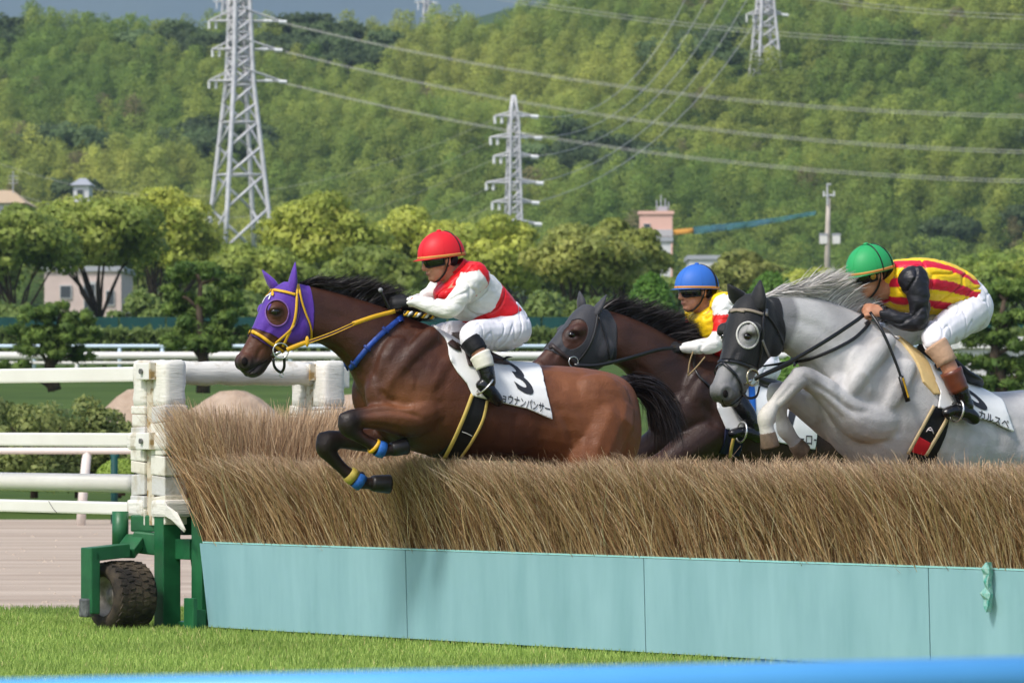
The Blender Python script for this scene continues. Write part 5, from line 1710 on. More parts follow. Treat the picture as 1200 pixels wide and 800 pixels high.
def build_horse1():
    R = H1
    torso = [(744, 470, 744, 508, .07), (736, 450, 738, 540, .17), (716, 437, 720, 556, .245), (686, 431, 692, 558, .275), (650, 428, 656, 550, .275),
             (615, 427, 620, 543, .275), (580, 423, 584, 540, .285), (546, 408, 552, 539, .29), (518, 390, 524, 537, .275), (494, 380, 496, 532, .26), (470, 376, 466, 522, .24),
             (450, 384, 446, 505, .21), (436, 400, 434, 482, .15), (428, 420, 427, 462, .08)]
    neck = [(512, 384, 440, 496, .19), (482, 373, 424, 462, .155), (450, 360, 410, 434, .12), (416, 349, 393, 414, .098), (386, 340, 376, 403, .085), (362, 334, 362, 398, .078), (346, 333, 352, 386, .065)]
    head = [(334, 330, 362, 346, .062), (321, 339, 366, 372, .088), (311, 352, 364, 393, .104), (304, 367, 351, 404, .098), (298, 381, 335, 411, .078), (292, 394, 323, 418, .062), (285, 407, 315, 428, .056), (279, 417, 309, 437, .053), (277, 426, 301, 442, .047), (283, 435, 294, 443, .025)]
    P = R.p
    pieces = [loft(torso, R, egg=0.08), loft(neck, R, egg=0.22), loft(head, R, n=20, egg=-0.05, pw=2.3)]
    # muscles
    for (px, py, v, r, ax) in [(468, 440, .140, (.15, .09, .22), 0), (450, 460, .11, (.11, .09, .16), 0), (505, 458, .18, (.15, .09, .2), 0), (700, 475, .175, (.20, .10, .18), 0), (728, 505, .125, (.12, .09, .18), 0),
                               (660, 495, .175, (.18, .09, .15), 0), (492, 486, .16, (.14, .09, .09), 0), (600, 490, .17, (.28, .12, .2), 0)]:
        for sg in (1, -1):
            c = P(px, py, v); l = R.loc(c); l.y *= sg
            pieces.append(ball(R.wor(l), r, axes=(R.h, R.n, UP)))
    # near foreleg
    near = [(P(505, 478, .15), .125), (P(480, 489, .16), .112), (P(452, 488, .16), .085), (P(430, 489, .155), .062), (P(419, 490, .15), .055), (P(409, 494, .15), .061), (P(409, 501, .15), .056), (P(415, 507, .15), .043), (P(424, 513, .15), .035), (P(434, 519, .15), .034), (P(443, 525, .15), .045), (P(450, 527, .15), .038), (P(456, 527, .15), .032), (P(461, 526, .15), .036)]
    far = [(P(490, 500, -.12), .12), (P(462, 512, -.13), .09), (P(430, 515, -.13), .068), (P(408, 515, -.13), .056), (P(397, 515, -.13), .052), (P(385, 517, -.13), .061), (P(382, 525, -.13), .057), (P(387, 533, -.13), .045), (P(395, 542, -.13), .037), (P(405, 552, -.13), .035), (P(416, 561, -.13), .046), (P(424, 565, -.13), .039), (P(431, 566, -.13), .033), (P(437, 566, -.13), .038)]
    pieces += [limb(near), limb(far)]
    for sg in (1, -1):
        hind = [(708, 490, .12, .19), (690, 540, .15, .17), (705, 580, .15, .12), (745, 612, .14, .085), (778, 634, .13, .062), (780, 660, .13, .048), (774, 690, .13, .042), (770, 712, .13, .050), (762, 724, .13, .042), (757, 732, .13, .046)]
        q = []
        for (x, y, v, r) in hind:
            l = R.loc(P(x, y, v)); l.y *= sg
            if sg < 0: l.x -= 0.12 * sstep(np.array(float(y)), 560, 640)
            q.append((R.wor(l), r))
        pieces.append(limb(q))
    # nostril rim, lips, eye socket, jaw muscle
    for sg in (1, -1):
        for (px, py, v, r) in [(287, 423, .042, (.026, .02, .03)), (350, 385, .075, (.06, .035, .07)), (323, 361, .085, (.045, .03, .03)), (322, 398, .06, (.09, .015, .02)), (296, 437, .03, (.035, .02, .02))]:
            l = R.loc(P(px, py, v)); l.y *= sg
            pieces.append(ball(R.wor(l), r, axes=(R.h, R.n, UP)))
    for pts in ([(P(505, 392, .155), .05), (P(482, 415, .175), .06), (P(462, 440, .175), .055), (P(452, 458, .16), .045)], [(P(522, 425, .20), .05), (P(508, 450, .215), .06), (P(495, 472, .20), .05)]):
        pieces.append(limb(pts)); pieces.append(limb([(R.mir(a), r) for a, r in pts]))
    for (x, y, v, r) in [(417, 499, .15, .03), (403, 490, .15, .034), (449, 522, .15, .02), (392, 523, -.13, .03), (378, 513, -.13, .034), (424, 556, -.13, .02)]:
        pieces.append(ball(P(x, y, v), r))
    me = fuse('body', pieces, 0.0085, 10)
    carve(me, R, [([(492, 384), (474, 402), (460, 420), (449, 440), (444, 456)], 6, -.007), ([(524, 412), (522, 432), (516, 450), (508, 466)], 6, -.006),
                  ([(442, 452), (452, 466), (468, 474), (486, 474)], 4, -.011), ([(418, 485), (440, 482), (462, 481), (484, 486), (498, 492)], 3, -.010), ([(430, 497), (450, 499), (470, 503)], 3, -.006),
                  ([(512, 508), (516, 488), (512, 466)], 5, -.009), ([(378, 402), (398, 412), (416, 430), (430, 446)], 4, -.009), ([(374, 362), (404, 374), (436, 394), (452, 412)], 6, -.006),
                  ([(468, 425), (478, 432), (484, 446), (482, 458)], 3, .0035), ([(476, 412), (490, 420), (500, 432)], 2.5, .002),
                  ([(648, 470), (660, 488), (668, 506), (672, 530)], 6, -.012), ([(640, 436), (654, 446), (662, 460)], 7, -.008), ([(706, 446), (722, 470), (730, 498), (728, 530)], 6, -.008), ([(676, 470), (690, 496), (694, 526)], 7, -.007),
                  ([(592, 480), (588, 500), (584, 524)], 4, -.003), ([(606, 482), (603, 503), (600, 526)], 4, -.003), ([(620, 484), (618, 505), (616, 528)], 4, -.003), ([(634, 487), (633, 506), (632, 528)], 4, -.003),
                  ([(316, 380), (309, 392), (302, 404)], 3, -.006), ([(322, 384), (313, 396), (307, 404)], 3, .004), ([(300, 424), (303, 414), (308, 406)], 2.5, -.006), ([(345, 376), (352, 388), (350, 400)], 4, -.005),
                  (oval(287, 423.5, 6.5, 7.5, rot=.4), 2.2, .008), ([(284, 433), (292, 434), (300, 430), (310, 424)], 2.0, -.008), ([(290, 438), (298, 437), (304, 433)], 2.5, .005),
                  (oval(323.5, 365.5, 7.5, 5.5), 2.0, .006), ([(330, 408), (340, 398), (348, 386)], 2, .003), ([(424, 500), (432, 512), (440, 520)], 2.5, -.005), ([(384, 530), (394, 545), (404, 556)], 2.5, -.005)])
    A = co(me); N_ = nor(me); L_ = R.locs(A)
    # slight unevenness of the skin; ribs, shoulder furrows and tendons
    A += N_ * (0.0012 * vnoise(A * np.array([1, 1, 0.7]), 24, 1)[:, None])
    setco(me, A)
    base = np.array([0.105, 0.034, 0.015]); dark = np.array([0.034, 0.014, 0.009]); black = np.array([0.020, 0.012, 0.009]); red = np.array([0.255, 0.092, 0.034])
    u, v, w = L_[:, 0], L_[:, 1], L_[:, 2]
    def uw(px, py, vv=.15): l = R.loc(P(px, py, vv)); return l.x, l.z
    c = np.tile(base, (len(A), 1))
    nz = vnoise(A, 5, 3)
    def mix(c, col, f): return c * (1 - f[:, None]) + col * f[:, None]
    un, wn_ = uw(440, 380)
    c = mix(c, dark, sstep(u, uw(540, 400)[0], uw(470, 400)[0]) * (0.55 + 0.2 * nz) * sstep(w, uw(440, 520)[1], uw(440, 440)[1]))  # neck and shoulder are darker bay
    # rump and forearm redder
    c = mix(c, red, sstep(u, uw(600, 400)[0], uw(660, 400)[0]) * 0.8)
    du, dw = uw(470, 470)
    c = mix(c, red, np.exp(-((u - du) / .16) ** 2 - ((w - dw) / .12) ** 2) * 0.75)
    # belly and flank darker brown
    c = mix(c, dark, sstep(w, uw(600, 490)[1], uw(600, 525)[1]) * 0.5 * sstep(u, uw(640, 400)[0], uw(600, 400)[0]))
    # black points: lower legs
    kx, kz = uw(425, 489)
    c = mix(c, black, sstep(u, uw(432, 400)[0], uw(412, 400)[0]) * sstep(w, uw(420, 468)[1], uw(420, 482)[1]))
    c = mix(c, black, sstep(w, uw(420, 505)[1], uw(420, 520)[1]) * sstep(u, uw(500, 400)[0], uw(470, 400)[0]) * 0.92)
    # head: brown with darker muzzle
    hd = sstep(u, uw(372, 390)[0], uw(350, 390)[0])
    c = mix(c, np.array([0.12, 0.042, 0.02]), hd * 0.8)
    mz = sstep(w, uw(300, 412, .05)[1], uw(300, 428, .05)[1]) * hd
    c = mix(c, np.array([0.032, 0.024, 0.022]), mz)
    eu, ew = uw(324, 365, .09)
    c = mix(c, np.array([0.025, 0.015, 0.012]), np.exp(-((u - eu) / .04) ** 2 - ((w - ew) / .026) ** 2) * 0.8)
    col_attr(me, c)
    root = thing('horse', R.wor((0, 0, 0)), 'bay racehorse in a purple hood leaping the brush, number 3 on its cloth', 'horse')
    t = bvh(me)
    body = put('body', me.copy(), m_coat, root)
    # hood
    hood_poly = [(366, 333), (368, 360), (367, 385), (364, 402), (345, 403), (330, 398), (318, 391), (306, 387), (290, 380), (300, 352), (312, 332), (330, 322)]
    eyeh = [(325 + 13 * math.cos(a), 367 + 15 * math.sin(a)) for a in np.linspace(0, 2 * math.pi, 12, endpoint=False)]
    m_purple = mat('purple_stretch', srgb(92, 52, 160), 0.6, 0.3, sheen=0.2, bump=0.002, bscale=120, nscale=14, col2=srgb(80, 42, 144))
    hoodm = shell(me, R, hood_poly, .07, 0.004, 0.004, holes=[eyeh])
    put('hood', hoodm, m_purple, root)
    for nm, b_, tp_, vv in (('ear', (342, 340), (346, 307), .045), ('ear', (323, 338), (307, 316), -.05)):
        add_mesh(nm, ear(P(*b_, vv), P(*tp_, vv * 1.4), .042, R, R.h), m_purple, root)
    # hood emblem: white stroke on the forehead side
    for pts in ([(309, 356), (313, 349), (319, 345)], [(316, 352), (318, 347)]):
        V, Fc = strap(t, R, pts, 0.010, 0.0095, .07, 0.002)
        add_mesh('hood_emblem', (V, Fc), m_cloth, root)
    # rim of the eye hole
    ep = [R.loc(P(x, y, .08)) for x, y in eyeh]
    V, Fc = strap(t, R, eyeh + eyeh[:2], 0.008, 0.006, .08, 0.004)
    add_mesh('eye_hole_rim', (V, Fc), mat('purple_trim', srgb(120, 84, 150), 0.6, 0.3), root)
    for sg in (1, -1):
        l = R.loc(skin_point(t, R, 323, 365, .09)[0]); l.y = (l.y - .004) * sg
        add_mesh('eye', ball(R.wor(l), (.025, .016, .018), axes=(R.h, R.n, UP)), m_eye, root)
        l = R.loc(skin_point(t, R, 287, 423.5, .06)[0]); l.y = (l.y - .004) * sg
        add_mesh('nostril', ball(R.wor(l), (.018, .011, .024), axes=(R.h, R.n, UP)), m_nostril, root)
    V, Fc = strap(t, R, [(288, 440), (296, 434), (304, 427), (313, 422)], 0.006, 0.000, .045, 0.003)
    add_mesh('mouth', (V, Fc), m_nostril, root)
    # bridle in yellow and purple
    m_pd = mat('purple_web', srgb(60, 30, 90), 0.5, 0.3)
    def yb(name, pts, w, off=0.010, m=m_yellow, v=.07, both=True, th=0.004):
        for sg in ((1, -1) if both else (1,)):
            add_mesh(name, strap(t, R, pts, w, off, v, th, sg), m, root)
    yb('browband', [(314, 341), (322, 341), (334, 343), (346, 346)], .016)
    yb('cheek_strap', [(348, 333), (347, 350), (346, 366), (343, 380), (336, 394), (331, 405)], .016)
    yb('cheek_strap', [(348, 345), (350, 362), (347, 378), (341, 388)], .008, 0.012, m_pd)
    yb('throat_lash', [(349, 335), (352, 352), (357, 368), (362, 382), (365, 398)], .013)
    yb('noseband', [(293, 387), (303, 392), (313, 399), (322, 405), (331, 411)], .018)
    yb('noseband_trim', [(292, 391), (302, 396), (313, 403), (322, 409)], .008, .008, m_pd)
    yb('noseband', [(322, 402), (330, 395), (339, 387), (344, 381)], .014)
    # bit ring, curb loop
    rc = P(329, 411, .085)
    add_mesh('bit_ring', ring(rc, R.n + R.h * 0.2, .042, .0045), m_metal, root)
    add_mesh('bit_bar', tube_data([P(318, 416, .05), P(329, 412, .085)], .008, 8), m_metal, root)
    cp = [P(320, 420, .06), P(322, 430, .05), P(329, 436, .03), P(333, 430, .05), P(333, 418, .07)]
    add_mesh('curb_strap', tube_data([Vector(q) for q in catmull([tuple(x) for x in cp], 4)], .008, 6), m_black_l, root)
    add_mesh('curb_ring', ring(P(330, 439, .03), R.n, .011, .003), m_metal, root)
    # reins
    def rein(pts, w, m, nm, vs):
        Pn = [P(x, y, v) for (x, y), v in zip(pts, vs)]
        Q = [Vector(q) for q in catmull([tuple(x) for x in Pn], 5)]
        add_mesh(nm, ribbon_mesh(Q, [R.n] * len(Q), w, .004), m, root)
    rein([(336, 410), (348, 405), (362, 400)], .026, m_yellow, 'rein_end', [.095, .1, .105])
    rein([(360, 401), (388, 391), (415, 379)], .016, m_pd, 'rein', [.105, .13, .15])
    rein([(360, 399.6), (388, 389.4), (415, 377.6)], .005, m_yellow, 'rein_edge', [.108, .133, .153])
    rein([(360, 402.6), (388, 392.6), (415, 380.6)], .005, m_yellow, 'rein_edge', [.108, .133, .153])
    rein([(413, 379.5), (438, 371), (463, 364.5)], .024, m_yellow, 'rein_grip', [.15, .15, .12])
    add_mesh('rein_keeper', ball(P(360, 400, .105), (.012, .012, .03), axes=(R.h, R.n, UP)), m_yellow, root)
    rein([(336, 410), (370, 398), (415, 380), (463, 366)], .016, m_yellow, 'rein', [-.09, -.1, -.12, -.1])
    # neck strap
    for sg in (1, -1):
        add_mesh('neck_strap', strap(t, R, [(476, 368), (468, 374), (456, 384), (445, 393), (432, 406), (422, 418), (414, 428), (404, 438)], .030, .006, .14, .008, sg), m_blue_s, root)
    for px, py in ((430, 408), (451, 387.5), (416, 425)):
        add_mesh('strap_keeper', strap(t, R, [(px - 3.5, py - 3.5), (px + 3.5, py + 3.5)], .016, .010, .14, .007), mat('blue_keeper', srgb(28, 58, 130), 0.5, 0.4), root)
    # cloth
    cloth_poly = [(524, 378), (523, 400), (527, 422), (536, 437), (547, 450), (553, 464), (586, 472), (616, 479), (646, 491), (640, 465), (636, 448), (631, 430), (626, 418), (570, 400), (545, 372)]
    cm = shell(me, R, cloth_poly, .25, 0.010, 0.005, flare=0.012)
    ct = bvh(cm)
    put('saddle_cloth', cm, m_cloth, root)
    # girth
    gp = [(552, 458), (544, 485), (532, 512), (518, 541), (512, 556), (534, 560), (540, 535), (553, 514), (564, 492), (570, 468)]
    gm = shell(me, R, gp, .22, 0.008, 0.006)
    put('girth', gm, mat('girth_black', srgb(20, 20, 22), 0.6, 0.3, bump=0.002, bscale=80), root)
    m_gy = mat('girth_edge', srgb(206, 178, 96), 0.5, 0.3)
    add_mesh('girth_piping', strap(t, R, [(553, 462), (544, 486), (532, 513), (521, 534)], .022, .012, .22, .006), m_gy, root)
    add_mesh('girth_piping', strap(t, R, [(570, 470), (565, 492), (553, 515), (540, 533)], .016, .012, .22, .006), m_gy, root)
    add_mesh('girth_seam', strap(t, R, [(541, 504), (547, 506), (553, 509)], .004, .016, .22, .001), m_cloth, root)
    # saddle
    sd = [(532, 386, 538, 398, .09), (542, 393, 548, 416, .17), (556, 404, 562, 430, .2), (572, 413, 576, 430, .19), (586, 419, 588, 432, .14), (593, 424, 594, 432, .07)]
    sm = fuse('saddle', [loft(sd, R, egg=0.0)], 0.012, 4)
    put('saddle', sm, mat('saddle_leather', srgb(52, 34, 28), 0.4, 0.5), root)
    add_mesh('saddle_flap', strap(ct, R, [(536, 386), (542, 398), (549, 414), (554, 430)], .06, .006, .24, .008), mat('saddle_leather', (0, 0, 0)), root)
    # number and name
    text_on(R, ct, '3', (603, 455), (657, 476), (584, 397), .25, m_ink, root, 'number', bold=0.02)
    text_on(R, ct, 'ショウナンパンサー', (575.5, 468), (582.8, 469.8), (577.8, 455.5), .25, m_ink, root, 'lettering', bold=0.012)
    # bandages
    for (pts, m) in (([(437, 521.5), (440, 524)], m_yellow), ([(441, 524.5), (450, 527.5)], None), ):
        mm = m or mat('blue_bandage', srgb(46, 110, 190), 0.6, 0.3, nscale=30, col2=srgb(36, 90, 165), bump=0.003, bscale=60)
        a, b = P(*pts[0], .15), P(*pts[1], .15)
        add_mesh('bandage', tube_data([a, a.lerp(b, .5), b], [.045, .048, .046], 16), mm, root)
    for (pts, m) in (([(408, 554), (415, 560)], 0), ([(415.5, 560.5), (424, 566)], 1)):
        mm = mat('yellow_bandage', srgb(196, 178, 84), 0.6, 0.3, nscale=30, col2=srgb(170, 150, 66)) if m == 0 else mat('blue_bandage', (0, 0, 0))
        a, b = P(*pts[0], -.13), P(*pts[1], -.13)
        add_mesh('bandage', tube_data([a, a.lerp(b, .5), b], [.044, .048, .047], 16), mm, root)
    add_mesh('hoof', hoof(P(458, 526.5, .15), P(477, 522, .15), .043, R), m_hoof, root)
    add_mesh('hoof', hoof(P(435, 566, -.13), P(457, 567, -.13), .048, R), m_hoof, root)
    for sg in (1, -1):
        l0, l1 = R.loc(P(759, 730, .13)), R.loc(P(752, 745, .13))
        for l in (l0, l1):
            l.y *= sg
            if sg < 0: l.x -= 0.12
        add_mesh('hoof', hoof(R.wor(l0), R.wor(l1), .046, R), m_hoof, root)
    # mane
    r = np.random.default_rng(31)
    crest = catmull([list(P(*q)) for q in [(352, 331), (372, 334), (394, 341), (416, 347), (440, 356), (462, 366), (484, 374)]], 8)
    n = 3600
    k = r.uniform(0, len(crest) - 1.01, n); i = k.astype(int); f = (k - i)[:, None]
    roots = crest[i] * (1 - f) + crest[i + 1] * f + r.normal(size=(n, 3)) * .006 - np.array([0, 0, .01])
    tt = k / len(crest)
    back = -np.array(R.h)
    up_amt = 0.25 + 0.9 * np.exp(-((tt - 0.52) / 0.22) ** 2)
    d = back[None] * (0.9 + r.normal(size=(n, 1)) * .1) + np.array([0, 0, 1.0])[None] * up_amt[:, None] + r.normal(size=(n, 3)) * .12 + np.array(R.n)[None] * r.normal(0.05, .15, (n, 1))
    ln = np.interp(tt, [0, .15, .5, .8, 1], [.10, .15, .19, .19, .13]) * r.uniform(.6, 1.15, n)
    hair('mane', roots, d, ln, .0026, root, m_hair_dark, back * 0.35, r=r, droop=0.9, curl=.3)
    # forelock-less; tail streaming behind
    n = 1900
    dock = P(738, 450); dirn = -np.array(R.h)
    roots = np.array(dock)[None] + r.normal(size=(n, 3)) * .022
    d = dirn[None] * (.9 + r.normal(size=(n, 1)) * .12) + np.array([0, 0, .12])[None] + r.normal(size=(n, 3)) * .12
    hair('tail', roots, d, r.uniform(.28, .5, n), .003, root, m_hair_dark, np.array([0, 0, -1.0]), r=r, droop=2.4, seg=9, curl=.5)
    tl = [(P(728, 448), .035), (P(742, 446), .032), (P(756, 452), .026), (P(764, 470), .018)]
    add_mesh('dock', limb(tl), m_hair_dark, root)
    return root
horse1 = build_horse1()
def muscles(R, specs):
    out = []
    for (px, py, v, r) in specs:
        for sg in (1, -1):
            l = R.loc(R.p(px, py, v)); l.y *= sg
            out.append(ball(R.wor(l), r, axes=(R.h, R.n, UP)))
    return out
def face_bits(R, root, eye, eye_v, nose, nose_v, mouth, tree_, mouth_v=.045, s=1.0):
    for sg in (1, -1):
        l = R.loc(skin_point(tree_, R, *eye, eye_v)[0]); l.y = (l.y - .004) * sg
        add_mesh('eye', ball(R.wor(l), (.024 * s, .016 * s, .018 * s), axes=(R.h, R.n, UP)), m_eye, root)
        l = R.loc(skin_point(tree_, R, *nose, nose_v)[0]); l.y = (l.y - .004) * sg
        add_mesh('nostril', ball(R.wor(l), (.019, .010, .021), axes=(R.h, R.n, UP)), m_nostril, root)
    add_mesh('mouth', strap(tree_, R, mouth, .006, 0.0, mouth_v, .003), m_nostril, root)
def curve_pts(P, sub=5):
    return [Vector(q) for q in catmull([tuple(x) for x in P], sub)]
def line_strap(name, pts, w, m, parent, nrm, th=.004):
    Q = curve_pts(pts)
    add_mesh(name, ribbon_mesh(Q, [nrm] * len(Q), w, th), m, parent)
def mane_hair(name, crest, n, ln, up_f, back, R, root, m, r, cols=None, w=.004, droop=.9, curl=.3, spread=.16, side=.05):
    crest = catmull([list(q) for q in crest], 8)
    k = r.uniform(0, len(crest) - 1.01, n); i = k.astype(int); f = (k - i)[:, None]
    roots = crest[i] * (1 - f) + crest[i + 1] * f + r.normal(size=(n, 3)) * .006 - np.array([0, 0, .012])
    tt = k / len(crest)
    up_amt = np.interp(tt, *up_f)
    d = back[None] * (0.9 + r.normal(size=(n, 1)) * .1) + np.array([0, 0, 1.0])[None] * up_amt[:, None] + r.normal(size=(n, 3)) * spread + np.array(R.n)[None] * r.normal(side, .15, (n, 1))
    L_ = np.interp(tt, *ln) * r.uniform(.6, 1.15, n)
    hair(name, roots, d, L_, w, root, m, back * 0.25, r=r, droop=droop, curl=curl, cols=cols)

def build_horse3():
    R = H3; P = R.p
    torso = [(1278, 495, 1278, 532, .07), (1266, 474, 1266, 572, .17), (1238, 458, 1242, 592, .25), (1202, 456, 1208, 590, .28), (1162, 459, 1170, 580, .278), (1126, 450, 1132, 574, .28),
             (1092, 432, 1098, 568, .288), (1064, 410, 1066, 562, .288), (1040, 392, 1038, 556, .27), (1018, 382, 1012, 548, .255), (998, 382, 992, 532, .23), (982, 394, 978, 512, .19), (972, 414, 969, 490, .13), (966, 434, 964, 470, .07)]
    neck = [(1042, 388, 975, 500, .19), (1010, 369, 958, 462, .155), (974, 354, 944, 434, .125), (942, 346, 928, 418, .105), (916, 345, 914, 408, .092), (900, 349, 903, 398, .08), (890, 352, 898, 388, .065)]
    HR = Rider(887, 29.3, math.radians(50))
    # put the head plane through the poll
    poll = P(890, 362, 0.0); HR.O = Vector((poll.x, poll.y, 0))
    hp = HR.p
    head = [(876, 344, 900, 356, .066), (868, 356, 905, 376, .092), (862, 372, 905, 397, .108), (858, 390, 899, 413, .104), (854, 406, 890, 426, .086), (849, 422, 882, 438, .07), (843, 438, 876, 450, .064), (838, 452, 869, 463, .061), (838, 463, 862, 473, .053), (845, 472, 856, 477, .028)]
    pieces = [loft(torso, R, egg=0.08), loft(neck, R, egg=0.2), loft(head, HR, n=20, egg=-0.05, pw=2.3)]
    pieces += muscles(R, [(1010, 448, .15, (.13, .09, .20)), (988, 468, .125, (.10, .09, .15)), (1050, 462, .18, (.15, .09, .2)), (1235, 500, .18, (.2, .1, .18)), (1260, 520, .12, (.12, .09, .18)), (1030, 500, .16, (.14, .09, .09)), (1130, 515, .17, (.28, .12, .2))])
    for sg in (1, -1):
        for (px, py, v, r) in [(851, 460, .048, (.026, .02, .03)), (893, 402, .08, (.06, .035, .07)), (866, 386, .095, (.045, .03, .032)), (855, 473, .032, (.03, .02, .02))]:
            l = HR.loc(hp(px, py, 0)); l.y = v * sg
            pieces.append(ball(HR.wor(l), r, axes=(HR.h, HR.n, UP)))
    near = [(P(1035, 492, .15), .125), (P(1008, 492, .16), .112), (P(985, 474, .16), .085), (P(963, 454, .16), .066), (P(943, 442, .155), .058), (P(934, 446, .155), .053), (P(920, 461, .155), .042), (P(907, 475, .155), .037), (P(898, 488, .155), .048), (P(898, 501, .155), .038), (P(900, 508, .155), .042)]
    far = [(P(1010, 508, -.12), .12), (P(980, 500, -.13), .092), (P(953, 484, -.13), .070), (P(930, 468, -.13), .058), (P(913, 459, -.13), .058), (P(910, 467, -.13), .052), (P(914, 482, -.13), .041), (P(917, 493, -.13), .037), (P(920, 503, -.13), .046), (P(928, 514, -.13), .037), (P(933, 520, -.13), .04)]
    pieces += [limb(near), limb(far)]
    for sg in (1, -1):
        q = []
        for (x, y, v, r) in [(1230, 520, .12, .2), (1215, 580, .15, .16), (1235, 620, .15, .12), (1275, 650, .14, .085), (1300, 668, .13, .062), (1300, 694, .13, .048), (1296, 720, .13, .042), (1293, 742, .13, .05), (1286, 754, .13, .042), (1282, 760, .13, .046)]:
            l = R.loc(P(x, y, v)); l.y *= sg
            if sg < 0: l.x -= 0.1 * (y > 600)
            q.append((R.wor(l), r))
        pieces.append(limb(q))
    for pts in ([(P(1040, 400, .18), .05), (P(1018, 425, .195), .06), (P(1000, 450, .195), .055), (P(990, 466, .17), .045)], [(P(1064, 430, .215), .05), (P(1050, 458, .23), .06), (P(1034, 482, .21), .05)]):
        pieces.append(limb(pts)); pieces.append(limb([(R.mir(a), r) for a, r in pts]))
    for (x, y, v, r) in [(948, 450, .155, .03), (934, 437, .155, .032), (905, 492, .155, .022), (918, 465, -.13, .03), (906, 455, -.13, .032), (926, 503, -.13, .022)]:
        pieces.append(ball(P(x, y, v), r))
    me = fuse('body', pieces, 0.0085, 9)
    carve(me, R, [([(1030, 390), (1010, 408), (997, 428), (988, 448), (983, 462)], 6, -.008), ([(1066, 420), (1062, 442), (1054, 460), (1046, 476)], 6, -.007), ([(981, 458), (990, 474), (1006, 482), (1022, 482)], 4, -.011),
                  ([(948, 447), (968, 459), (988, 474), (1010, 492)], 3, -.011), ([(957, 462), (975, 478), (992, 496)], 3, -.007), ([(1050, 516), (1054, 496), (1050, 474)], 5, -.010), ([(930, 416), (950, 428), (966, 444), (978, 458)], 4, -.009),
                  ([(920, 372), (948, 380), (975, 394), (992, 408)], 6, -.007), ([(1006, 432), (1016, 440), (1020, 454), (1018, 466)], 3, .006), ([(1180, 486), (1192, 506), (1198, 530)], 6, -.012), ([(1168, 492), (1172, 512), (1172, 530)], 5, -.006),
                  ([(1124, 500), (1120, 515), (1116, 532)], 4, -.003), ([(1138, 502), (1135, 517), (1132, 532)], 4, -.003), ([(1152, 504), (1150, 518), (1148, 532)], 4, -.003),
                  ([(932, 447), (920, 460), (908, 473)], 2.5, -.007), ([(940, 440), (946, 444), (950, 450)], 2.5, -.005), ([(925, 442), (914, 454), (904, 466)], 2, .004), ([(934, 470), (948, 482), (964, 496)], 3, -.007), ([(910, 470), (914, 484), (917, 494)], 2.5, -.006)])
    carve(me, HR, [([(866, 408), (860, 420), (856, 432)], 3, -.006), ([(872, 412), (866, 424), (862, 434)], 3, .004), (oval(851, 460.5, 7, 8, rot=.2), 2.4, .009), ([(846, 472), (856, 473), (866, 466), (874, 457)], 2, -.008), (oval(877, 394, 8, 6), 2.2, .006), ([(858, 450), (862, 440), (868, 432)], 2.5, -.005)])
    A = co(me); N_ = nor(me)
    A += N_ * (0.0012 * vnoise(A, 24, 5)[:, None]); setco(me, A)
    L_ = R.locs(A); LH = HR.locs(A)
    c = np.tile(np.array([0.56, 0.545, 0.53]), (len(A), 1))
    def mix(c, col, f): return c * (1 - f[:, None]) + np.array(col) * f[:, None]
    nz = vnoise(A, 14, 8)
    c = mix(c, (0.34, 0.325, 0.32), sstep(nz, 0.0, 1.0) * 0.5)
    def uw(px, py, vv=.15): l = R.loc(P(px, py, vv)); return l.x, l.z
    # grey knees, darker shoulder shading of the dapple, muzzle dark grey
    for (px, py, s_, k) in [(946, 444, .06, .55), (913, 458, .06, .6), (1000, 490, .10, .35), (945, 425, .10, .3), (1180, 520, .16, .2)]:
        a, b = uw(px, py); c = mix(c, (0.22, 0.205, 0.20), np.exp(-((L_[:, 0] - a) ** 2 + (L_[:, 2] - b) ** 2) / s_ ** 2) * k)
    hm = sstep(LH[:, 0], HR.loc(hp(900, 400)).x - .02, HR.loc(hp(885, 400)).x)
    wl = HR.loc(hp(850, 440)).z; wl2 = HR.loc(hp(850, 470)).z
    head_f = np.clip(1 - seg_dist(A, [hp(890, 368), hp(876, 420), hp(853, 466)], [.19, .17, .135]) / .03, 0, 1)
    c = mix(c, (0.20, 0.197, 0.20), head_f * 0.85)
    c = mix(c, (0.09, 0.086, 0.088), head_f * sstep(A[:, 2], wl, wl2))
    el = HR.loc(skin_point(bvh(me), HR, 877, 394, .09)[0]); c = mix(c, (0.46, 0.45, 0.44), np.exp(-((LH[:, 0] - el.x) ** 2 + (LH[:, 2] - el.z) ** 2) / .075 ** 2) * head_f)
    el = HR.loc(skin_point(bvh(me), HR, 877, 393, .09)[0]); c = mix(c, (0.07, 0.065, 0.065), np.exp(-((LH[:, 0] - el.x) ** 2 / .03 ** 2 + (LH[:, 2] - el.z) ** 2 / .025 ** 2)) * head_f)
    # pale yellowish lower legs
    c = mix(c, (0.72, 0.675, 0.59), sstep(A[:, 2], uw(910, 448)[1], uw(910, 475)[1]) * sstep(L_[:, 0], uw(965, 480)[0], uw(930, 480)[0]) * (1 - head_f) * 0.8)
    col_attr(me, c)
    root = thing('horse', R.wor((0, 0, 0)), 'grey horse in a black hood rising over the brush behind the leaders', 'horse')
    t = bvh(me)
    put('body', me.copy(), m_coat_grey, root)
    m_bh = mat('black_hood', srgb(26, 26, 28), 0.6, 0.3, bump=0.002, bscale=120, sheen=0.15)
    hood_poly = [(912, 350), (917, 372), (920, 395), (918, 414), (905, 428), (888, 432), (870, 424), (850, 414), (840, 410), (846, 384), (856, 360), (868, 340), (890, 336)]
    eyeh = [(876 + 12 * math.cos(a), 393 + 15 * math.sin(a)) for a in np.linspace(0, 2 * math.pi, 12, endpoint=False)]
    put('hood', shell(me, HR, hood_poly, .085, 0.005, .004, holes=[eyeh]), m_bh, root)
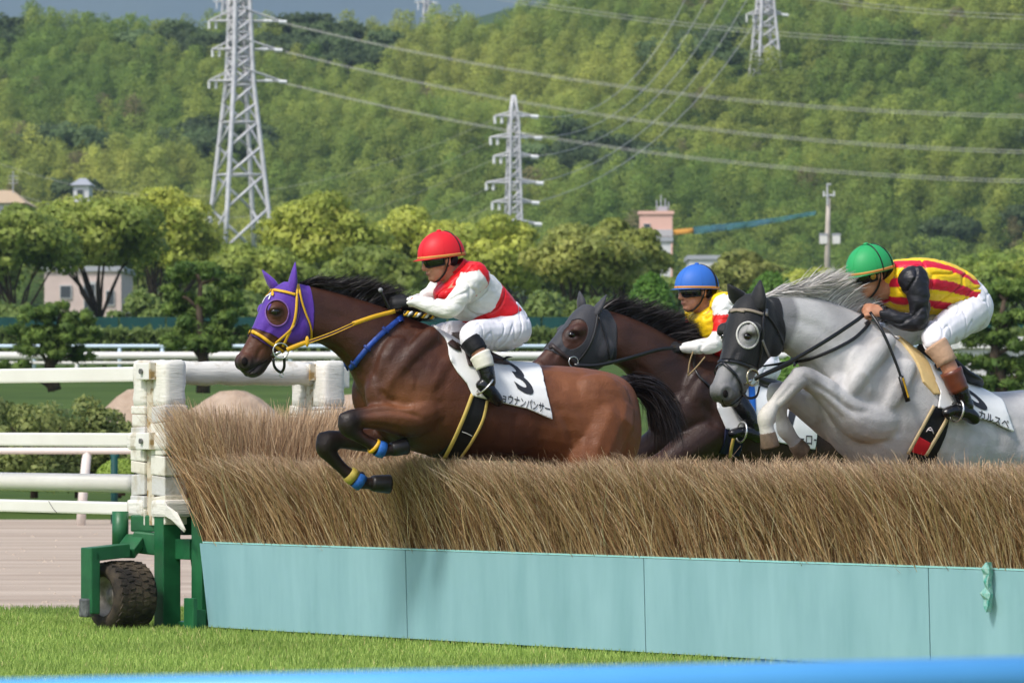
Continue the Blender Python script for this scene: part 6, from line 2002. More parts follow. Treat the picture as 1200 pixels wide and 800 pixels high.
    for b_, tp_, vv in (((887, 360), (891, 328), .06), ((868, 352), (853, 333), -.06)):
        add_mesh('ear', ear(hp(*b_, vv), hp(*tp_, vv * 1.2), .054, HR, HR.h), m_bh, root)
    face_bits(HR, root, (877, 394), .094, (851, 461), .062, [(846, 476), (858, 474), (868, 466), (875, 458)], t, s=1.1)
    # pale sheepskin ring round the eye hole
    add_mesh('eye_hole_rim', strap(t, HR, eyeh + eyeh[:2], .010, .005, .085, .004), mat('fleece', srgb(196, 194, 188), 0.9, 0.1, bump=.006, bscale=120), root)
    def bs(name, pts, w, off=.010, m=m_black_l, v=.08, th=.004, sides=(1, -1)):
        for sg in sides: add_mesh(name, strap(t, HR, pts, w, off, v, th, sg), m, root)
    bs('browband', [(858, 366), (868, 364), (880, 365), (893, 369)], .016, m=mat('taupe_leather', srgb(140, 128, 112), 0.5, 0.4))
    bs('cheek_strap', [(895, 360), (893, 378), (892, 396), (890, 415), (886, 432)], .016)
    bs('cheek_buckle', [(896, 363), (896, 371)], .018, .014, mat('pewter', srgb(150, 145, 140), 0.35, 0.5, metal=0.5), sides=(1,))
    bs('throat_lash', [(896, 368), (905, 380), (913, 395), (918, 410)], .012)
    bs('noseband', [(845, 424), (856, 424), (870, 427), (884, 434)], .018)
    bs('drop_noseband', [(848, 426), (856, 434), (862, 441), (866, 450), (868, 458)], .015)
    bs('blinker_strap', [(891, 398), (894, 406), (899, 417)], .014, .014, mat('pewter', (0, 0, 0)), sides=(1,))
    add_mesh('bit_ring', ring(hp(882, 442, .095), HR.n + HR.h * .1, .042, .006), mat('brass_ring', srgb(176, 166, 140), 0.25, 0.6, metal=0.8), root)
    add_mesh('bit_bar', tube_data([hp(872, 450, .06), hp(881, 445, .095)], .008, 8), m_metal, root)
    line_strap('curb_strap', [hp(868, 458, .06), hp(876, 466, .05), hp(886, 464, .05), hp(890, 452, .07)], .014, m_black_l, root, HR.n)
    # reins, martingale, breast strap
    line_strap('rein', [hp(884, 444, .10), P(925, 424, .16), P(965, 401, .18), P(1000, 378, .16), P(1012, 369, .14)], .022, m_black_l, root, R.n)
    line_strap('rein', [hp(884, 444, -.10), P(925, 426, -.14), P(965, 404, -.14), P(1010, 370, -.1)], .020, m_black_l, root, R.n)
    for sg in (1, -1):
        add_mesh('neck_strap', strap(t, R, [(1022, 372), (1014, 384), (1000, 397), (980, 408), (960, 416), (942, 421), (930, 422)], .018, .006, .15, .006, sg), m_black_l, root)
    # saddle cloth with rolled front, pad, girth
    cloth_poly = [(1074, 398), (1076, 420), (1090, 440), (1100, 458), (1098, 478), (1120, 482), (1142, 490), (1165, 496), (1185, 507), (1178, 485), (1172, 470), (1165, 452), (1140, 420), (1110, 390), (1080, 385)]
    cm = shell(me, R, cloth_poly, .25, .010, .005, flare=.012)
    ct = bvh(cm); put('saddle_cloth', cm, m_cloth, root)
    pad = shell(me, R, [(1071, 398), (1073, 425), (1081, 448), (1094, 462), (1100, 462), (1092, 440), (1080, 418), (1078, 396)], .25, .016, .006)
    put('saddle_pad', pad, mat('cream_pad', srgb(216, 188, 132), 0.7, 0.2, bump=.003, bscale=40), root)
    gp = [(1096, 476), (1082, 498), (1066, 528), (1056, 550), (1088, 556), (1098, 530), (1110, 500), (1112, 478)]
    put('girth', shell(me, R, gp, .22, .008, .006), mat('girth_black', (0, 0, 0)), root)
    m_gt = mat('girth_tan', srgb(200, 178, 136), 0.6, 0.3)
    add_mesh('girth_piping', strap(t, R, [(1093, 476), (1078, 503), (1063, 530)], .018, .012, .22, .006), m_gt, root)
    add_mesh('girth_piping', strap(t, R, [(1108, 491), (1096, 512), (1084, 532)], .020, .012, .22, .006), m_gt, root)
    m_red = mat('girth_red', srgb(196, 30, 40), 0.6, 0.3)
    gp2 = [(1075, 510), (1089, 518), (1083, 532), (1068, 528)]
    put('girth_patch', shell(me, R, gp2, .22, .016, .003), m_red, root)
    for pts in ([(1084, 505), (1088.5, 499.5), (1092.5, 507)], [(1086.5, 503), (1091, 504)]):
        add_mesh('girth_logo', strap(t, R, pts, .006, .0165, .22, .002, sub=3), mat('logo_white', srgb(226, 214, 212), 0.6, 0.3), root)
    sm = fuse('saddle', [loft([(1082, 400, 1087, 412, .09), (1094, 410, 1100, 434, .17), (1110, 427, 1114, 450, .2), (1124, 437, 1128, 452, .19), (1136, 444, 1138, 456, .13), (1142, 451, 1143, 458, .06)], R, egg=0.0)], .012, 4)
    put('saddle', sm, mat('saddle_black', srgb(28, 26, 26), 0.4, 0.5), root)
    add_mesh('stirrup_leather', strap(ct, R, [(1102, 420), (1108, 440), (1116, 462)], .03, .010, .24, .006), m_black_l, root)
    text_on(R, ct, '6', (1131, 471), (1190, 496), (1104, 412), .25, m_ink, root, 'number', bold=.02)
    text_on(R, ct, 'カルスペ', (1140, 488.5), (1149.3, 491.8), (1143.5, 477), .25, m_ink, root, 'lettering', bold=.012)
    add_mesh('hoof', hoof(P(899, 505, .155), P(903, 524, .155), .044, R), mat('pale_hoof', srgb(128, 108, 88), 0.5, 0.3, nscale=20, col2=srgb(92, 78, 64)), root)
    add_mesh('hoof', hoof(P(931, 518, -.13), P(941, 530, -.13), .044, R), mat('pale_hoof', (0, 0, 0)), root)
    for sg in (1, -1):
        l0, l1 = R.loc(P(1283, 757, .13)), R.loc(P(1278, 770, .13))
        for l in (l0, l1):
            l.y *= sg
            if sg < 0: l.x -= .1
        add_mesh('hoof', hoof(R.wor(l0), R.wor(l1), .046, R), m_hoof, root)
    # mane blowing up and back
    r = np.random.default_rng(33); n = 5200
    back = -np.array(R.h)
    cc = np.array(srgb(226, 220, 212)[:3]) + (np.array(srgb(136, 130, 126)[:3]) - np.array(srgb(226, 220, 212)[:3])) * (r.uniform(0, 1, (n, 1)) ** 2)
    mane_hair('mane', [P(*q) for q in [(893, 346), (910, 345), (930, 345), (952, 347), (975, 354), (998, 364), (1014, 372)]], n,
              ([0, .2, .45, .65, .8, 1], [.12, .22, .27, .19, .13, .09]), ([0, .2, .4, .6, .8, 1], [.12, .25, .8, 1.1, .9, .5]), back, R, root, m_hair_grey, r, cols=cc, w=.0028, droop=.8, spread=.1)
    n = 700
    tl = [(P(1266, 474), .035), (P(1280, 474), .03), (P(1292, 486), .02)]
    add_mesh('dock', limb(tl), m_hair_grey, root)
    roots = np.array(P(1274, 476))[None] + r.normal(size=(n, 3)) * .02
    cc = np.tile(np.array(srgb(170, 165, 160)[:3]), (n, 1)) * r.uniform(.6, 1.1, (n, 1))
    hair('tail', roots, back[None] * .9 + np.array([0, 0, .3])[None] + r.normal(size=(n, 3)) * .1, r.uniform(.4, .8, n), .005, root, m_hair_grey, np.array([0, 0, -.6]), r=r, droop=1.5, seg=7, cols=cc)
    return root, R, HR
horse3, _, HR3 = build_horse3()

def build_horse2():
    R = H2; P = R.p
    torso = [(1070, 492, 1070, 522, .07), (1056, 470, 1058, 565, .18), (1026, 455, 1030, 580, .25), (988, 452, 992, 582, .278), (948, 452, 952, 576, .278), (908, 450, 912, 570, .28), (876, 440, 878, 566, .28),
             (850, 424, 850, 560, .265), (828, 416, 824, 548, .25), (806, 420, 802, 530, .22), (790, 436, 788, 508, .16), (780, 456, 779, 490, .08)]
    neck = [(848, 420, 792, 520, .19), (818, 408, 768, 486, .155), (788, 396, 750, 458, .125), (758, 380, 738, 440, .105), (730, 368, 726, 430, .09), (712, 363, 716, 424, .08), (700, 360, 708, 410, .065)]
    head = [(686, 356, 712, 374, .064), (674, 366, 716, 398, .09), (664, 379, 715, 418, .106), (654, 391, 704, 430, .10), (645, 402, 690, 437, .08), (637, 412, 677, 444, .064), (628, 421, 665, 450, .058), (621, 429, 656, 456, .055), (619, 437, 648, 460, .048), (624, 446, 640, 460, .025)]
    pieces = [loft(torso, R, egg=.08), loft(neck, R, egg=.2), loft(head, R, n=20, egg=-.05, pw=2.3)]
    pieces += muscles(R, [(820, 470, .15, (.13, .09, .2)), (800, 485, .12, (.1, .09, .15)), (1030, 500, .18, (.2, .1, .18)), (930, 510, .17, (.28, .12, .2)), (840, 505, .16, (.14, .09, .09))])
    for sg in (1, -1):
        for (px, py, v, r_) in [(630, 434, .044, (.026, .02, .03)), (700, 410, .078, (.06, .035, .07)), (670, 386, .09, (.045, .03, .03))]:
            l = R.loc(P(px, py, 0)); l.y = v * sg; pieces.append(ball(R.wor(l), r_, axes=(R.h, R.n, UP)))
        fore = [(830, 510, .15, .12), (800, 530, .16, .1), (775, 545, .16, .075), (752, 552, .15, .06), (752, 562, .15, .054), (768, 580, .15, .042), (780, 594, .15, .038), (790, 604, .15, .045), (802, 606, .15, .038)]
        q = []
        for (x, y, v, r_) in fore:
            l = R.loc(P(x, y, v)); l.y *= sg; l.z += .04 * (sg < 0); q.append((R.wor(l), r_))
        pieces.append(limb(q))
        q = []
        for (x, y, v, r_) in [(1020, 520, .12, .2), (1005, 575, .15, .16), (1022, 610, .15, .12), (1060, 640, .14, .085), (1085, 655, .13, .062), (1083, 680, .13, .048), (1078, 700, .13, .042), (1075, 716, .13, .05), (1068, 726, .13, .042), (1064, 730, .13, .046)]:
            l = R.loc(P(x, y, v)); l.y *= sg
            if sg < 0: l.x -= .1 * (y > 600)
            q.append((R.wor(l), r_))
        pieces.append(limb(q))
    me = fuse('body', pieces, .0105, 11)
    carve(me, R, [([(838, 424), (820, 440), (808, 456), (800, 474)], 5, -.012), ([(742, 424), (758, 440), (772, 458)], 4, -.009), ([(735, 385), (765, 400), (792, 420)], 6, -.007), ([(660, 404), (652, 414), (646, 424)], 3, -.006),
                  (oval(629, 433, 7, 8), 2.3, .009), (oval(671, 392, 8, 6), 2.2, .006), ([(668, 402), (660, 412), (652, 422)], 3, .004), ([(820, 470), (834, 486), (838, 506)], 5, -.009)])
    A = co(me); N_ = nor(me); A += N_ * (.002 * vnoise(A, 24, 9)[:, None]); setco(me, A)
    L_ = R.locs(A)
    c = np.tile(np.array([.040, .018, .012]), (len(A), 1))
    def mix(c, col, f): return c * (1 - f[:, None]) + np.array(col) * f[:, None]
    hd = sstep(L_[:, 0], R.loc(P(735, 400)).x, R.loc(P(712, 400)).x)
    c = mix(c, (.085, .034, .02), hd * .9)
    c = mix(c, (.03, .02, .018), sstep(A[:, 2], P(640, 425).z, P(640, 442).z) * hd)
    c = mix(c, (.075, .030, .018), np.exp(-((L_[:, 0] - R.loc(P(740, 410)).x) ** 2 / .12 ** 2)) * .6)
    c = mix(c, (.07, .028, .016), sstep(vnoise(A, 7, 4), .2, 1.0) * .4)
    el = R.loc(P(671, 392, .09)); c = mix(c, (.014, .01, .009), np.exp(-((L_[:, 0] - el.x) ** 2 / .04 ** 2 + (L_[:, 2] - el.z) ** 2 / .025 ** 2)) * hd)
    col_attr(me, c)
    root = thing('horse', R.wor((0, 0, 0)), 'dark bay horse in a charcoal hood half hidden between the bay and the grey', 'horse')
    t = bvh(me)
    put('body', me.copy(), m_coat, root)
    m_ch = mat('charcoal_hood', srgb(58, 58, 62), 0.6, 0.3, bump=.002, bscale=120, sheen=.15)
    hood_poly = [(716, 358), (722, 380), (722, 405), (718, 425), (708, 436), (690, 430), (676, 426), (662, 420), (648, 412), (638, 405), (650, 388), (662, 370), (680, 350), (698, 346)]
    eyeh = [(672 + x, 391 + y) for x, y in [(-13, 8), (-12, -4), (-4, -14), (8, -17), (16, -10), (16, 2), (10, 12), (0, 18), (-9, 16)]]
    put('hood', shell(me, R, hood_poly, .085, .005, .004, holes=[eyeh]), m_ch, root)
    for b_, tp_, vv in (((697, 368), (711, 345), .05), ((682, 360), (679, 341), -.055)):
        add_mesh('ear', ear(P(*b_, vv), P(*tp_, vv * 1.3), .042, R, R.h), m_ch, root)
    face_bits(R, root, (671, 392), .094, (628, 433), .058, [(632, 457), (645, 450), (655, 444), (664, 439)], t)
    def bs(name, pts, w, off=.010, m=m_black_l, v=.08, th=.004, sides=(1, -1)):
        for sg in sides: add_mesh(name, strap(t, R, pts, w, off, v, th, sg), m, root)
    bs('noseband', [(643, 402), (652, 409), (662, 417), (672, 424), (680, 432)], .024, m=mat('brown_leather', srgb(54, 42, 38), .45, .4))
    bs('cheek_strap', [(700, 366), (698, 380), (694, 396), (686, 412), (676, 424)], .014)
    bs('throat_lash', [(701, 372), (706, 388), (711, 405), (713, 420)], .011)
    add_mesh('bit_ring', ring(P(672, 424, .1), R.n, .03, .004), m_metal, root)
    line_strap('rein', [P(673, 428, .11), P(700, 428, .14), P(735, 420, .16), P(770, 410, .15), P(792, 407, .13)], .022, m_black_l, root, R.n)
    line_strap('rein', [P(673, 428, -.11), P(720, 424, -.14), P(792, 408, -.1)], .02, m_black_l, root, R.n)
    for sg in (1, -1):
        add_mesh('neck_strap', strap(t, R, [(816, 410), (812, 424), (818, 440), (830, 452), (842, 466)], .014, .006, .17, .006, sg), m_black_l, root)
    for pts in ([(812, 412), (808, 424), (806, 438)], [(826, 418), (816, 430), (806, 440)]):
        line_strap('cord_loop', [P(x, y, .27) for x, y in pts], .008, mat('twine', srgb(160, 136, 100), .8, .1), root, R.n)
    cloth_poly = [(843, 436), (838, 455), (840, 478), (850, 502), (880, 510), (920, 520), (953, 526), (955, 490), (953, 455), (946, 440), (890, 434), (862, 428)]
    cm = shell(me, R, cloth_poly, .25, .010, .005, flare=.012); ct = bvh(cm)
    put('saddle_cloth', cm, m_cloth, root)
    m_bt = mat('blue_trim', srgb(40, 110, 200), .6, .3)
    add_mesh('cloth_trim', strap(ct, R, [(879, 440), (881, 465), (882, 500)], .045, .004, .25, .004), m_bt, root)
    put('girth', shell(me, R, [(850, 498), (842, 530), (866, 534), (872, 504)], .22, .008, .006), mat('navy_girth', srgb(24, 30, 60), .6, .3), root)
    add_mesh('girth_piping', strap(t, R, [(861, 505), (857, 520), (855, 534)], .02, .014, .22, .006), mat('girth_edge', (0, 0, 0)), root)
    sm = fuse('saddle', [loft([(842, 418, 848, 432, .1), (856, 424, 862, 452, .19), (876, 436, 880, 460, .22), (900, 444, 902, 458, .18), (916, 448, 917, 456, .08)], R, egg=0.)], .012, 4)
    put('saddle', sm, mat('saddle_black', (0, 0, 0)), root)
    text_on(R, ct, '7', (912, 500), (962, 510), (908, 450), .25, m_ink, root, 'number', bold=.02)
    text_on(R, ct, 'ーロー', (927, 519.5), (937, 520.2), (927.5, 504.5), .25, m_ink, root, 'lettering', bold=.014)
    r = np.random.default_rng(35)
    back = -np.array(R.h)
    mane_hair('mane', [P(*q) for q in [(704, 358), (722, 366), (744, 376), (766, 387), (788, 398), (808, 408), (824, 414)]], 4200,
              ([0, .2, .5, .8, 1], [.12, .2, .24, .2, .14]), ([0, .3, .5, .7, 1], [.35, .7, .8, .6, .3]), back, R, root, m_hair_dark, r, droop=.8, w=.0028)
    n = 500
    roots = np.array(P(1066, 475))[None] + r.normal(size=(n, 3)) * .02
    hair('tail', roots, back[None] * .9 + np.array([0, 0, .3])[None] + r.normal(size=(n, 3)) * .1, r.uniform(.4, .8, n), .005, root, m_hair_dark, np.array([0, 0, -.6]), r=r, droop=1.5, seg=7)
    add_mesh('dock', limb([(P(1058, 474), .035), (P(1072, 474), .03), (P(1084, 486), .02)]), m_hair_dark, root)
    for sg in (1, -1):
        for a_, b_ in (((1065, 729), (1060, 741)), ((800, 606), (818, 604))):
            l0, l1 = R.loc(P(*a_, .14)), R.loc(P(*b_, .14))
            for l in (l0, l1):
                l.y *= sg
                if a_[1] > 700 and sg < 0: l.x -= .1
                if a_[1] < 700 and sg < 0: l.z += .04
            add_mesh('hoof', hoof(R.wor(l0), R.wor(l1), .045, R), m_hoof, root)
    return root
horse2 = build_horse2()
# ------------------------------------------------------------------ riders
m_skin = mat('skin', srgb(196, 142, 112), 0.5, 0.35, nscale=30, col2=srgb(184, 126, 98), bump=.0015, bscale=60)
m_jersey = mat('silks', (0.8, 0.8, 0.8), 0.42, 0.35, attr='Col', bump=.010, bscale=16, noise=.06, nscale=10, bstretch=(1, 1, 1.6))
m_breech = mat('breeches', srgb(236, 234, 238), 0.6, 0.25, nscale=10, col2=srgb(228, 226, 230), bump=.006, bscale=12, bstretch=(2.4, 1, 0.6))
m_boot = mat('boot', srgb(18, 18, 20), 0.22, 0.5, bump=.006, bscale=26)
m_hairb = mat('short_hair', srgb(24, 20, 18), 0.6, 0.3)
m_lens = mat('goggle_lens', srgb(22, 24, 26), 0.08, 0.7)
m_gframe = mat('goggle_frame', srgb(20, 20, 20), 0.4, 0.4)
m_steel2 = mat('stirrup_steel', srgb(210, 210, 206), 0.25, 0.6, metal=.85)

def shrink(secs, k):
    out = []
    for s_ in secs:
        cx, cy = (s_[0] + s_[2]) / 2, (s_[1] + s_[3]) / 2
        out.append((cx + (s_[0] - cx) * k, cy + (s_[1] - cy) * k, cx + (s_[2] - cx) * k, cy + (s_[3] - cy) * k, s_[4] * k) + tuple(s_[5:]))
    return out

def fist(wrist, fwd, across, down, s=1.0):
    """closed hand: palm, four curled fingers of unequal length, thumb from the side of the palm"""
    w, f, a, d = Vector(wrist), Vector(fwd).normalized(), Vector(across).normalized(), Vector(down).normalized()
    out = [limb([(w, .026 * s), (w + f * .03 * s, .031 * s), (w + f * .07 * s, .034 * s)], flat=.62, ref=d)]
    for i, (L_, off) in enumerate(((.92, -.030), (1.0, -.010), (.95, .010), (.78, .029))):
        k = w + f * (.078 - .004 * abs(i - 1)) * s + a * off * s
        p1 = k + (f * .022 + d * .012) * s * L_
        p2 = p1 + (f * -.002 + d * .026) * s * L_
        p3 = p2 + (f * -.024 + d * .010) * s * L_
        p4 = p3 + (f * -.016 + d * -.006) * s * L_
        out.append(limb([(k - f * .02 * s, .0105 * s), (k, .0108 * s), (p1, .0104 * s), (p2, .0098 * s), (p3, .0092 * s), (p4, .008 * s)], sub=3, n=10))
    b = w + f * .028 * s - a * .026 * s
    out.append(limb([(b, .014 * s), (b + (f * .026 - a * .012 + d * .014) * s, .0125 * s), (b + (f * .052 - a * .004 + d * .022) * s, .011 * s), (b + (f * .07 + a * .012 + d * .024) * s, .009 * s)], sub=3, n=10))
    return out

def build_rider(R, S):
    P = R.p
    root = thing('person', P(*S['seat']), S['label'], 'person')
    # ---------------- head frame
    tilt = S.get('tilt', .2)
    yaw = S.get('yaw', 0.0)
    fw0 = (R.h * math.cos(yaw) + R.n * math.sin(yaw)).normalized()
    sd = (R.n * math.cos(yaw) - R.h * math.sin(yaw)).normalized()
    fw = (fw0 * math.cos(tilt) - UP * math.sin(tilt)).normalized()
    up = sd.cross(fw); up = up if up.z > 0 else -up
    hc = P(*S['head'])
    def H(a, b, c): return hc + fw * a + sd * b + up * c
    ax = (fw, sd, up)
    headp = [ball(hc + up * .01, (.094, .074, .105), axes=ax, n=18, m=12),
             ball(H(.036, 0, -.058), (.056, .056, .062), axes=ax),
             ball(H(.062, 0, -.090), (.030, .034, .024), axes=ax),
             ball(H(.070, 0, -.035), (.026, .046, .04), axes=ax),
             limb([(H(.092, 0, .012), .010), (H(.104, 0, -.014), .013), (H(.108, 0, -.030), .0165)], n=10),
             ball(H(.088, .012, -.034), (.013, .010, .009), axes=ax), ball(H(.088, -.012, -.034), (.013, .010, .009), axes=ax),
             ball(H(.088, 0, -.058), (.013, .024, .0075), axes=ax), ball(H(.085, 0, -.070), (.012, .020, .008), axes=ax),
             ball(H(.084, 0, .028), (.016, .058, .012), axes=ax)]
    for sg in (1, -1):
        headp += [ball(H(-.006, .074 * sg, -.012), (.018, .011, .030), axes=ax), ball(H(.066, .036 * sg, -.022), (.02, .018, .018), axes=ax)]
    neckp = limb([(H(-.02, 0, -.05), .056), (H(-.035, 0, -.10), .055), (P(*S['neck']), .062)])
    # ---------------- limbs
    armN = [(P(x, y, v), r) for x, y, v, r in S['armN']]
    armF = [(P(x, y, v), r) for x, y, v, r in S['armF']]
    legN = [(P(x, y, v), r) for x, y, v, r in S['legN']]
    legF = [(R.mir(p), r) for p, r in legN]
    def hand_dirs(arm, flip):
        f = (arm[-1][0] - arm[-2][0]).normalized() * .75 + R.h * .4 - UP * .12
        f.normalize()
        a = (R.n * flip * 0.5 + UP * -.8); a = (a - f * a.dot(f)).normalized()
        d = f.cross(a)
        if d.dot(-R.n * flip) < 0: d = -d
        return f, a, d
    handsN = fist(armN[-1][0], *hand_dirs(armN, 1), s=1.08)
    handsF = fist(armF[-1][0], *hand_dirs(armF, -1), s=1.08)
    def thin(L_, d=.010): return [(p, max(r - d, .02)) for p, r in L_]
    foot = [(P(x, y, v), r) for x, y, v, r in S['foot']]
    footF = [(R.mir(p), r) for p, r in foot]
    pel = S['pelvis']
    body = headp + [neckp, loft(shrink(S['torso'], .92), R, egg=-.05), loft(shrink(pel, .92), R, egg=0), limb(thin(armN)), limb(thin(armF)), limb(thin(legN)), limb(thin(legF)), limb(thin(foot, .006)), limb(thin(footF, .006))]
    body += [h for h in fist(armN[-1][0], *hand_dirs(armN, 1), s=1.0)] + [h for h in fist(armF[-1][0], *hand_dirs(armF, -1), s=1.0)]
    bm_ = fuse('body', body, .0046, 4)
    put('body', bm_, m_skin, root)
    # ---------------- silks
    jp = [loft(S['torso'], R, egg=-.05), limb(armN), limb(armF), ball(P(*S['armN'][0][:2], S['armN'][0][2] - .02), .085), ball(P(*S['armF'][0][:2], S['armF'][0][2] + .02), .08)]
    jm = fuse('silks', jp, .0062, 6)
    A = co(jm); N_ = nor(jm); L_ = R.locs(A)
    aN = seg_dist(A, [p for p, r in armN], [r for p, r in armN]); aF = seg_dist(A, [p for p, r in armF], [r for p, r in armF])
    arm_m = np.minimum(aN, aF)
    wr = 0.0035 * vnoise(A * np.array([1, 1, 1.3]), 45, 3, 3) - 0.011 * np.exp(-(vnoise(A * np.array([1.2, 1, 1.0]), 26, 6, 2) / 0.10) ** 2) + 0.003
    setco(jm, A + N_ * wr[:, None])
    col_attr(jm, S['paint'](R, A, L_, aN, aF))
    put('silks', jm, m_jersey, root)
    # ---------------- breeches
    kn = S['knee_i']
    bp = [loft(pel, R, egg=0), limb(legN[:kn + 1]), limb(legF[:kn + 1])]
    bm2 = fuse('breeches', bp, .007, 7)
    A = co(bm2); N_ = nor(bm2)
    setco(bm2, A + N_ * (.002 * vnoise(A * np.array([1.6, 1, .8]), 30, 12, 3) - .008 * np.exp(-(vnoise(A * np.array([2.0, 1, .7]), 30, 21, 2) / 0.10) ** 2) + .002)[:, None])
    put('breeches', bm2, m_breech, root)
    # ---------------- lower legs
    for leg, ft in ((legN, foot), (legF, footF)):
        for (i0, i1, f0, f1, m, nm, dr) in S['boots']:
            a, b = leg[i0], leg[i1]
            pts = []
            for k in range(7):
                t = f0 + (f1 - f0) * k / 6
                seg = catmull([list(p) + [r] for p, r in leg[i0:i1 + 1]], 6)
                q = seg[min(int(t * (len(seg) - 1)), len(seg) - 1)]
                pts.append((Vector(q[:3]), q[3] + dr + .0015 * math.sin(k * 2.2)))
            V, Fc = tube_data([p for p, r in pts], [r for p, r in pts], 16)
            add_mesh(nm, (V, Fc), m, root)
        # boot: shaft and foot in one
        shaft = leg[S['boot_i']:]
        pieces = [limb([(p, r + .003) for p, r in shaft]), limb([(p, r + .003) for p, r in ft], flat=.85)]
        bo = fuse('boot', pieces, .0055, 4)
        A = co(bo); N_ = nor(bo); setco(bo, A + N_ * (.003 * vnoise(A, 60, 2, 2))[:, None])
        put('boot', bo, m_boot, root)
        # heel and sole
        a, b = ft[0][0], ft[-1][0]
    # ---------------- gloves or bare hands (bare hands belong to the body)
    if S.get('glove'):
        for hp_ in (handsN, handsF):
            put('glove', fuse('glove', hp_, .0042, 2), S['glove'], root)
    # ---------------- helmet
    n = 40
    rx, ry, rz = .136, .112, .128
    base = H(-.012, 0, .026)
    tl = S.get('cap_tilt', .10)
    cf = (fw * math.cos(tl) - up * math.sin(-tl)).normalized(); cu = (up * math.cos(tl) - fw * math.sin(tl)).normalized()
    def hp3(th, ph, k=1.0):
        return base + cf * (rx * k * math.sin(ph) * math.cos(th)) + sd * (ry * k * math.sin(ph) * math.sin(th)) + cu * (rz * k * math.cos(ph))
    V, Fc = [], []
    phs = list(np.linspace(.04, math.pi * .53, 14))
    for ph in phs:
        for i in range(n):
            V.append(hp3(2 * math.pi * i / n, ph))
    for i in range(n):                                # small peak all round, longest in front
        th = 2 * math.pi * i / n
        e = .006 + .030 * max(0, math.cos(th)) ** 3
        q = hp3(th, phs[-1]); out = (cf * math.cos(th) + sd * math.sin(th))
        V.append(q + out * e - cu * (.004 + e * .15))
    for i in range(n):
        th = 2 * math.pi * i / n
        V.append(hp3(th, phs[-1], .93) - cu * .006)
    m = len(phs) + 2
    for j in range(m - 1):
        for i in range(n):
            i2 = (i + 1) % n
            Fc.append((j * n + i, (j + 1) * n + i, (j + 1) * n + i2, j * n + i2))
    Fc.append(tuple(range(n)))
    cap = add_mesh('helmet', (V, Fc), S['cap'], root)
    band = [hp3(2 * math.pi * i / n, phs[-1] - .035, 1.012) for i in range(n + 1)]
    add_mesh('cap_band', ribbon_mesh(band, [(q - base).normalized() for q in band], .016, .002), mat('orange_band', srgb(206, 142, 74), .6, .3), cap)
    for k in range(6):
        th = math.pi * k / 6 * 2 + .25
        sm_ = [hp3(th, ph, 1.003) for ph in np.linspace(.06, phs[-1] - .05, 10)]
        add_mesh('cap_seam', tube_data(sm_, .0011, 5), S['cap'], cap)
    add_mesh('cap_button', ball(hp3(0, .0) + cu * .003, (.014, .014, .007), axes=(cf, sd, cu)), S['cap'], cap)
    for (x0, lean_) in S['cap_cords']:
        pts = []
        for k in range(25):
            a = math.pi * (k / 24) * 1.06 - .03 * math.pi
            dirv = sd * math.cos(a) + cu * math.sin(a) + cf * (x0 + lean_ * abs(math.cos(a)))
            dirv = Vector((dirv.dot(cf) / rx, dirv.dot(sd) / ry, dirv.dot(cu) / rz)); 
            l = dirv.length; dirv /= l
            pts.append(base + cf * (dirv.x * rx * 1.012) + sd * (dirv.y * ry * 1.012) + cu * (dirv.z * rz * 1.012))
        add_mesh('goggle_elastic', tube_data(pts, .0036, 6), m_gframe, root)
    # ---------------- goggles
    V, Fc = [], []
    na, nb = 25, 5
    ry_g, rx_g = .078, .107
    for j in range(nb):
        c = -.034 + .052 * j / (nb - 1)
        for i in range(na):
            a = math.radians(-78 + 156 * i / (na - 1))
            nose_cut = .016 * math.exp(-(a / .22) ** 2) * (j == 0)
            bl = 1 + .05 * math.sin(math.pi * j / (nb - 1))
            V.append(H(rx_g * bl * math.cos(a) - .003, ry_g * 1.03 * bl * math.sin(a), c + nose_cut + .008))
    for j in range(nb - 1):
        for i in range(na - 1):
            Fc.append((j * na + i, j * na + i + 1, (j + 1) * na + i + 1, (j + 1) * na + i))
    gl = add_mesh('goggles', (V, Fc), m_lens, root)
    edge = [V[i] for i in range(na)] + [V[j * na + na - 1] for j in range(1, nb)] + [V[(nb - 1) * na + i] for i in range(na - 2, -1, -1)] + [V[j * na] for j in range(nb - 2, -1, -1)]
    add_mesh('goggle_frame', tube_data(edge, .005, 6, False), m_gframe, gl)
    for sg in (1, -1):
        pts = [H(.02, .080 * sg, -.001), H(-.03, .081 * sg, .010), H(-.07, .068 * sg, .018), H(-.098, .03 * sg, .022), H(-.104, 0, .022)]
        add_mesh('goggle_strap', tube_data(curve_pts(pts, 4), .0055, 6, True, .4), m_gframe, gl)
        if S.get('disc'):
            c0 = H(.045, .083 * sg, 0); add_mesh('goggle_disc', tube_data([c0, c0 + sd * sg * .006], [.019, .016], 14), mat('gold_disc', srgb(186, 150, 60), .35, .5, metal=.5), gl)
        # chin harness
        pts = [H(-.012, .080 * sg, .012), H(.002, .079 * sg, -.03), H(.02, .062 * sg, -.072), H(.052, .036 * sg, -.106), H(.064, 0, -.113)]
        add_mesh('chin_strap', tube_data(curve_pts(pts, 4), .0058, 6), m_gframe, cap)
        pts = [H(-.05, .072 * sg, .012), H(-.03, .074 * sg, -.02), H(.006, .076 * sg, -.042)]
        add_mesh('chin_strap', tube_data(curve_pts(pts, 4), .005, 6), m_gframe, cap)
    # hair below the helmet at the back, lips
    add_mesh('hair', ball(H(-.030, 0, -.012), (.072, .072, .055), axes=ax), m_hairb, root)
    add_mesh('lips', ball(H(.0955, 0, -.064), (.0065, .019, .0035), axes=ax), mat('lips', srgb(150, 84, 76), .5, .3), root)
    # collar
    cpt = S['collar']
    add_mesh('collar', tube_data([P(*cpt[0]), P(*cpt[1])], [.075, .066], 18, False), S['collar_mat'], root)
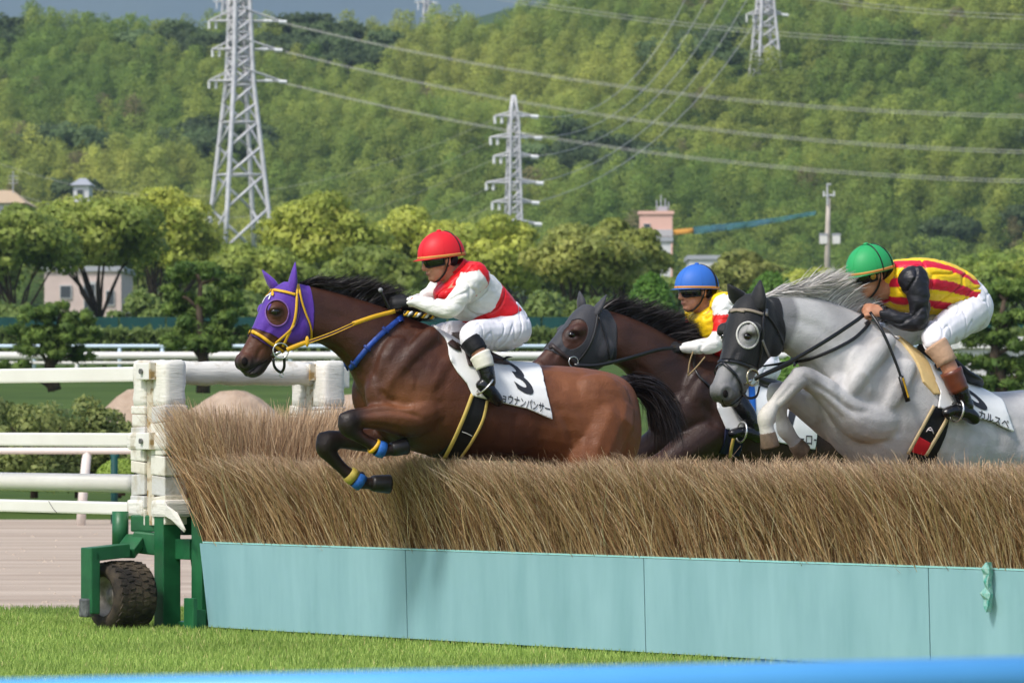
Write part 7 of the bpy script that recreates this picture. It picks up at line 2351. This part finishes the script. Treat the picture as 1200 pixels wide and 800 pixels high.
    # stirrup irons hang from the saddle of the horse
    for sg in (1, -1):
        q = P(*S['stirrup'])
        t_ = (foot[-1][0] - foot[0][0]).normalized()
        if sg < 0: q = R.mir(q); t_ = (footF[-1][0] - footF[0][0]).normalized()
        add_mesh('stirrup', ring(q, t_, .060, .0055), m_steel2, S['horse'])
    return root

def c3(r, g, b): return np.array(srgb(r, g, b)[:3])
RED, WHITE, YEL, BLK = c3(222, 28, 36), c3(236, 234, 228), c3(250, 208, 30), c3(34, 34, 40)

def px_poly(R, pts, v):
    return [(R.loc(R.p(x, y, v)).x, R.loc(R.p(x, y, v)).z) for x, y in pts]

def paint1(R, A, L_, aN, aF):
    c = np.tile(RED, (len(A), 1))
    band = in_poly(L_[:, 0], L_[:, 2], px_poly(R, [(575, 316), (592, 328), (574, 366), (548, 378), (528, 366), (556, 345), (566, 334)], .12))
    c[band] = WHITE
    sl = np.minimum(aN, aF) < .013
    cap = in_poly(L_[:, 0], L_[:, 2], px_poly(R, [(560, 300), (590, 320), (572, 340), (563, 326), (556, 317), (541, 320), (535, 300)], .15))
    c[sl & ~cap] = WHITE
    return c
def paint2(R, A, L_, aN, aF):
    c = np.tile(YEL, (len(A), 1))
    sl = np.minimum(aN, aF) < .012
    c[sl] = WHITE
    z0, z1 = R.p(850, 389, .2).z, R.p(850, 369, .2).z
    u0 = R.loc(R.p(836, 400, .2)).x
    c[sl & (A[:, 2] > z0) & (A[:, 2] < z1)] = c3(226, 40, 34)
    low = in_poly(L_[:, 0], L_[:, 2], px_poly(R, [(806, 384), (834, 400), (850, 404), (900, 440), (800, 440)], .05))
    c[low & ~sl] = c3(222, 36, 30)
    return c
def paint3(R, A, L_, aN, aF):
    bk = [(1030, 312), (1047, 305), (1062, 303), (1085, 303), (1108, 308), (1128, 318), (1136, 326)]
    fr = [(1024, 340), (1038, 352), (1052, 360), (1066, 364), (1080, 366), (1103, 368), (1110, 369)]
    def ln(pts): q = np.array([(R.loc(R.p(x, y, .1)).x, R.loc(R.p(x, y, .1)).z) for x, y in pts]); return q[np.argsort(q[:, 0])]
    b, f = ln(bk), ln(fr)
    sh = 0.4 * (L_[:, 2] - L_[:, 2].mean())
    wb = np.interp(L_[:, 0], b[:, 0], b[:, 1]); wf = np.interp(L_[:, 0], f[:, 0], f[:, 1])
    fr_ = (wb - L_[:, 2]) / (wb - wf)
    red = ((fr_ > .05) & (fr_ < .18)) | ((fr_ > .38) & (fr_ < .58)) | ((fr_ > .77) & (fr_ < .89))
    c = np.tile(YEL, (len(A), 1)); c[red] = c3(214, 30, 60)
    c[np.minimum(aN, aF) < .012] = BLK
    return c

m_sock_b = mat('black_band', srgb(22, 22, 24), .6, .3, bump=.002, bscale=80)
m_cuff_w = mat('white_cuff', srgb(228, 224, 208), .6, .3, bump=.003, bscale=40)
J1 = dict(label='rider in a red cap and red and white silks on the leading bay horse', seat=(592, 405), head=(516, 304, 0), tilt=.22, yaw=.12, neck=(539, 322), horse=horse1,
    torso=[(544, 306, 526, 324, .075), (556, 308, 512, 342, .17), (570, 318, 517, 356, .188), (584, 332, 534, 372, .172), (597, 347, 550, 379, .155), (608, 361, 562, 388, .155)],
    pelvis=[(603, 352, 556, 380, .145), (614, 368, 564, 396, .16), (618, 384, 576, 408, .165), (608, 402, 590, 412, .11)],
    armN=[(556, 325, .17, .066), (545, 340, .20, .058), (532, 357, .21, .053), (524, 362, .20, .050), (504, 358, .16, .042), (487, 353, .12, .034), (480, 353, .10, .031)],
    armF=[(526, 326, -.17, .062), (514, 338, -.20, .055), (504, 347, -.21, .050), (492, 352, -.16, .041), (482, 356, -.10, .033), (477, 357, -.08, .030)],
    legN=[(604, 386, .09, .098), (578, 392, .15, .090), (556, 392, .235, .076), (551, 399, .275, .060), (559, 410, .305, .053), (565, 421, .325, .052), (570, 436, .34, .044), (572, 448, .34, .040)],
    knee_i=3, boot_i=5, boots=[(3, 5, .05, .60, m_sock_b, 'leg_band', .004), (4, 7, .2, .56, m_cuff_w, 'boot_cuff', .006)],
    foot=[(564, 451, .34, .034), (570, 455, .34, .040), (578, 463, .34, .040), (584, 471, .34, .033)], stirrup=(568, 452, .34),
    glove=mat('black_glove', srgb(24, 24, 26), .6, .3), cap=mat('red_cap', srgb(222, 34, 44), .5, .35), cap_cords=[(-.28, -.5)], paint=paint1,
    collar=[(541, 320), (533, 312)], collar_mat=mat('red_collar', srgb(214, 30, 38), .5, .3))
build_rider(H1, J1)

m_sock_t = mat('tan_sock', srgb(194, 158, 130), .8, .2, bump=.003, bscale=60)
m_cuff_b = mat('brown_cuff', srgb(112, 58, 36), .35, .5, nscale=20, col2=srgb(92, 46, 30))
J3 = dict(label='rider in a green cap and yellow and red striped silks on the grey horse', seat=(1130, 395), head=(1019, 321, 0), tilt=.32, yaw=.05, neck=(1042, 334), horse=horse3,
    torso=[(1046, 307, 1034, 334, .08), (1062, 303, 1040, 354, .17), (1085, 303, 1058, 364, .188), (1108, 308, 1084, 367, .172), (1128, 319, 1104, 369, .155), (1138, 329, 1114, 374, .155)],
    pelvis=[(1130, 320, 1104, 366, .145), (1144, 333, 1110, 377, .16), (1153, 352, 1118, 388, .165), (1150, 372, 1132, 392, .12)],
    armN=[(1070, 328, .18, .066), (1076, 345, .205, .058), (1078, 364, .21, .053), (1074, 377, .20, .050), (1058, 376, .17, .044), (1042, 369, .13, .035), (1035, 366, .11, .031)],
    armF=[(1036, 336, -.17, .062), (1036, 352, -.20, .055), (1036, 366, -.20, .050), (1030, 366, -.14, .041), (1024, 364, -.08, .033), (1021, 363, -.06, .030)],
    legN=[(1140, 362, .09, .100), (1118, 380, .15, .094), (1098, 394, .235, .080), (1096, 403, .275, .064), (1106, 418, .305, .054), (1114, 434, .325, .054), (1124, 458, .34, .047), (1132, 476, .34, .042)],
    knee_i=3, boot_i=6, boots=[(3, 6, .0, .52, m_sock_t, 'sock', .003), (5, 7, .0, .55, m_cuff_b, 'boot_cuff', .006)],
    foot=[(1109, 484, .34, .028), (1118, 481, .34, .036), (1132, 484, .34, .042), (1141, 490, .34, .036)], stirrup=(1121, 481, .34),
    glove=None, cap=mat('green_cap', srgb(44, 160, 92), .52, .35), cap_cords=[(.02, .0), (-.3, -.55)], disc=True, paint=paint3,
    collar=[(1045, 330), (1036, 320)], collar_mat=mat('yellow_collar', srgb(240, 200, 40), .5, .3))
build_rider(H3, J3)

J2 = dict(label='rider in a blue cap and yellow silks with red-banded white sleeves on the dark bay', seat=(885, 435), head=(815, 341, 0), tilt=.10, yaw=.10, neck=(836, 356), horse=horse2,
    torso=[(840, 342, 826, 356, .075), (852, 344, 813, 374, .165), (864, 356, 818, 394, .182), (882, 376, 832, 412, .17), (894, 398, 848, 424, .155), (902, 412, 858, 436, .155)],
    pelvis=[(898, 400, 852, 426, .145), (906, 416, 860, 440, .16), (908, 432, 870, 450, .165), (900, 448, 884, 456, .11)],
    armN=[(849, 359, .17, .062), (847, 376, .20, .055), (844, 394, .21, .051), (834, 404, .20, .048), (819, 406, .16, .041), (806, 407, .12, .034), (800, 407, .10, .030)],
    armF=[(818, 364, -.17, .060), (813, 380, -.20, .054), (811, 394, -.20, .049), (806, 402, -.14, .040), (800, 406, -.08, .033), (796, 407, -.06, .030)],
    legN=[(894, 432, .09, .096), (872, 440, .15, .088), (856, 446, .235, .074), (856, 454, .275, .060), (864, 466, .305, .052), (872, 480, .325, .050), (880, 494, .34, .043), (883, 502, .34, .040)],
    knee_i=3, boot_i=4, boots=[(3, 5, .0, .4, m_cuff_w, 'boot_cuff', .004)],
    foot=[(858, 508, .34, .028), (868, 506, .34, .034), (880, 508, .34, .040), (888, 513, .34, .034)], stirrup=(869, 506, .34),
    glove=mat('black_glove', (0, 0, 0)), cap=mat('blue_cap', srgb(54, 110, 196), .55, .35), cap_cords=[(-.2, -.55), (-.3, -.6)], paint=paint2,
    collar=[(839, 354), (831, 346)], collar_mat=mat('yellow_collar', (0, 0, 0)))
build_rider(H2, J2)

# whips held by the riders
def whip(label, pts, vs, R, rad, tipband=None):
    root = thing('riding_whip', R.p(*pts[0], vs[0]), label, 'whip')
    Q = curve_pts([R.p(x, y, v) for (x, y), v in zip(pts, vs)], 5)
    add_mesh('shaft', tube_data(Q, list(np.linspace(rad, rad * .8, len(Q))), 8), m_black_l, root)
    if tipband:
        a, b = R.p(*tipband[0], vs[-1]), R.p(*tipband[1], vs[-1])
        bd = add_mesh('flap', tube_data([a, b], rad * 1.7, 8), m_black_l, root)
        for k in range(7):
            c = a.lerp(b, .12 + .11 * k) + R.n * rad * 1.72
            V, Fc = Geo().box(c, (b - a).normalized() * .009, (b - a).normalized().cross(R.n) * .005, R.n * .0006).V, [(0, 2, 3, 1), (4, 5, 7, 6), (0, 1, 5, 4), (2, 6, 7, 3), (0, 4, 6, 2), (1, 3, 7, 5)]
            add_mesh('yellow_mark', (V, Fc), m_yellow, bd, False)
    else:
        add_mesh('knob', ball(Q[0], rad * 1.5), mat('grey_knob', srgb(140, 140, 142), .4, .4), root)
whip('short black whip with a grey knob sticking up from the hand of the red-capped rider', [(446, 340), (450, 349), (456, 361), (462, 368)], [.12, .12, .11, .1], H1, .009)
whip('long black whip with a yellow-marked flap lying along the shoulder of the grey horse', [(1020, 366), (1034, 388), (1048, 420), (1057, 446), (1063, 470)], [.16, .24, .275, .29, .30], H3, .0085, [(1055.5, 441), (1064, 470)])
# twisted yellow and black neck cord in the hand of the red-capped rider
for k in range(3):
    pts = []
    for i in range(17):
        x = 474 + (508 - 474) * i / 16
        ph = i * 1.3 + k * 2.1
        pts.append(H1.p(x, 367 + 4 * i / 16 + 2.2 * math.cos(ph), .12 + .012 * math.sin(ph)))
    add_mesh('neck_cord', tube_data(pts, .0075, 7), [m_yellow, m_black_l, m_cloth][k], horse1)
# ------------------------------------------------------------------ haze
g = Geo()
g.box((0, 5000, 400), (5200, 0, 0), (0, 5200, 0), (0, 0, 401.5))
mh = bpy.data.materials.new('haze'); mh.use_nodes = True
N, L = mh.node_tree.nodes, mh.node_tree.links
N.remove(N['Principled BSDF'])
pv = N.new('ShaderNodeVolumePrincipled')
pv.inputs['Color'].default_value = (0.62, 0.79, 1.0, 1)
pv.inputs['Density'].default_value = 0.00013
pv.inputs['Anisotropy'].default_value = 0.2
L.new(pv.outputs[0], N['Material Output'].inputs['Volume'])
tag(put('haze', g.mesh('haze'), mh), 'thin bluish haze over the far hills', 'haze', kind='stuff')
